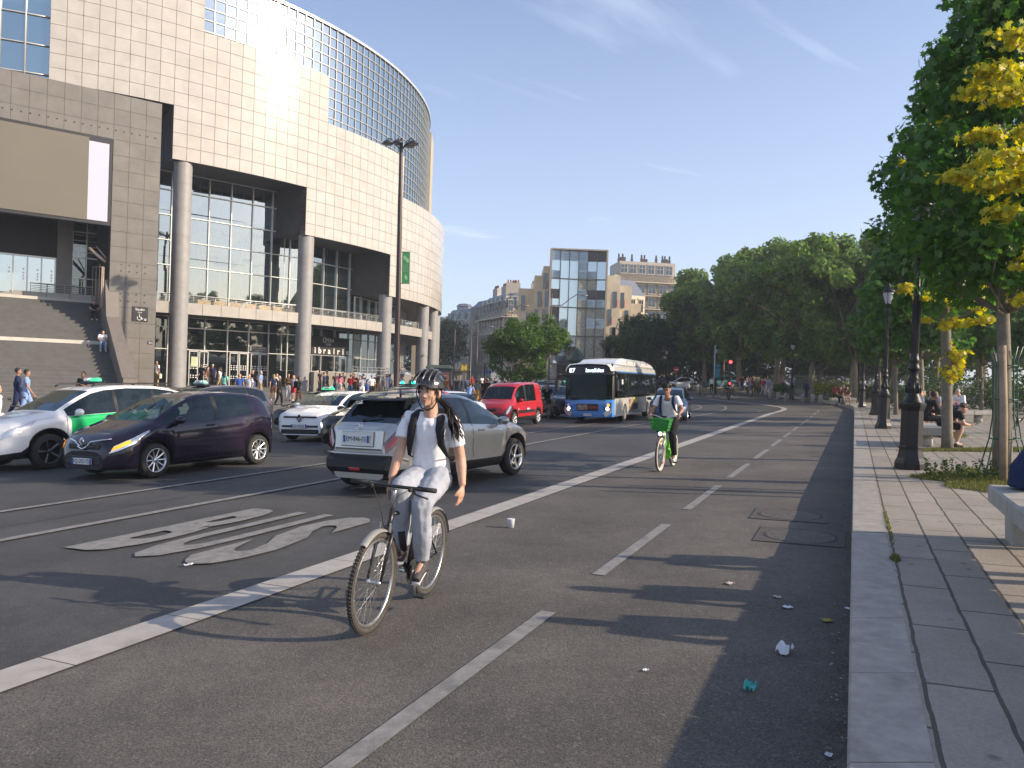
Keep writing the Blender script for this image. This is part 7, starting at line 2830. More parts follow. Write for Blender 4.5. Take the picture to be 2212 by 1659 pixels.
def bl(px, py, a, O=O1, f=f1, l=l1_):
 """point of the rider's frame seen at a pixel, a metres ahead of the origin"""
 u = (px - CX) / F
 bb = (u * (O.y + f.y * a) - O.x - f.x * a) / (l.x - u * l.y)
 Y = O.y + f.y * a + l.y * bb
 return V((a, bb, HC + (CY - py) / F * Y))
rider = thing0('person', 'young cyclist in white t-shirt, grey joggers and black helmet riding no hands', 'person')
rider.location = hb_root.location
rider.rotation_quaternion = Matrix.Rotation(math.atan2(f1.y, f1.x), 3, 'Z').to_quaternion()
J = dict(pelvis=bl(930, 1012, -.22), waist=bl(930, 985, -.20), chest=bl(931, 932, -.17), neck=bl(931, 884, -.15), head=bl(928, 843, -.12),
   hipL=bl(951, 1026, -.20), hipR=bl(908, 1024, -.20),
   kneeL=bl(911, 1086, .16), kneeR=bl(866, 1052, .18),
   ankL=bl(912, 1212, .02), ankR=bl(868, 1178, -.03), toeL=bl(897, 1250, .13), toeR=bl(862, 1204, .11),
   shoL=bl(979, 905, -.17), shoR=bl(882, 898, -.17), elbL=bl(995, 988, -.22), elbR=bl(865, 968, -.10),
   wriL=bl(999, 1046, -.17), wriR=bl(845, 1032, -.0), hdir=V((.985, .0, 0.02)), hup=V((0, .05, 1)))
J['hdir'] = V((.99, -.06, 0))
hl_ = (bl(993, 1086, -.15) - J['wriL']).normalized()
hr_ = (bl(834, 1084, .03) - J['wriR']).normalized()
Pm = body_parts(J, 1.0, .0085, hero=True, slim=1.04, it=4, handf={'L': (hl_, V((-.2, -.9, 0)), V((.95, -.2, 0)), 1.0, .35), 'R': (hr_, V((-.2, .9, 0)), V((.95, .2, 0)), 1.0, .3)})
def wrinkle(me, amp, sc, seed=0):
 for v in me.vertices:
  p = V((v.co.x * sc[0] + seed, v.co.y * sc[1], v.co.z * sc[2]))
  q = noise.noise(p) * .6 + noise.noise(p * 2.1) * .4
  v.co += v.normal * (amp * q)
t_ = MB()
k = 1.0
low = J['pelvis'] + V((0, 0, -.02))
t_.tube([low, J['waist'], J['waist'].lerp(J['chest'], .6), J['chest'], J['chest'].lerp(J['neck'], .45), J['chest'].lerp(J['neck'], .70)],
  [.155, .148, .150, .158, .150, .10], 18, flat=.66, up=(1, 0, 0))
for s_ in 'LR':
 e = J['sho' + s_].lerp(J['elb' + s_], .66)
 t_.tube([J['chest'].lerp(J['neck'], .5), J['sho' + s_] + V((0, 0, -.012)), J['sho' + s_].lerp(J['elb' + s_], .3), e], [.068, .058, .062, .063], 12)
top = blob(t_, .0085, 4, 'top')
wrinkle(top, .017, (9, 11, 6), 3)
wrinkle(Pm['trousers'], .020, (10, 10, 6), 9)
objm('body', Pm['body'], SK1, rider)
objm('t_shirt', top, T_WHITE, rider)
objm('joggers', Pm['trousers'], T_LGREY, rider)
objm('shoes', Pm['shoes'], mk('charcoal trainer', (.05, .042, .045), .7, var=.4, vs=40), rider)
b = MB()
for s_ in 'LR':
 an, toe = J['ank' + s_], J['toe' + s_]
 d = (toe - an).normalized()
 fl = V((d.x, d.y, d.z * .9)).normalized()
 b.tube([an - fl * .06 + V((0, 0, -.085)), toe + V((0, 0, -.036))], [.034, .034], 8, flat=.35, up=(0, 0, 1))
b.build('shoe_sole', SHOE_W, rider)
hd, hu = J['hdir'], J['hup']
RH = frame(hd, hu)
hc = J['head']
def hp(x, y, z):
 return hc + RH @ V((x, y, z))
for sg in (1, -1):
 b = MB()
 b.ball(hp(.0745, .031 * sg, .0), (.0125, .0135, .0105), 12, R=RH)
 ey = b.build('eye', mk('eye white', (.5, .46, .42), .25, var=.05), rider)
 b = MB()
 b.ball(hp(.0835, .030 * sg - .002, -.001), (.0045, .0065, .0065), 10, R=RH)
 b.build('iris', mk('dark iris', (.03, .015, .01), .2, var=0), ey)
 b = MB()
 b.tube([hp(.080, .012 * sg, .0045), hp(.0875, .026 * sg, .0085), hp(.082, .042 * sg, .006), hp(.072, .049 * sg, .0)], [.003, .0042, .004, .002], 5)
 b.build('eyelid', mk('eyelid skin', (.36, .19, .13), .6, var=.05), ey)
 b = MB()
 b.tube([hp(.088, .010 * sg, .017), hp(.090, .026 * sg, .0245), hp(.080, .046 * sg, .020)], [.0035, .0052, .002], 5)
 b.build('eyebrow', H_DK, rider)
 b = MB()
 b.ball(hp(-.004, .0835 * sg, -.018), (.017, .008, .030), 10, R=RH)
 b.ball(hp(.0, .080 * sg, -.042), (.010, .007, .012), 8, R=RH)
 b.build('ear', SK1, rider)
b = MB()
b.tube([hp(.079, -.020, -.0690), hp(.0895, -.008, -.0640), hp(.090, 0, -.0650), hp(.0895, .008, -.0640), hp(.079, .020, -.0690)], [.0012, .0045, .0042, .0045, .0012], 6)
b.tube([hp(.078, -.017, -.0715), hp(.087, 0, -.0755), hp(.078, .017, -.0715)], [.0012, .0055, .0012], 6)
b.build('mouth', mk('lip skin', (.36, .12, .10), .5, var=.05), rider)
b = MB()
b.ball(hp(-.02, 0, .030), (.098, .085, .085), 14, R=RH)
for sg in (1, -1):
 b.tube([hp(.03, .074 * sg, .03), hp(.026, .080 * sg, -.01), hp(.02, .078 * sg, -.03)], [.012, .010, .004], 6)
b.tube([hp(-.08, .0, .0), hp(-.09, .03, -.06)], [.06, .035], 10)
hm = blob(b, .008, 2, 'hair')
wrinkle(hm, .004, (60, 60, 10))
hr = objm('hair', hm, H_DK, rider)
b = MB()
rs = random.Random(4)
root_ = hp(-.085, .03, -.05)
tail = [root_, bl(968, 880, -.20), bl(976, 905, -.12), bl(984, 930, -.09), bl(989, 950, -.08)]
for i in range(64):
 o = V((rs.gauss(0, .009), rs.gauss(0, .011), rs.gauss(0, .008)))
 pts = []
 sp_ = rs.uniform(.6, 1.8)
 ph = rs.random() * 6
 n = 14
 L_ = rs.uniform(.7, 1.05)
 for q in range(n):
  s_ = q / (n - 1) * (len(tail) - 1) * L_
  i0 = min(len(tail) - 2, int(s_))
  p = tail[i0].lerp(tail[i0 + 1], s_ - i0)
  w = (.5 + q / n * 1.15)
  pts.append(p + o * w * sp_ + V((0, sin(q * 1.5 + ph) * .0045, cos(q * 1.3 + ph) * .003)))
 b.tube(pts, [.0045] * (n - 2) + [.003, .001], 3, cap=False)
b.build('ponytail', H_DK, hr)
b = MB()
hel = MB()
C0 = (-.012, 0, .060)
n, m = 36, 14
vs = []
for i in range(m + 1):
 a = PI * .5 * i / m
 for j in range(n):
  t = 2 * PI * j / n
  rx, ry, rz = .148, .108, .098
  x, y, z = cos(t) * cos(a) * rx, sin(t) * cos(a) * ry, sin(a) * rz
  if x > 0:
   x *= .96
  drop = -.032 * (1 - sin(a)) * (1 if abs(sin(t)) > .4 else .4) - .02 * (1 - sin(a)) * (1 if x < -.05 else 0)
  rib = .0065 * max(0, sin(6.5 * (t if 1 else 0) + 1)) * sin(min(PI, a * 2.2)) if 0 else 0
  ribs = abs(y) / .108 * 3.4
  g_ = cos(ribs * 2 * PI)
  k_ = smooth(.25, .5, sin(a)) if 0 else 1
  s_ = 1 + .055 * (g_ if g_ > -.15 else -.35) * (1 - abs(x) / .19) * (1 if a > .12 else .2)
  vs.append(hp(C0[0] + x * s_, C0[1] + y * s_, C0[2] + z * s_ + drop))
fs = [(i * n + j, i * n + (j + 1) % n, (i + 1) * n + (j + 1) % n, (i + 1) * n + j) for i in range(m) for j in range(n)]
hel.add(vs, fs, 0, True)
K_HELM = mk('black glossy helmet shell', (.022, .023, .024), .22, .1, var=.15, vs=20, coat=.8)
K_HELM2 = mk('dark grey helmet rib', (.10, .10, .098), .25, .5, var=.5, vs=25, coat=.6)
ho = hel.build('helmet', K_HELM, rider)
ho.data.materials[0] = K_HELM
b = MB()
for y0, w in ((.0, .017), (.040, .015), (-.040, .015), (.070, .012), (-.070, .012)):
 pts, ra = [], []
 for i in range(13):
  a = rad(14 + 152 * i / 12)
  zz = math.sqrt(max(.02, 1 - (y0 / .118) ** 2))
  pts.append(hp(C0[0] + cos(a) * .150 * zz ** .5, y0 * (1 + .25 * cos(a)), C0[2] + sin(a) * .104 * zz - .020 * abs(cos(a)) ** 2))
  ra.append(w * (.35 + .65 * sin(a)))
 b.tube(pts, ra, 8, flat=.55, up=(0, 1, 0))
b.build('helmet_rib', K_HELM2, ho)
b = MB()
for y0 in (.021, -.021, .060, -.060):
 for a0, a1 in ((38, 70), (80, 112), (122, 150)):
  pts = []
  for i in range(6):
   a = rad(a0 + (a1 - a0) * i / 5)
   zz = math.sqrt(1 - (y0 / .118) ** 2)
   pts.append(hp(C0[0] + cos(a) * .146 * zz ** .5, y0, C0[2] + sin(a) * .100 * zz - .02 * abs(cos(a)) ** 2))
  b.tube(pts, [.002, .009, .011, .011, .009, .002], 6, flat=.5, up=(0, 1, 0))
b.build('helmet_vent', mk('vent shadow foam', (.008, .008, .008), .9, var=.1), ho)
b = MB()
for sg in (1, -1):
 b.tube([hp(.075, .066 * sg, .045), hp(.055, .084 * sg, -.02), hp(.03, .072 * sg, -.085)], .0045, 5)
 b.tube([hp(-.05, .082 * sg, .03), hp(-.01, .088 * sg, -.03), hp(.03, .072 * sg, -.085)], .0045, 5)
 b.tube([hp(.03, .072 * sg, -.085), hp(.035, .045 * sg, -.125), hp(.035, 0, -.142)], .0055, 5)
b.build('helmet_strap', K_RUB, ho)
b = MB()
c = J['chest'] + V((-.19, 0, -.04))
b.box(c, (.16, .30, .44), bev=.07)
for s_, sg in (('L', 1), ('R', -1)):
 S_ = J['sho' + s_]
 yy = J['chest'].y + .105 * sg
 pts = [V((c.x + .02, yy, c.z + .17)), V((S_.x - .03, yy, S_.z + .050)), V((S_.x + .06, yy, S_.z + .022)), V((J['chest'].x + .105, yy + .008 * sg, J['chest'].z + .04)), V((J['chest'].x + .112, yy + .022 * sg, J['chest'].z - .08)), V((J['chest'].x + .055, yy + .050 * sg, J['chest'].z - .17)), V((J['chest'].x - .08, yy + .045 * sg, J['chest'].z - .22))]
 b.tube(pts, [.032, .034, .034, .034, .028, .014, .012], 8, flat=.32, up=(1, 0, 0) if 0 else None)
bo_ = b.build('backpack', mk('black pack fabric', (.012, .012, .013), .85, var=.2, vs=20, bump=.3), None)
bo_.rotation_mode = 'QUATERNION'
bo_.rotation_quaternion = rider.rotation_quaternion
bo_.location = rider.location
tag(bo_, 'black backpack worn by the helmeted cyclist in the foreground', 'backpack')
lb = thing0('hire_bicycle', 'lime green hire bicycle with dark green front basket', 'bicycle')
cyc_wheel(lb, .55, .335, K_TYRE, K_WRIM, 'front_wheel', False, 24, .022)
cyc_wheel(lb, -.55, .335, K_TYRE, K_WRIM, 'rear_wheel', False, 24, .022)
for o in lb.children:
 b = MB()
 for y in (-.022, .022):
  b.lathe([(.292, y - .002), (.322, y - .002), (.322, y + .002), (.292, y + .002), (.292, y - .002)], 40, axis='y')
  b.f, b.m, b.sm = b.f[:-2], b.m[:-2], b.sm[:-2]
 b.build('tyre_wall', K_WRIM, o)
 b = MB()
 b.box((-.2, .012, -.19), (.05, .006, .025), R=Matrix.Rotation(.8, 3, 'Y'))
 b.box((.12, .012, .22), (.05, .006, .025), R=Matrix.Rotation(.8, 3, 'Y'))
 b.build('spoke_reflector', K_REFL, o)
b = MB()
b.tube([(.36, 0, .78), (.20, 0, .52), (.02, 0, .36), (-.10, 0, .30)], [.032, .038, .042, .05], 10)
b.tube([(-.10, 0, .30), (-.17, 0, .62), (-.20, 0, .78)], .024, 8)
b.tube([(-.10, 0, .34), (-.55, .05, .34)], .016, 6)
b.tube([(-.14, 0, .50), (-.55, .05, .34)], .014, 6)
b.box((-.10, 0, .30), (.28, .12, .22), bev=.05)
b.tube([(-.38, .045, .52), (-.30, .045, .70), (-.20, .045, .74)], .018, 6)
b.build('frame', K_LIME, lb)
b = MB()
b.tube([(.36, 0, .76), (.40, 0, .64)], .026, 8)
for s in (1, -1):
 b.tube([(.40, .04 * s, .68), (.45, .055 * s, .56), (.55, .055 * s, .335)], .014, 8)
b.tube([(.36, 0, .78), (.30, 0, 1.0)], .018, 8)
b.build('fork', K_ALU, lb)
b = MB()
b.tube([(.16, -.30, 1.08), (.26, -.20, 1.08), (.32, 0, 1.02), (.26, .20, 1.08), (.16, .30, 1.08)], .014, 8)
b.build('handlebar', K_ALU, lb)
b = MB()     # basket with slatted sides
bw0, bw1, bd0, bd1 = .15, .20, .10, .15
cx_, zb, zt = .56, .80, 1.03
for s in (1, -1):
 for q in range(4):
  t0, t1 = q / 4, (q + .82) / 4
  for (A, Bv) in ((0, 1),):
   y0, y1 = s * (bw0 + (bw1 - bw0) * t0), s * (bw0 + (bw1 - bw0) * t1)
   d0, d1 = bd0 + (bd1 - bd0) * t0, bd0 + (bd1 - bd0) * t1
   z0, z1 = zb + (zt - zb) * t0, zb + (zt - zb) * t1
   b.face([(cx_ - d0, y0, z0), (cx_ + d0, y0, z0), (cx_ + d1, y1, z1), (cx_ - d1, y1, z1)])
   w0, w1 = bw0 + (bw1 - bw0) * t0, bw0 + (bw1 - bw0) * t1
   b.face([(cx_ + s * d0, -w0, z0), (cx_ + s * d0, w0, z0), (cx_ + s * d1, w1, z1), (cx_ + s * d1, -w1, z1)])
b.face([(cx_ - bd0, -bw0, zb), (cx_ + bd0, -bw0, zb), (cx_ + bd0, bw0, zb), (cx_ - bd0, bw0, zb)])
b.tube([(cx_ - bd1, -bw1, zt), (cx_ + bd1, -bw1, zt), (cx_ + bd1, bw1, zt), (cx_ - bd1, bw1, zt), (cx_ - bd1, -bw1, zt)], .012, 6)
b.build('basket', K_GRN, lb)
b = MB()
b.ball((.60, 0, .74), (.035, .04, .04), 10)
b.build('front_lamp', mk('bike lamp', (.9, .95, 1), .3, var=0, emit=2), lb)
b = MB()
b.tube([(-.20, 0, .76), (-.23, 0, .94)], .016, 8)
b.ball((-.26, 0, .97), (.13, .08, .035), 10)
b.build('saddle', K_RUB, lb)
b = MB()
ang = [rad(35 + 120 * i / 10) for i in range(11)]
for x in (.55, -.55):
 b.tube([(x + cos(a) * .365, 0, .335 + sin(a) * .365) for a in ang], .028, 6, flat=.3, up=(0, 1, 0))
b.build('mudguard', K_RUB, lb)
b = MB()
b.tube([(-.10, .07, .30), (-.06, .10, .14)], .012, 6)
b.tube([(-.10, -.07, .30), (-.14, -.10, .46)], .012, 6)
b.box((-.06, .15, .13), (.1, .1, .025), bev=.006)
b.box((-.14, -.15, .47), (.1, .1, .025), bev=.006)
b.build('crank', K_RUB, lb)
F2, R2 = V((2.90, 14.9, 0)), V((3.35, 15.85, 0))
O2, f2 = stand_at(lb, F2, R2, 2.0, .002)
J2 = dict(pelvis=V((-.24, .03, 1.00)), waist=V((-.18, .03, 1.13)), chest=V((-.07, .03, 1.32)), neck=V((.03, .03, 1.48)), head=V((.09, .03, 1.60)),
   hipL=V((-.20, .12, .98)), hipR=V((-.20, -.06, .98)), kneeL=V((.16, .16, .70)), kneeR=V((.16, -.10, .88)),
   ankL=V((-.05, .15, .26)), ankR=V((-.12, -.14, .56)), toeL=V((.10, .15, .17)), toeR=V((.03, -.14, .49)),
   shoL=V((-.02, .215, 1.42)), shoR=V((-.02, -.165, 1.42)), elbL=V((.03, .33, 1.19)), elbR=V((.05, -.27, 1.17)),
   wriL=V((.17, .30, 1.12)), wriR=V((.17, -.28, 1.12)), hdir=V((.97, .08, -.22)), hup=V((.22, .0, .97)))
t2 = thing0('person', 'rider in white t-shirt and black trousers on the green hire bicycle', 'person')
t2.location = lb.location
t2.rotation_quaternion = Matrix.Rotation(math.atan2(f2.y, f2.x), 3, 'Z').to_quaternion()
P2 = body_parts(J2, 1.0, .012, hero=True, handf={'L': (V((.6, .0, -.5)), V((-.1, 0, -1)), V((0, -1, 0)), 1.0, 1.6), 'R': (V((.6, .0, -.5)), V((-.1, 0, -1)), V((0, 1, 0)), 1.0, 1.6)})
wrinkle(P2['top'], .014, (7, 7, 5), 1)
objm('body', P2['body'], SK3, t2)
objm('t_shirt', P2['top'], T_WHITE, t2)
objm('trousers', P2['trousers'], T_BLACK, t2)
objm('shoes', P2['shoes'], SHOE_W, t2)
b = MB()
R2_ = frame(J2['hdir'], J2['hup'])
rs = random.Random(3)
b.ball(J2['head'] + R2_ @ V((-.02, 0, .055)), (.10, .088, .085), 12, R=R2_)
for i in range(40):
 d = V((rs.gauss(.2, .7), rs.gauss(0, .8), rs.uniform(.1, 1))).normalized()
 b.ball(J2['head'] + R2_ @ V((-.015 + d.x * .10, d.y * .092, .055 + d.z * .105)), (.030, .028, .026), 6)
objm('hair', blob(b, .011, 1, 'hair'), H_DK, t2)
for sg in (1, -1):
 b = MB()
 q = lambda x, y, z: J2['head'] + R2_ @ V((x, y, z))
 b.tube([q(.086, .010 * sg, .016), q(.088, .03 * sg, .022), q(.078, .048 * sg, .016)], [.006, .008, .004], 5)
 b.ball(q(.078, .031 * sg, .0), (.012, .013, .009), 8)
 b.build('eyebrow', H_DK, t2)
b = MB()
b.tube([q(.078, -.022, -.067), q(.090, 0, -.066), q(.078, .022, -.067)], [.002, .006, .002], 5)
b.build('mouth', mk('lip skin', (.36, .12, .10), .5), t2)
b = MB()
c = J2['chest'] + V((-.2, 0, -.06))
b.box(c, (.16, .32, .46), bev=.07)
for sg in (1, -1):
 y = .03 + .125 * sg
 pts = [V((c.x + .03, y, c.z + .2)), V((-.03, y, 1.485)), V((.07, y, 1.44)), V((.10, y, 1.34)), V((.055, y + .02 * sg, 1.22)), V((-.08, y + .05 * sg, 1.12))]
 b.tube(pts, [.03, .03, .03, .03, .025, .012], 8, flat=.35)
bo2 = b.build('backpack', T_NAVY, None)
bo2.rotation_mode = 'QUATERNION'
bo2.rotation_quaternion = t2.rotation_quaternion
bo2.location = t2.location
tag(bo2, 'navy backpack worn by the rider on the green hire bicycle', 'backpack')
JR = dict(pelvis=V((-.24, 0, .98)), waist=V((-.2, 0, 1.10)), chest=V((-.10, 0, 1.30)), neck=V((0, 0, 1.46)), head=V((.05, 0, 1.60)),
   hipL=V((-.2, .09, .96)), hipR=V((-.2, -.09, .96)), kneeL=V((.14, .12, .70)), kneeR=V((.14, -.10, .88)), ankL=V((-.05, .13, .24)), ankR=V((-.1, -.13, .55)),
   shoL=V((-.03, .19, 1.41)), shoR=V((-.03, -.19, 1.41)), elbL=V((.05, .27, 1.2)), elbR=V((.05, -.27, 1.2)), wriL=V((.25, .26, 1.05)), wriR=V((.25, -.26, 1.05)))
PR = body_parts(JR, 1.0, .02, shorts=True)
PR['hair'] = hair_mesh(JR, 1.0)
VARS['ride_shorts'] = PR
b0 = mtb('dark city bicycle ridden by the person in the blue shirt', None, K_FR, False)
for i, (px, Y, az, lab, lab2, sk, tp, lg) in enumerate((
  (1016, 50, 20, 'cyclist in pale blue t-shirt riding away towards the crowd', 'dark city bicycle ridden by the person in the blue shirt', SK1, T_LBLUE, T_NAVY),
  (1182, 37, 185, 'cyclist in black top with bare legs coming out behind the red van', 'dark bicycle just behind the red van', SK3, T_BLACK, T_BLACK),
  (1573, 66, 100, 'cyclist in green vest waiting at the traffic light', 'dark bicycle at the red traffic light', SK2, T_GREEN, T_BLACK))):
 bk = b0 if i == 0 else dup(b0)
 p = at(px, Y)
 bk['label'] = lab2
 bk.location = p
 q_ = Matrix.Rotation(PI / 2 - rad(az), 3, 'Z').to_quaternion()
 bk.rotation_quaternion = q_
 t = person(p, PI / 2 - rad(az), 'ride_shorts', lab, sk, tp, lg, H_DK, None, None, 1.0, False)
def motorbike(label, px, Y, az, m=None, g='parked motorbikes', dz=0):
 t = thing0('motorbike', label, 'motorbike', g)
 m = m or P_BLK
 for x in (.68, -.65):
  wheel(t, (x, 0, .31), .31, 1, C_DRIM, 7, True, .13)
 b = MB()
 b.ball((.10, 0, .80), (.28, .15, .16), 12)
 b.ball((-.35, 0, .80), (.38, .14, .09), 12)
 b.ball((-.72, 0, .88), (.18, .09, .07), 10)
 b.box((.0, 0, .48), (.5, .3, .34), bev=.08)
 b.build('body', m, t)
 b = MB()
 b.tube([(.42, .07, .98), (.68, .09, .31)], .03, 6)
 b.tube([(.42, -.07, .98), (.68, -.09, .31)], .03, 6)
 b.tube([(-.1, 0, .35), (-.65, .1, .31)], .03, 6)
 b.build('fork', C_BLK, t)
 b = MB()
 b.tube([(.22, -.38, 1.08), (.36, -.15, 1.06), (.40, 0, 1.02), (.36, .15, 1.06), (.22, .38, 1.08)], .018, 6)
 for s in (1, -1):
  b.tube([(.32, .2 * s, 1.08), (.34, .33 * s, 1.26)], .008, 4)
  b.ball((.34, .35 * s, 1.28), (.02, .06, .04), 8)
 b.build('handlebar', C_BLK, t)
 b = MB()
 b.ball((.50, 0, .92), (.08, .1, .1), 10)
 b.build('headlight', C_LAMP, t)
 p = at(px, Y)
 park(t, (p.x, p.y), az)
 return t
motorbike('black motorbike parked in front of the opera stairs, nearer one', 62, 22, 300)
motorbike('black motorbike parked in front of the opera stairs, further one', 92, 23.5, 290)
motorbike('dark motorbike between the red van and the bus', 1213, 45, 185)
motorbike('black scooter beside the black crossover left of the bus', 1204, 52, 190)
motorbike('dark motorbike parked near the far bollards', 1500, 90, 250)
# ================================================================== street furniture
I_BLK = mk('black cast iron', (.016, .016, .016), .42, .3, var=.25, vs=18, bump=.25, bs=35)
I_GRN = mk('dark green paint', (.012, .075, .05), .4, var=.1)
S_CONC = mk('pale concrete bench', (.36, .34, .30), .75, var=.12, vs=4, bump=.2, bs=80, stain=.15)
I_GREY = mk('grey brown pole', (.12, .10, .09), .5, .3, var=.1)
def parisian_lamp(label, loc, rz=0, s=1.0, group='cast iron street lamps along the kerb', full=True):
 t = thing('street_lamp', loc, label, 'street lamp', group, rz, True, s)
 t.rotation_quaternion = Matrix.Rotation(rad(2.3), 3, 'Y').to_quaternion() @ Matrix.Rotation(rz, 3, 'Z').to_quaternion()
 b = MB()
 p8 = [(.245, 0), (.245, .10), (.235, .12), (.225, .15), (.205, .19), (.195, .24), (.182, .30), (.178, .34), (.19, .35), (.19, .37), (.172, .39), (.170, .98), (.178, 1.0), (.186, 1.02), (.205, 1.06), (.21, 1.10), (.19, 1.12)]
 b.lathe(p8, 6, sm=False, rot=.3)
 b.build('base', I_BLK, t)
 b = MB()
 prof = [(.17, 1.11), (.155, 1.14), (.13, 1.19), (.12, 1.22), (.095, 1.26), (.10, 1.30), (.105, 1.34), (.10, 1.40), (.085, 1.46), (.078, 1.50), (.085, 1.52), (.072, 1.55), (.068, 1.64), (.085, 1.67), (.098, 1.69), (.085, 1.72), (.072, 1.76), (.072, 1.80), (.09, 1.83), (.07, 1.86), (.064, 1.92), (.060, 2.3), (.052, 2.9), (.058, 2.92), (.058, 2.95), (.046, 2.98), (.040, 3.75), (.06, 3.78), (.075, 3.82), (.05, 3.86), (.036, 3.9), (.036, 3.98)]
 n = 16
 b.lathe(prof, n)
 for i in range(8):
  a = 2 * PI * i / 8
  b.tube([(cos(a) * .105, sin(a) * .105, 1.28), (cos(a) * .112, sin(a) * .112, 1.36), (cos(a) * .086, sin(a) * .086, 1.46)], [.012, .018, .008], 5)
  b.tube([(cos(a) * .066, sin(a) * .066, 1.95), (cos(a) * .056, sin(a) * .056, 2.85)], .007, 4)
 b.build('pole', I_BLK, t)
 b = MB()
 b.lathe([(.10, 4.0), (.12, 4.02), (.09, 4.0)], 8)
 for i in range(4):
  a = PI / 4 + i * PI / 2
  b.tube([(cos(a) * .04, sin(a) * .04, 3.9), (cos(a) * .09, sin(a) * .09, 4.0), (cos(a) * .19, sin(a) * .19, 4.4)], .010, 4)
 b.lathe([(.20, 4.39), (.215, 4.41), (.20, 4.45), (.12, 4.54), (.06, 4.58), (.06, 4.64), (.03, 4.68), (.01, 4.76)], 12)
 hd = b.build('lantern', I_BLK, t)
 b = MB()
 b.lathe([(.08, 4.02), (.10, 4.08), (.175, 4.34), (.185, 4.39), (.17, 4.39)], 8)
 b.build('lantern_glass', mk('milky lantern glass', (.45, .47, .5), .2, var=.08), hd)
 return t
for px, py, lab, rz in ((1966, 1010, 'nearest cast iron lamp post with a broad six-sided base', .35), (1908, 923, 'second cast iron lamp post, whose white lantern shows', .2), (1890, 894, 'third cast iron lamp post in the row', .5), (1862, 877, 'fourth cast iron lamp post in the row, smallest of the straight row', .1)):
 parisian_lamp(lab, gp(px, py, .28), rz)
for px, Y, lab in ((1709, 61, 'cast iron lamp post at the bend of the kerb beside the bollards'), (1544, 75, 'cast iron lamp post behind the teal bus stop panel'), (1437, 84, 'cast iron lamp post close behind the bus'), (1640, 96, 'cast iron lamp post deep among the plane trees')):
 p = at(px, Y, pav_h(Y))
 parisian_lamp(lab, p, 0, 1.0, 'cast iron street lamps round the garden')
p = at(855, 43)
t = thing('lamp_mast', p, 'very tall brown mast with four hanging lamps and a green banner', 'street lamp', None, 0, False)
t.rotation_quaternion = Matrix.Rotation(rad(1.15), 3, 'Y').to_quaternion()
HT = HC + (CY - 300) / F * 43 - p.z
b = MB()
b.lathe([(.22, -.3), (.22, .8), (.17, 1.0), (.16, 4), (.14, 8), (.105, HT - .4), (.09, HT), (.03, HT + .15)], 12)
b.build('pole', mk('mast brown paint', (.045, .03, .028), .4, .3, var=.1), t)
for i, a in enumerate((200, 250, 20, 335)):
 d = V((cos(rad(a)), sin(rad(a)) * .9, 0))
 ln = (.78, .42, .46, .80)[i]
 b = MB()
 b.tube([V((0, 0, HT - .55)), d * ln * .4 + V((0, 0, HT - .30)), d * ln * .75 + V((0, 0, HT + .05)), d * ln + V((0, 0, HT - .02)), d * ln + V((0, 0, HT - .12))], .03, 6)
 ar = b.build('lamp_arm', C_BLK, t)
 b = MB()
 e = d * ln + V((0, 0, HT - .12))
 b.lathe([(.06, .05), (.20, -.02), (.30, -.12), (.31, -.18), (.26, -.2)], 16, e)
 b.build('lamp_shade', mk('lamp shade grey', (.05, .05, .06), .3, .4, var=.1), ar)
zb0 = HC + (CY - 609) / F * 43 - p.z
zb1 = HC + (CY - 541) / F * 43 - p.z
b = MB()
b.box((.40, 0, (zb0 + zb1) / 2), (.44, .02, zb1 - zb0))
bn = b.build('banner', mk('green banner', (.06, .26, .09), .7, var=.05), t)
b = MB()
for z in (zb0, zb1):
 b.tube([(.1, 0, z), (.64, 0, z)], .02, 5)
b.build('banner_bracket', C_BLK, bn)
b = MB()
zc = (zb0 + zb1) / 2
for i, w in enumerate(('PARIS', 'VERT ET', 'FLEURI', 'JARDINS')):
 b.text(w, (.40, -.012, zc + .12 - i * .11), (1, 0, 0), (0, 0, 1), .085)
for cx__, cz_ in ((.34, zc + .55), (.48, zc + .42), (.42, zc - .55)):
 b.extrude([(0, -.16), (.07, -.06), (.08, .05), (0, .17), (-.08, .05), (-.07, -.06)], (cx__, -.012, cz_), (1, 0, .3), (-.3, 0, 1), (0, -1, 0), .004)
b.build('banner_print', mk('banner print', (.32, .55, .25), .7, var=.1), bn)
def curved_lamp(px, Y, top_y, arm, lab, g='curved modern street lamps'):
 p = at(px, Y)
 t = thing('curved_street_lamp', p, lab, 'street lamp', g)
 h = HC + (CY - top_y) / F * Y - p.z
 b = MB()
 b.lathe([(.11, -.3), (.10, .8), (.07, 1.0), (.045, h)], 8)
 b.build('pole', I_GREY, t)
 b = MB()
 b.tube([(0, 0, h - 1.0), (arm * .35, 0, h - .95), (arm * .62, 0, h - .35), (arm * .85, 0, h + .05), (arm, 0, h + .0)], [.04, .04, .035, .035, .03], 6)
 a_ = b.build('lamp_arm', I_GREY, t)
 b = MB()
 b.ball((arm * 1.08, 0, h - .04), (.32, .14, .07), 10)
 b.build('lamp_head', mk('lamp head grey', (.3, .32, .35), .3, .5, var=.05), a_)
curved_lamp(1184, 66, 632, 2.6, 'tall curved street lamp in front of the glass-fronted block')
curved_lamp(1082, 70, 655, 1.8, 'curved street lamp among the young green trees')
curved_lamp(1014, 74, 700, 1.7, 'curved street lamp right of the yellow metro sign')
curved_lamp(1028, 96, 690, -1.6, 'slender street lamp in front of the cream corner house')
b = MB()
p = at(978, 62)
t = thing('street_pole', p, 'thin brown pole left of the yellow metro sign', 'pole')
b.lathe([(.09, -.3), (.07, 1), (.05, 5.8)], 8)
b.build('pole', I_GREY, t)
p = at(1000, 62)
t = thing('metro_sign', p, 'yellow letter M of the underground on a pale post', 'metro sign')
b = MB()
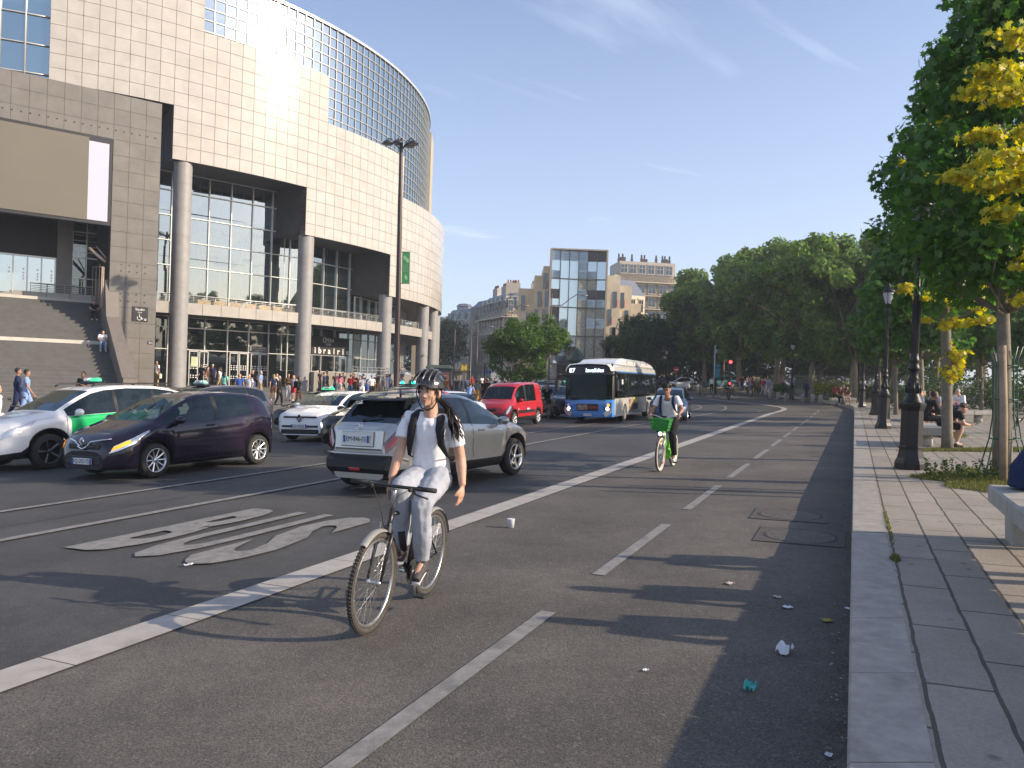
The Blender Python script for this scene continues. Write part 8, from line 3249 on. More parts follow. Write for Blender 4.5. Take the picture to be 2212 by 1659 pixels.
b.lathe([(.09, -.3), (.09, 2.35), (.05, 2.4)], 8)
b.build('post', S_CONC, t)
b = MB()
b.box((0, 0, 2.72), (.62, .1, .60), bev=.04)
pn = b.build('sign_board', mk('amber sign', (.72, .33, .02), .4, var=.1), t)
b = MB()
b.text('M', (0, -.055, 2.5), (1, 0, 0), (0, 0, 1), .62, bold=True)
b.build('lettering', mk('yellow lettering', (.95, .72, .12), .4, var=0, emit=.15), pn)
p = at(1045, 64)
t = thing('street_name_sign', p, 'round clock face and blue street plate on a dark post', 'sign')
b = MB()
b.lathe([(.06, -.3), (.05, 3.2)], 8)
b.build('post', C_BLK, t)
b = MB()
b.box((.22, -.05, 2.35), (.62, .04, .22))
sb = b.build('blue_plate', mk('street blue', (.03, .06, .25), .4, var=.05), t)
b = MB()
b.text('Bastille', (.22, -.075, 2.3), (1, 0, 0), (0, 0, 1), .13)
b.build('lettering', M_WHITE, sb)
b = MB()
b.lathe([(.22, -.04), (.24, 0), (.22, .04)], 18, (0, 0, 3.3), axis='y')
b.build('clock', mk('clock face', (.25, .3, .3), .4, var=.1), t)
p = at(948, 66)
t = thing('news_kiosk', p, 'dark green kiosk with large white letters and an orange poster', 'kiosk')
b = MB()
b.box((.0, 0, 1.15), (2.0, 1.4, 2.5), bev=.03)
bo_ = b.build('body', mk('kiosk dark glass', (.03, .05, .05), .2, var=.2), t)
b = MB()
b.box((0, 0, 2.5), (2.3, 1.7, .22), bev=.06)
b.box((0, 0, 2.66), (1.9, 1.3, .12), bev=.05)
b.build('roof', mk('kiosk roof green', (.10, .13, .11), .5, var=.1), t)
b = MB()
b.text('EG', (-.35, -.72, 1.35), (1, 0, 0), (0, 0, 1), .95, bold=True)
b.build('lettering', mk('white neon letters', (.6, .68, .68), .4, var=.05), bo_)
b = MB()
b.box((.62, -.75, 1.35), (.62, .06, 1.5), bev=.02)
po = b.build('poster_case', mk('poster frame pink', (.5, .12, .22), .4, var=.05), t)
b = MB()
b.box((.62, -.785, 1.3), (.5, .01, 1.2))
b.box((.62, -.792, 1.72), (.4, .01, .12), m=1)
b.build('poster', [mk('orange yellow poster', (.75, .45, .12), .5, var=.35, vs=3), mk('poster pink', (.7, .15, .3), .5, var=.1)], po)
p = at(986, 74)
t = thing('bus_shelter', p, 'low pale bus shelter behind the crowd under the metro sign', 'bus shelter')
b = MB()
b.box((0, 0, 2.3), (2.6, 1.4, .16), bev=.05)
b.build('roof', mk('shelter roof', (.12, .12, .12), .4, var=.05), t)
b = MB()
b.box((0, .6, 1.25), (2.4, .05, 1.8))
b.build('back_panel', mk('pale poster panel', (.42, .38, .30), .5, var=.15), t)
for x in (-1.2, 1.2):
 b = MB()
 b.box((x, .55, 1.1), (.08, .08, 2.3))
 b.build('post', C_BLK, t)
p = at(1116, 66)
t = thing('blue_cabin', p, 'narrow bright blue cabin behind the magenta shirt', 'cabin')
b = MB()
b.box((0, 0, 1.1), (.75, .75, 2.2), bev=.04)
b.build('body', mk('cabin blue', (.03, .14, .36), .5, var=.1), t)
b = MB()
b.box((0, 0, 2.24), (.85, .85, .1), bev=.03)
b.build('roof', C_BLK, t)
p = at(1079, 76)
t = thing('poster_wall', p, 'white poster hoarding with blurred prints behind the crowd', 'hoarding')
b = MB()
b.box((0, 0, 1.3), (1.9, .12, 1.8), bev=.02)
b.build('panel', mk('white poster prints', (.5, .5, .52), .5, var=.35, vs=3), t)
for x in (-.8, .8):
 b = MB()
 b.box((x, .05, .4), (.1, .1, 1.2))
 b.build('post', C_BLK, t)
p = at(1243, 70)
t = thing('advertising_column', p, 'dark green advertising column with a domed cap behind the bus', 'column')
b = MB()
b.lathe([(.62, -.2), (.62, .5), (.55, .55), (.55, 3.2), (.60, 3.25)], 16)
b.build('drum', I_GRN, t)
b = MB()
b.lathe([(.85, 3.25), (.85, 3.45), (.70, 3.6), (.62, 3.9), (.40, 4.2), (.12, 4.4), (.05, 4.6)], 16)
b.build('cap', mk('column cap green', (.02, .05, .04), .5, var=.1), t)
b = MB()
b.lathe([(.555, 1.0), (.56, 1.0), (.56, 2.7), (.555, 2.7)], 16)
b.build('posters', mk('column posters', (.35, .28, .22), .6, var=.6, vs=2), t)
p = at(1459, 92, .2)
t = thing('no_entry_sign', p, 'red round no entry sign with white bar under the trees', 'road sign')
b = MB()
b.lathe([(.035, -.3), (.035, 2.3)], 8)
b.build('post', mk('galvanised post', (.3, .3, .3), .5, .4, var=.1), t)
b = MB()
b.lathe([(.33, -.09), (.34, -.07), (.33, -.05)], 24, (0, 0, 2.3), axis='y')
sg_ = b.build('sign_disc', mk('sign red', (.55, .02, .025), .35, var=.05), t)
b = MB()
b.box((0, -.095, 2.3), (.46, .01, .11))
b.build('white_bar', M_WHITE, sg_)
p = at(1541, 68, .2)
t = thing('bus_stop', p, 'teal bus stop panel on a pale pole in front of the plane trees', 'bus stop')
b = MB()
b.lathe([(.05, -.3), (.045, 4.6)], 8)
b.build('post', mk('pale post', (.42, .45, .45), .4, .3, var=.05), t)
b = MB()
b.box((.28, 0, 2.25), (.48, .06, 1.2), bev=.02)
pn = b.build('panel', mk('teal panel', (.02, .20, .22), .4, var=.08), t)
b = MB()
b.box((.28, -.035, 2.55), (.42, .01, .16))
b.build('panel_band', mk('navy band', (.02, .03, .10), .4, var=.05), pn)
p = at(1574, 64)
t = thing('traffic_light', p, 'traffic light showing red at the pedestrian crossing', 'traffic light')
b = MB()
b.lathe([(.09, -.3), (.09, .3), (.055, .4), (.055, 3.2)], 10)
b.build('post', C_BLK, t)
b = MB()
b.box((0, -.02, 2.95), (.28, .2, .9), bev=.04)
b.box((0, -.08, 1.35), (.2, .14, .42), bev=.03)
hdg = b.build('housing', C_BLK, t)
for z, m_, rr in ((3.22, mk('lit red signal', (1, .03, .04), .3, var=0, emit=7), .125), (2.95, C_BLK, .09), (2.68, C_BLK, .09), (1.42, mk('lit red signal', (1, .03, .04), .3), .075)):
 b = MB()
 b.lathe([(rr, -.16), (rr, -.13), (.001, -.12)], 16, (0, 0, z), axis='y')
 b.build('lens', m_, hdg)
b = MB()
for z in (3.35, 3.08, 2.81):
 b.box((0, -.18, z), (.26, .14, .02))
b.build('visor', C_BLK, hdg)
p = at(1512, 69)
t = thing('black_post', p, 'slim black post at the road edge left of the bus stop', 'post')
b = MB()
b.lathe([(.06, -.2), (.055, 1.15), (.04, 1.2), (.01, 1.22)], 10)
b.build('post', C_BLK, t)
bol = None
for i, (px, Y, s) in enumerate(((1664, 66, 1), (1680, 65, 1), (1697, 63, 1), (1733, 60.5, 1), (1755, 59.5, 1), (1772, 58, 1), (1789, 66, .9), (1776, 68, .8), (1757, 67, .8), (1500, 88, 1.1), (1506, 86, 1.1), (1494, 90, 1.1), (1488, 92, 1.1), (1511, 84, 1.1), (1482, 94, 1.1))):
 p = at(px, Y, pav_h(Y))
 lab = ('stone bollard in the row along the bend of the kerb' if px > 1600 and Y < 66.5 and s == 1 else 'small stone bollard behind the kerb row near the dark barrier' if px > 1600 else 'pale stone bollard in the row right of the parked white hatchback')
 grp = ('bollards along the bend of the kerb' if px > 1600 and s == 1 else 'small bollards behind the kerb row' if px > 1600 else 'bollards near the parked cars')
 if bol is None:
  bol = thing('stone_bollard', p, lab, 'bollard', grp, 0, True, s)
  b = MB()
  b.lathe([(.15, -.2), (.15, .46), (.13, .50), (.05, .52)], 12)
  b.build('shaft', mk('bollard stone', (.30, .28, .25), .8, var=.12), bol)
 else:
  o = dup(bol)
  place(o, p, 0, True, lab, grp, s)
p = at(1778, 70, .15)
t = thing('dark_barrier', p, 'long low dark barrier covered in stickers before the railings', 'barrier')
b = MB()
b.box((0, 0, .42), (1.9, .5, .66), bev=.06)
b.build('panel', mk('black plastic sheeting', (.015, .015, .016), .35, var=.4, vs=6), t)
b = MB()
b.box((0, 0, .78), (2.0, .6, .05), bev=.02)
b.build('top', C_BLK, t)
p = at(1660, 84, .15)
t = thing('white_cabin', p, 'white panelled site cabin behind the plane trunks', 'cabin')
b = MB()
for i in range(6):
 b.box((-.62 + i * .25, 0, .65), (.23, 1.0, 1.05), bev=.01)
b.build('wall', mk('cabin white', (.42, .40, .36), .6, var=.1), t)
b = MB()
b.box((0, 0, 1.24), (1.6, 1.15, .1), bev=.03)
b.build('roof', mk('cabin roof', (.35, .33, .3), .6, var=.1), t)
p = at(1633, 86, .15)
t = thing('yellow_board', p, 'pale yellow notice board left of the white cabin', 'notice board')
b = MB()
b.box((0, 0, 1.0), (.7, .06, 1.0))
b.build('panel', mk('yellow board', (.45, .42, .16), .6, var=.15), t)
b = MB()
b.box((0, 0, .3), (.08, .05, .8))
b.build('post', C_BLK, t)
A, Bp = at(1665, 80), at(2170, 50)
A.z, Bp.z = 0, 0
N = 150
u = (Bp - A)
L_ = u.length
u.normalize()
p0 = V((A.x, A.y, 0))
t = thing('iron_fence', V((A.x, A.y, terrain(A.x, A.y))), 'long pale iron railing on a low stone wall round the garden', 'fence', None, 0, False)
b = MB()
for i in range(int(L_ / .17)):
 q = A + u * (i * .17)
 z = terrain(q.x, q.y)
 z0, z1 = z + .62, z + 1.95
 b.tube([(q.x - A.x, q.y - A.y, z0 - t.location.z), (q.x - A.x, q.y - A.y, z1 - t.location.z), (q.x - A.x, q.y - A.y, z1 + .12 - t.location.z)], [.018, .018, .004], 4, sm=False)
o = b.build('railing_bars', mk('grey green railing paint', (.17, .18, .16), .5, var=.1), t)
b = MB()
w_ = MB()
k = int(L_ / 2)
for i in range(k):
 q0, q1 = A + u * (L_ * i / k), A + u * (L_ * (i + 1) / k)
 za, zb_ = terrain(q0.x, q0.y) - t.location.z, terrain(q1.x, q1.y) - t.location.z
 for dz in (.75, 1.85):
  b.tube([V((q0.x - A.x, q0.y - A.y, za + dz)), V((q1.x - A.x, q1.y - A.y, zb_ + dz))], .022, 4)
 m_ = (q0 + q1) / 2
 w_.box((m_.x - A.x, m_.y - A.y, (za + zb_) / 2 + .3), (L_ / k, .35, .66), rz=math.atan2(u.y, u.x))
b.build('railing_rail', mk('grey green railing paint', (.17, .18, .16)), t)
w_.build('low_wall', mk('fence wall stone', (.24, .22, .19), .8, var=.15), t)
def bench(label, loc, az, L=2.0, W=.62, th=.16, h=.45, leg='drum', g='stone benches on the pavement'):
 t = thing0('stone_bench', label, 'bench', g)
 t.location = loc
 t.rotation_quaternion = Matrix.Rotation(PI / 2 - rad(az), 3, 'Z').to_quaternion()
 b = MB()
 k = max(1, round(L / 1.0))
 for i in range(k):
  b.box((-L / 2 + (i + .5) * L / k, 0, h - th / 2), (L / k - .006, W, th), bev=.018)
 b.build('seat', S_CONC, t)
 for x in (-L / 2 + (.45 if leg == 'drum' else .2), L / 2 - (.45 if leg == 'drum' else .2)):
  b = MB()
  if leg == 'drum':
   b.lathe([(.15, -.02), (.14, h - th)], 20, (x, 0, 0))
  else:
   b.box((x, 0, (h - th) / 2 - .01), (.34, W * .55, h - th + .02), bev=.02)
  b.build('leg', S_CONC, t)
 return t
pb1 = kn(-1.42, 4.66, .28)
bench('large stone bench at the right edge of the picture, nearest the camera', kn(-1.42, 4.8, .28), 24.3, 7.0, .58, .17, .49, 'box')
bl2 = gp(2014, 962, .28)
bench('stone bench on round legs with the boy in black sitting on its end', bl2 + V((.10, .55, 0)), 24, 2.0, .62, .19, .47)
g3_ = gp(2094, 910, .28)
bench('stone bench with the old man in white, back right', g3_, 85, 1.6, .55, .16, .45)
g4_ = gp(1990, 905, .28)
bench('stone bench half hidden behind the second lamp post', gp(1986, 906, .28), 24, 2.2, .6, .18, .46)
p = at(1560, 83, .15)
bench('long pale stone bench left of the traffic light', p, 90, 3.2, .5, .14, .45)
Jb, kb = pose('bent', 1.62)
Jb['hdir'], Jb['hup'] = V((.86, 0, -.5)), V((.5, 0, .86))
Pb = body_parts(Jb, kb, .011, shorts=True, hero=True, handf={'L': (V((1, -.2, .1)), V((0, -.2, 1)), V((0, -1, 0)), .95, .5), 'R': (V((1, .2, .1)), V((0, .2, 1)), V((0, 1, 0)), .95, .5)})
wrinkle(Pb['top'], .014, (8, 8, 8), 2)
bp = bl2 + V((.15, -.1, .02))
bp.z = .28
t = thing('person', bp, 'boy in black t-shirt and shorts leaning forward over his phone on the stone bench', 'person', None, rad(-8), False)
objm('body', Pb['body'], SK1, t)
objm('t_shirt', Pb['top'], T_BLACK, t)
objm('shorts', Pb['trousers'], T_BLACK, t)
objm('shoes', Pb['shoes'], SHOE_D, t)
b = MB()
Rb = frame(Jb['hdir'], Jb['hup'])
rs = random.Random(5)
b.ball(Jb['head'] + Rb @ V((-.03, 0, .05)), (.095, .082, .085), 12, R=Rb)
for i in range(30):
 d = V((rs.gauss(0, .7), rs.gauss(0, .7), rs.uniform(-.1, 1))).normalized()
 b.ball(Jb['head'] + Rb @ V((-.025 + d.x * .085, d.y * .078, .045 + d.z * .075)), (.022, .022, .02), 6)
objm('hair', blob(b, .01, 1, 'hair'), H_BR, t)
b = MB()
for s_ in 'LR':
 a_ = Jb['ank' + s_]
 b.lathe([(.040, -.02), (.042, .04), (.036, .045)], 10, a_ + V((0, 0, .0)))
b.build('socks', SHOE_W, t)
b = MB()
hx = Jb['wriL'].lerp(Jb['wriR'], .5)
b.box(hx + V((.13, 0, .02)), (.14, .07, .009), bev=.004, R=Matrix.Rotation(-.3, 3, 'Y'))
ph = b.build('phone', C_BLK, None)
ph.rotation_mode = 'QUATERNION'
ph.rotation_quaternion = t.rotation_quaternion
ph.location = t.location
tag(ph, 'small dark phone held by the boy on the stone bench', 'phone')
for i, (px, Y, dz, face, var, sk, tp, lg, hr, lab) in enumerate((
  (2080, 29.5, 0, 250, 'sitL', SK1, T_WHITE, T_NAVY, H_GR, 'old man in white shirt seated on the back bench'),
  (2052, 30.5, 0, 90, 'sitL', SK3, T_PINK, T_BLACK, H_DK, 'person in pale pink beside the old man'),
  (2030, 25, 0, 250, 'sitshort', SK1, T_LGREY, T_BLACK, H_BR, 'person in grey shirt crouching by the pushchair behind the trunk'),
  (1970, 26, .0, 100, 'sitshort', SK3, T_BLUE, T_LDENIM, H_DK, 'person in bright blue shirt seated behind the second lamp'),
  (1963, 24.5, .0, 100, 'sitshort', SK1, T_BLACK, T_LDENIM, H_BR, 'person in black leaning forward beside the blue shirt'),
  (1996, 20.5, .0, 95, 'sitL', SK2, T_BLACK, T_BLACK, H_DK, 'person in black lounging behind the nearest lamp post'),
  (1814, 52, .0, 190, 'sit', SK3, T_BROWN, T_BLACK, H_DK, 'person in brown checked shirt seated at the kerb with a dog'),
  (1826, 51.5, .0, 185, 'sitshort', SK3, T_BROWN, T_CREAM, H_DK, 'person in cream shorts seated at the kerb right of the dog'),
  (1820, 55, .0, 180, 'sit', SK1, T_BLACK, T_BLACK, H_GR, 'grey-haired person in black seated behind the two at the kerb'))):
 p = at(px, Y, .28 if Y < 46 else .2)
 person(p, PI / 2 - rad(face), var, lab, sk, tp, lg, hr, SHOE_W if Y > 40 else SHOE_D, 'people sitting on the pavement', 1.0, False)
p = at(1820, 52.8, .2)
bench('low stone seat at the kerb under the two people with the dog', p, 95, 1.7, .5, .2, .44, 'box')
p = at(1821, 50.6, .2)
t = thing0('dog', 'black and white dog sitting at the kerb between two people', 'dog')
t.location = p
t.rotation_quaternion = Matrix.Rotation(PI / 2 - rad(200), 3, 'Z').to_quaternion()
b = MB()
b.tube([(-.22, 0, .16), (-.12, 0, .26), (.02, 0, .40), (.10, 0, .50), (.16, 0, .58)], [.12, .14, .13, .09, .07], 12)
b.ball((.20, 0, .62), (.09, .075, .075), 12)
b.tube([(.22, 0, .61), (.33, 0, .57)], [.05, .032], 8)
for s in (1, -1):
 b.tube([(.08, .08 * s, .40), (.12, .08 * s, .2), (.13, .08 * s, .03), (.18, .08 * s, .02)], [.05, .035, .028, .028], 8)
 b.tube([(-.18, .10 * s, .16), (-.02, .13 * s, .15), (-.12, .13 * s, .04), (.02, .13 * s, .02)], [.08, .06, .035, .03], 8)
 b.tube([(.17, .06 * s, .66), (.15, .09 * s, .60)], [.03, .014], 6)
b.tube([(-.26, 0, .12), (-.42, .05, .05), (-.5, .12, .04)], [.03, .022, .01], 6)
objm('body', blob(b, .015, 3, 'body'), mk('black and white fur', (.20, .19, .18), .9, var=.95, vs=2.2), t)
variant('sitH', pose=dict(kind='sit', stride=1.2), sleeve='long', voxel=.014)
for i, (s, var, tp, lg, sk, hr, lab) in enumerate(((8.0, 'sitH', T_NAVY, T_NAVY, SK1, H_DK, 'person in navy seated on the near bench, only an elbow and knee in view'), (6.75, 'sit', T_GREY, T_DENIM, SK3, H_BR, 'person in grey seated on the near bench beyond the right edge'), (5.85, 'sitL', T_BLACK, T_GREY, SK1, H_BL, 'person in black seated on the near bench beyond the right edge'))):
 p = kn(-1.50 if i else -1.35, s, .28)
 person(p, math.atan2(-KN.y, -KN.x), var, lab, sk, tp, lg, hr, None, 'people on the near bench', 1.0, False)
rc = random.Random(77)
cols = [T_BLACK, T_NAVY, T_WHITE, T_GREY, T_LGREY, T_BROWN, T_LBLUE, T_DENIM, T_CREAM, T_RED, T_GREEN]
for i in range(34):
 px, Y = rc.uniform(938, 1165), rc.uniform(66, 88)
 person(at(px, Y), rc.random() * 6.28, rc.choice(['walk', 'stand', 'woman', 'walkL', 'shorts']), 'small distant person in the dense crowd under the metro sign and young trees', rc.choice([SK1, SK2, SK3]), rc.choice(cols), rc.choice(cols[:8]), rc.choice([H_DK, H_BR, H_GR, H_DK]), None, 'distant crowd in the street')
for i in range(12):
 px, Y = rc.uniform(1590, 1660), rc.uniform(78, 88)
 person(at(px, Y, .15), rc.random() * 6.28, rc.choice(['walk', 'stand', 'woman', 'sit']), 'small distant person in the group before the white cabin', rc.choice([SK1, SK2, SK3]), rc.choice(cols), rc.choice(cols[:8]), H_DK, None, 'distant group by the white cabin')
for i in range(16):
 px, Y = rc.uniform(640, 915), rc.uniform(54, 66)
 person(at(px, Y), rc.random() * 6.28, rc.choice(['walk', 'stand', 'woman', 'fold']), 'distant person passing below the opera shop windows', rc.choice([SK1, SK2, SK3]), rc.choice(cols), rc.choice(cols[:8]), rc.choice([H_DK, H_BR, H_GR, H_DK]), None, 'passers-by below the shop windows')
def stair_pt(a, c):
 z = -.4 + (4.72 + .4) * (5.6 - c) / (5.6 + 3.6)
 return opera.location + TILT @ (gt(a, c, z) * BS)
for (tx, ty, var, sk, tp, lg, hr, lab) in ((219, 757, 'sit', SK1, T_WHITE, T_LDENIM, H_DK, 'person in white shirt and jeans sitting on the opera stairs'), (201, 690, 'sit', SK1, T_BLACK, T_BLACK, H_DK, 'dark-clothed person sitting high on the opera stairs')):
 best = None
 for ia in range(40):
  for ic in range(60):
   a, c = -4.6 + ia * .045, -3 + ic * .13
   q = stair_pt(a, c)
   X, Yp = CX + q.x / q.y * F, CY - (q.z - HC) / q.y * F
   e = (X - tx) ** 2 + (Yp - ty) ** 2
   if best is None or e < best[0]:
    best = (e, a, c, q)
 q = best[3]
 person(q, math.atan2(-.8, .6), var, lab, sk, tp, lg, hr, SHOE_W, 'people sitting on the stairs')
t = thing0('tree_guard', 'dark green iron cage round the foot of the nearest maple', 'tree guard')
t.location = g1
b = MB()
for i in range(8):
 a = 2 * PI * i / 8 + .2
 c, s = cos(a), sin(a)
 b.tube([(c * .34, s * .34, -.02), (c * .34, s * .34, .10), (c * .20, s * .20, .62), (c * .155, s * .155, .95), (c * .15, s * .15, 1.75), (c * .22, s * .22, 1.98)], .010, 5)
for z, R_ in ((.12, .335), (.62, .2), (1.2, .153), (1.7, .151)):
 b.tube([(cos(a) * R_, sin(a) * R_, z) for a in [2 * PI * i / 24 for i in range(25)]], .010, 5)
b.build('cage_bars', I_GRN, t)
for i, (dx, dy, h, rr, lab) in enumerate(((-.30, -.42, 1.98, .052, 'round wooden stake in front of the nearest maple trunk'), (.05, .30, 1.9, .05, 'darker wooden stake behind the nearest maple trunk'))):
 b = MB()
 b.tube([(0, 0, -.1), (.01, 0, 1), (-.01, 0, h)], [rr, rr * .97, rr * .93], 14)
 o = b.build('wooden_stake', mk('weathered wood', (.30, .225, .15), .8, var=.25, vs=6, bump=.3, bs=25, stain=.3), None, g1 + V((dx, dy, 0)))
 tag(o, lab, 'stake', 'stakes of the nearest maple')
p = at(1849, 57.6, .15)
b = MB()
b.tube([(0, 0, -.1), (.0, 0, 4.6)], [.13, .12], 12)
o = b.build('wooden_stake', mk('weathered wood', (.30, .225, .15)), None, p)
tag(o, 'thick pale wooden stake beside the far plane trunk', 'stake')
def grass_patch(name, label, cx_, cy_, rx, ry, n, h, seed, rz=0, mat=None, z=.282, col='grass'):
 r = random.Random(seed)
 b = MB()
 R = Matrix.Rotation(rz, 2)
 for i in range(n):
  a, q = r.random() * 6.283, math.sqrt(r.random())
  e = 1 + .14 * sin(a * 5 + seed) + .1 * sin(a * 9)
  p = R @ V((cos(a) * q * rx * e, sin(a) * q * ry * e))
  x, y = cx_ + p.x, cy_ + p.y
  zz = terrain(x, y) + z
  hh = h * r.uniform(.4, 1.25) * (1.15 - q * .6)
  d = r.random() * 6.28
  w = .004 + .004 * r.random()
  dx, dy = cos(d) * w, sin(d) * w
  lx, ly = r.gauss(0, .35) * hh, r.gauss(0, .35) * hh
  o = len(b.v)
  b.v += [(x - dx, y - dy, zz), (x + dx, y + dy, zz), (x + lx * .5 + dx * .6, y + ly * .5 + dy * .6, zz + hh * .6), (x + lx, y + ly, zz + hh), (x + lx * .5 - dx * .6, y + ly * .5 - dy * .6, zz + hh * .6)]
  b.f.append((o, o + 1, o + 2, o + 3, o + 4))
  b.m.append(0)
  b.sm.append(False)
 o = b.build(name, mat or L_GRASS, None, fix=False)
 return tag(o, label, col, None, 'stuff')
M_SOIL = mk('verge soil', (.10, .085, .045), .95, var=.4, vs=8, bump=.6, bs=40)
def soil(cx_, cy_, rx, ry, rz=0, seed=0, dz=.284):
 R = Matrix.Rotation(rz, 2)
 b = MB()
 pts = []
 for i in range(36):
  a = 2 * PI * i / 36
  e = 1 + .14 * sin(a * 5 + seed) + .1 * sin(a * 9)
  p = R @ V((cos(a) * rx * e, sin(a) * ry * e))
  pts.append((cx_ + p.x, cy_ + p.y, terrain(cx_ + p.x, cy_ + p.y) + dz))
 b.face(pts)
 structure(b.build('soil', M_SOIL))
gc = g1 + V((-.15, -.15, 0))
soil(gc.x, gc.y, 1.35, .95, rad(66), 1)
grass_patch('grass_tuft', 'grass growing round the foot of the nearest maple', gc.x, gc.y, 1.4, 1.0, 15000, .085, 1, rad(66))
soil(bl2.x + 1.1, 16.3, 2.3, .30, 0, 2)
grass_patch('grass_tuft', 'green grass strip round the second maple', bl2.x + 1.1, 16.3, 2.4, .34, 7000, .09, 2)
grass_patch('grass_tuft', 'grass tufts between the second and nearest lamp posts', 11.9, 21.2, .55, .9, 2500, .16, 3)
for i, (px, Y, rx) in enumerate(((1530, 88, 2.4), (1600, 86, 3), (1700, 72, 2.5), (1790, 62, 2.6), (1840, 56, 2.2))):
 p = at(px, Y)
 soil(p.x, p.y, rx, .9, .2, i, pav_h(Y) + .01)
 grass_patch('grass_tuft', 'grass round a plane tree foot', p.x, p.y, rx, .9, 1600, .16, 10 + i, .2, None, pav_h(Y))
b = MB()
r = random.Random(12)
for i in range(90):
 a, q = r.random() * 6.28, math.sqrt(r.random())
 x, y = g1.x - .25 + cos(a) * q * .85, g1.y + .1 + sin(a) * q * .55
 h = r.uniform(.10, .34)
 top = V((x + r.gauss(0, .04), y + r.gauss(0, .04), .28 + h))
 b.tube([(x, y, .28), top], [.0025, .0015], 3, cap=False)
 for j in range(9):
  t_ = r.uniform(.3, 1)
  p = V((x, y, .28)).lerp(top, t_)
  leaves(b, [(p, .03)], 2, .045, QUAD, i * 20 + j)
o = b.build('weeds', L_WEED, None, fix=False)
tag(o, 'leafy weeds growing through the green tree cage', 'weeds', None, 'stuff')
grass_patch('joint_weeds', 'tuft of weeds in a paving joint beside the kerb', *kn(-.30, 6.9)[:2], .10, .03, 260, .05, 31, rad(66), None, .28)
grass_patch('joint_weeds', 'dry weeds along the paving joint further up', *kn(-.31, 8.6)[:2], 1.0, .012, 260, .035, 32, rad(66), None, .28)
for i, (px, py, lab) in enumerate(((1706, 1110, 'round iron manhole cover set in a square frame, further one'), (1728, 1156, 'round iron manhole cover set in a square frame, nearer one'))):
 g = gp(px, py)
 t = thing0('manhole_cover', lab, 'manhole cover', 'manhole covers by the kerb')
 t.location = g + V((0, 0, .001))
 t.rotation_quaternion = Matrix.Rotation(math.atan2(KD.y, KD.x), 3, 'Z').to_quaternion()
 t.scale = (1, 1, .7)
 b = MB()
 o_ = .46
 n = 40
 ring = [(.40 * cos(2 * PI * k / n), .40 * sin(2 * PI * k / n)) for k in range(n)]
 sq = []
 for k in range(n):
  a = 2 * PI * k / n
  c, s = cos(a), sin(a)
  m_ = max(abs(c), abs(s))
  sq.append((c / m_ * o_, s / m_ * o_))
 b.add([(x, y, .006) for x, y in ring] + [(x, y, .006) for x, y in sq], [(k, n + k, n + (k + 1) % n, (k + 1) % n) for k in range(n)])
 b.lathe([(.385, .005), (.385, .010), (.40, .010), (.40, .005)], n)
 b.f, b.m, b.sm = b.f[:-2], b.m[:-2], b.sm[:-2]
 b.build('frame', M_IRON, t)
 b = MB()
 b.lathe([(.375, .001), (.375, .007), (.36, .0085), (.001, .0085)], n)
 for k in range(-8, 9):
  for j in range(-8, 9):
   x, y = k * .042, j * .042
   if x * x + y * y < .11 and (k + j) % 2:
    b.box((x, y, .0095), (.026, .026, .004))
 b.build('lid', mk('worn iron lid', (.105, .09, .078), .7, 0, var=.3, vs=12), t)
L_PAP = mk('white paper litter', (.66, .66, .68), .7, var=.08)
def litter(px, py, size, mat, label, seed, flat=False, nm='litter', cat='litter', dz=0):
 g = gp(px, py, dz)
 r = random.Random(seed)
 b = MB()
 n = 5 if not flat else 4
 k = 7
 vs = []
 for j in range(k):
  for i in range(k):
   u, v = i / (k - 1) - .5, j / (k - 1) - .5
   z = abs(noise.noise(V((u * 3 + seed, v * 3, seed * .7)))) * size * (.9 if not flat else .25) + .006
   sk = 1 - .5 * abs(v) * r.uniform(.6, 1)
   vs.append((u * size * sk, v * size * .7, z))
 b.add(vs, [(j * k + i, j * k + i + 1, (j + 1) * k + i + 1, (j + 1) * k + i) for j in range(k - 1) for i in range(k - 1)], 0, False)
 o = b.build(nm, mat, None, g)
 o.rotation_euler.z = r.random() * 6
 tag(o, label, cat)
litter(1695, 1409, .12, L_PAP, 'crumpled white tissue on the cycle track near the kerb', 1)
litter(1701, 1311, .08, L_PAP, 'small white triangle of paper in the kerb shade', 2, True)
litter(1679, 1288, .07, mk('beige scrap', (.4, .36, .28), .8, var=.1), 'beige scrap of paper above the white triangle', 3, True)
litter(1577, 1259, .08, mk('torn cream paper', (.5, .42, .36), .8, var=.1), 'torn cream paper on the cycle track', 4, True)
litter(1621, 1489, .08, mk('teal wrapper', (.05, .40, .36), .3, var=.3, vs=20), 'shiny teal sweet wrapper in the kerb shade', 5)
litter(1785, 1340, .09, mk('fallen yellow leaf', (.38, .32, .05), .6, var=.2), 'fallen yellow leaf beside the kerb', 6, True, 'fallen_leaf', 'leaf')
litter(1832, 1314, .06, L_PAP, 'white scrap against the kerb', 7, True)
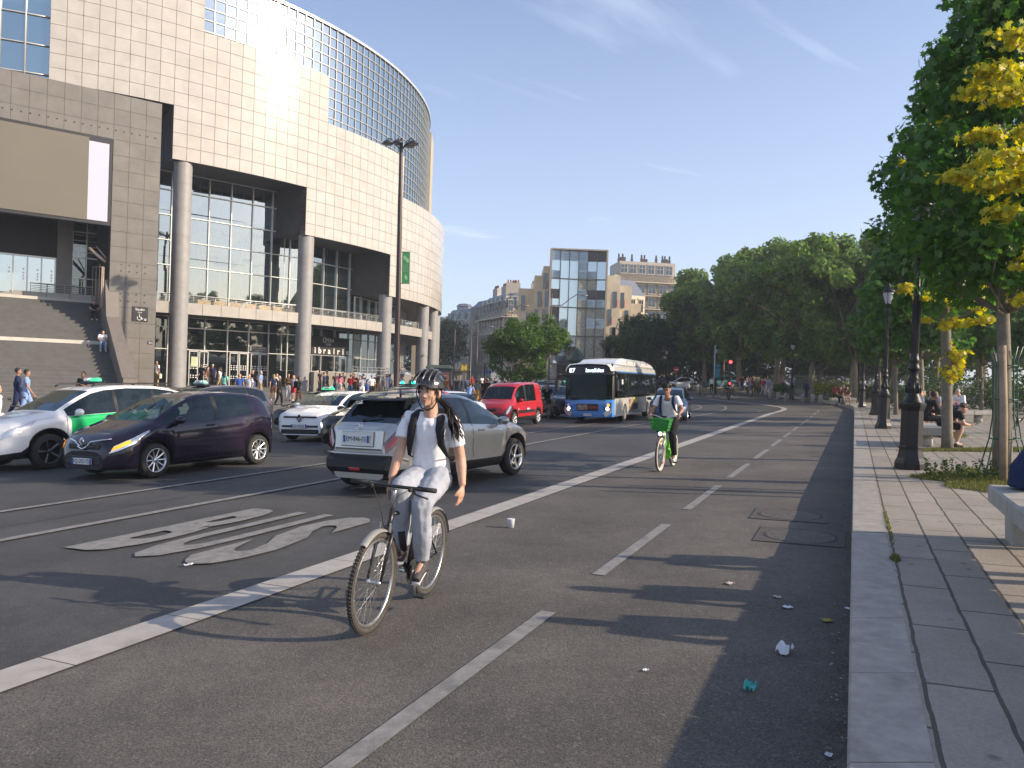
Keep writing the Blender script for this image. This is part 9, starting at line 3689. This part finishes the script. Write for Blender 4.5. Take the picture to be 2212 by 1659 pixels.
litter(407, 1219, .09, L_PAP, 'flat white strip of paper beside the S of the lane lettering', 8, True)
litter(1395, 1447, .04, L_PAP, 'tiny white speck in the middle of the cycle track', 9, True)
litter(1790, 1630, .045, L_PAP, 'tiny white scrap near the bottom of the picture', 10, True)
litter(1640, 886, .12, L_PAP, 'pale scrap by the far bend of the kerb', 11, True)
g = gp(1104, 1137)
b = MB()
b.lathe([(.035, 0), (.045, .10), (.047, .105), (.043, .10)], 14)
o = b.build('paper_cup', L_PAP, None, g)
tag(o, 'white paper cup standing on the cycle track right of the cyclist', 'cup')
o = dup(b0)
p = at(2203, 22, .28)
o.location = p
o['label'] = 'bicycle parked by the dark hedge at the right edge'
o.rotation_quaternion = Matrix.Rotation(rad(5), 3, 'Z').to_quaternion()
b = MB()
r = random.Random(41)
for i in range(1500):
 q = abs(r.gauss(0, .10)) + .012
 s = 2.6 + 22 * r.random() ** 1.6
 p = kn(q, s)
 z = .004
 w = r.uniform(.003, .013)
 a = r.random() * 6.28
 c, d = cos(a) * w, sin(a) * w
 b.face([(p.x + c, p.y + d, z), (p.x - d * .6, p.y + c * .6, z + w * .5), (p.x - c, p.y - d, z), (p.x + d * .6, p.y - c * .6, z + .001)], i % 3)
o = b.build('gutter_grit', [mk('grit', (.16, .14, .11), .9, var=.4), mk('dry leaf bits', (.14, .09, .035), .8, var=.3), mk('pale grit', (.30, .27, .22), .9, var=.3)], None, fix=False)
tag(o, 'grit and dry leaf bits gathered along the kerb', 'grit', None, 'stuff')
for i, (n0, s0, n1, s1) in enumerate(((9.4, 1.5, 9.1, 16), (6.0, 8.6, 6.5, 24), (13.6, 4, 13.2, 20))):
 pts = [kn(n0 + (n1 - n0) * t / 40 + .06 * noise.noise(V((t * .35, i * 9, 0))) + .02 * noise.noise(V((t * 1.9, i, 3))), s0 + (s1 - s0) * t / 40 + .03 * noise.noise(V((i, t * .9, 5))))[:2] for t in range(41)]
 ribbon(pts, .016, .0022, mk('bitumen seal', (.028, .027, .026), .6, var=.3, vs=20), 'crack_seal')
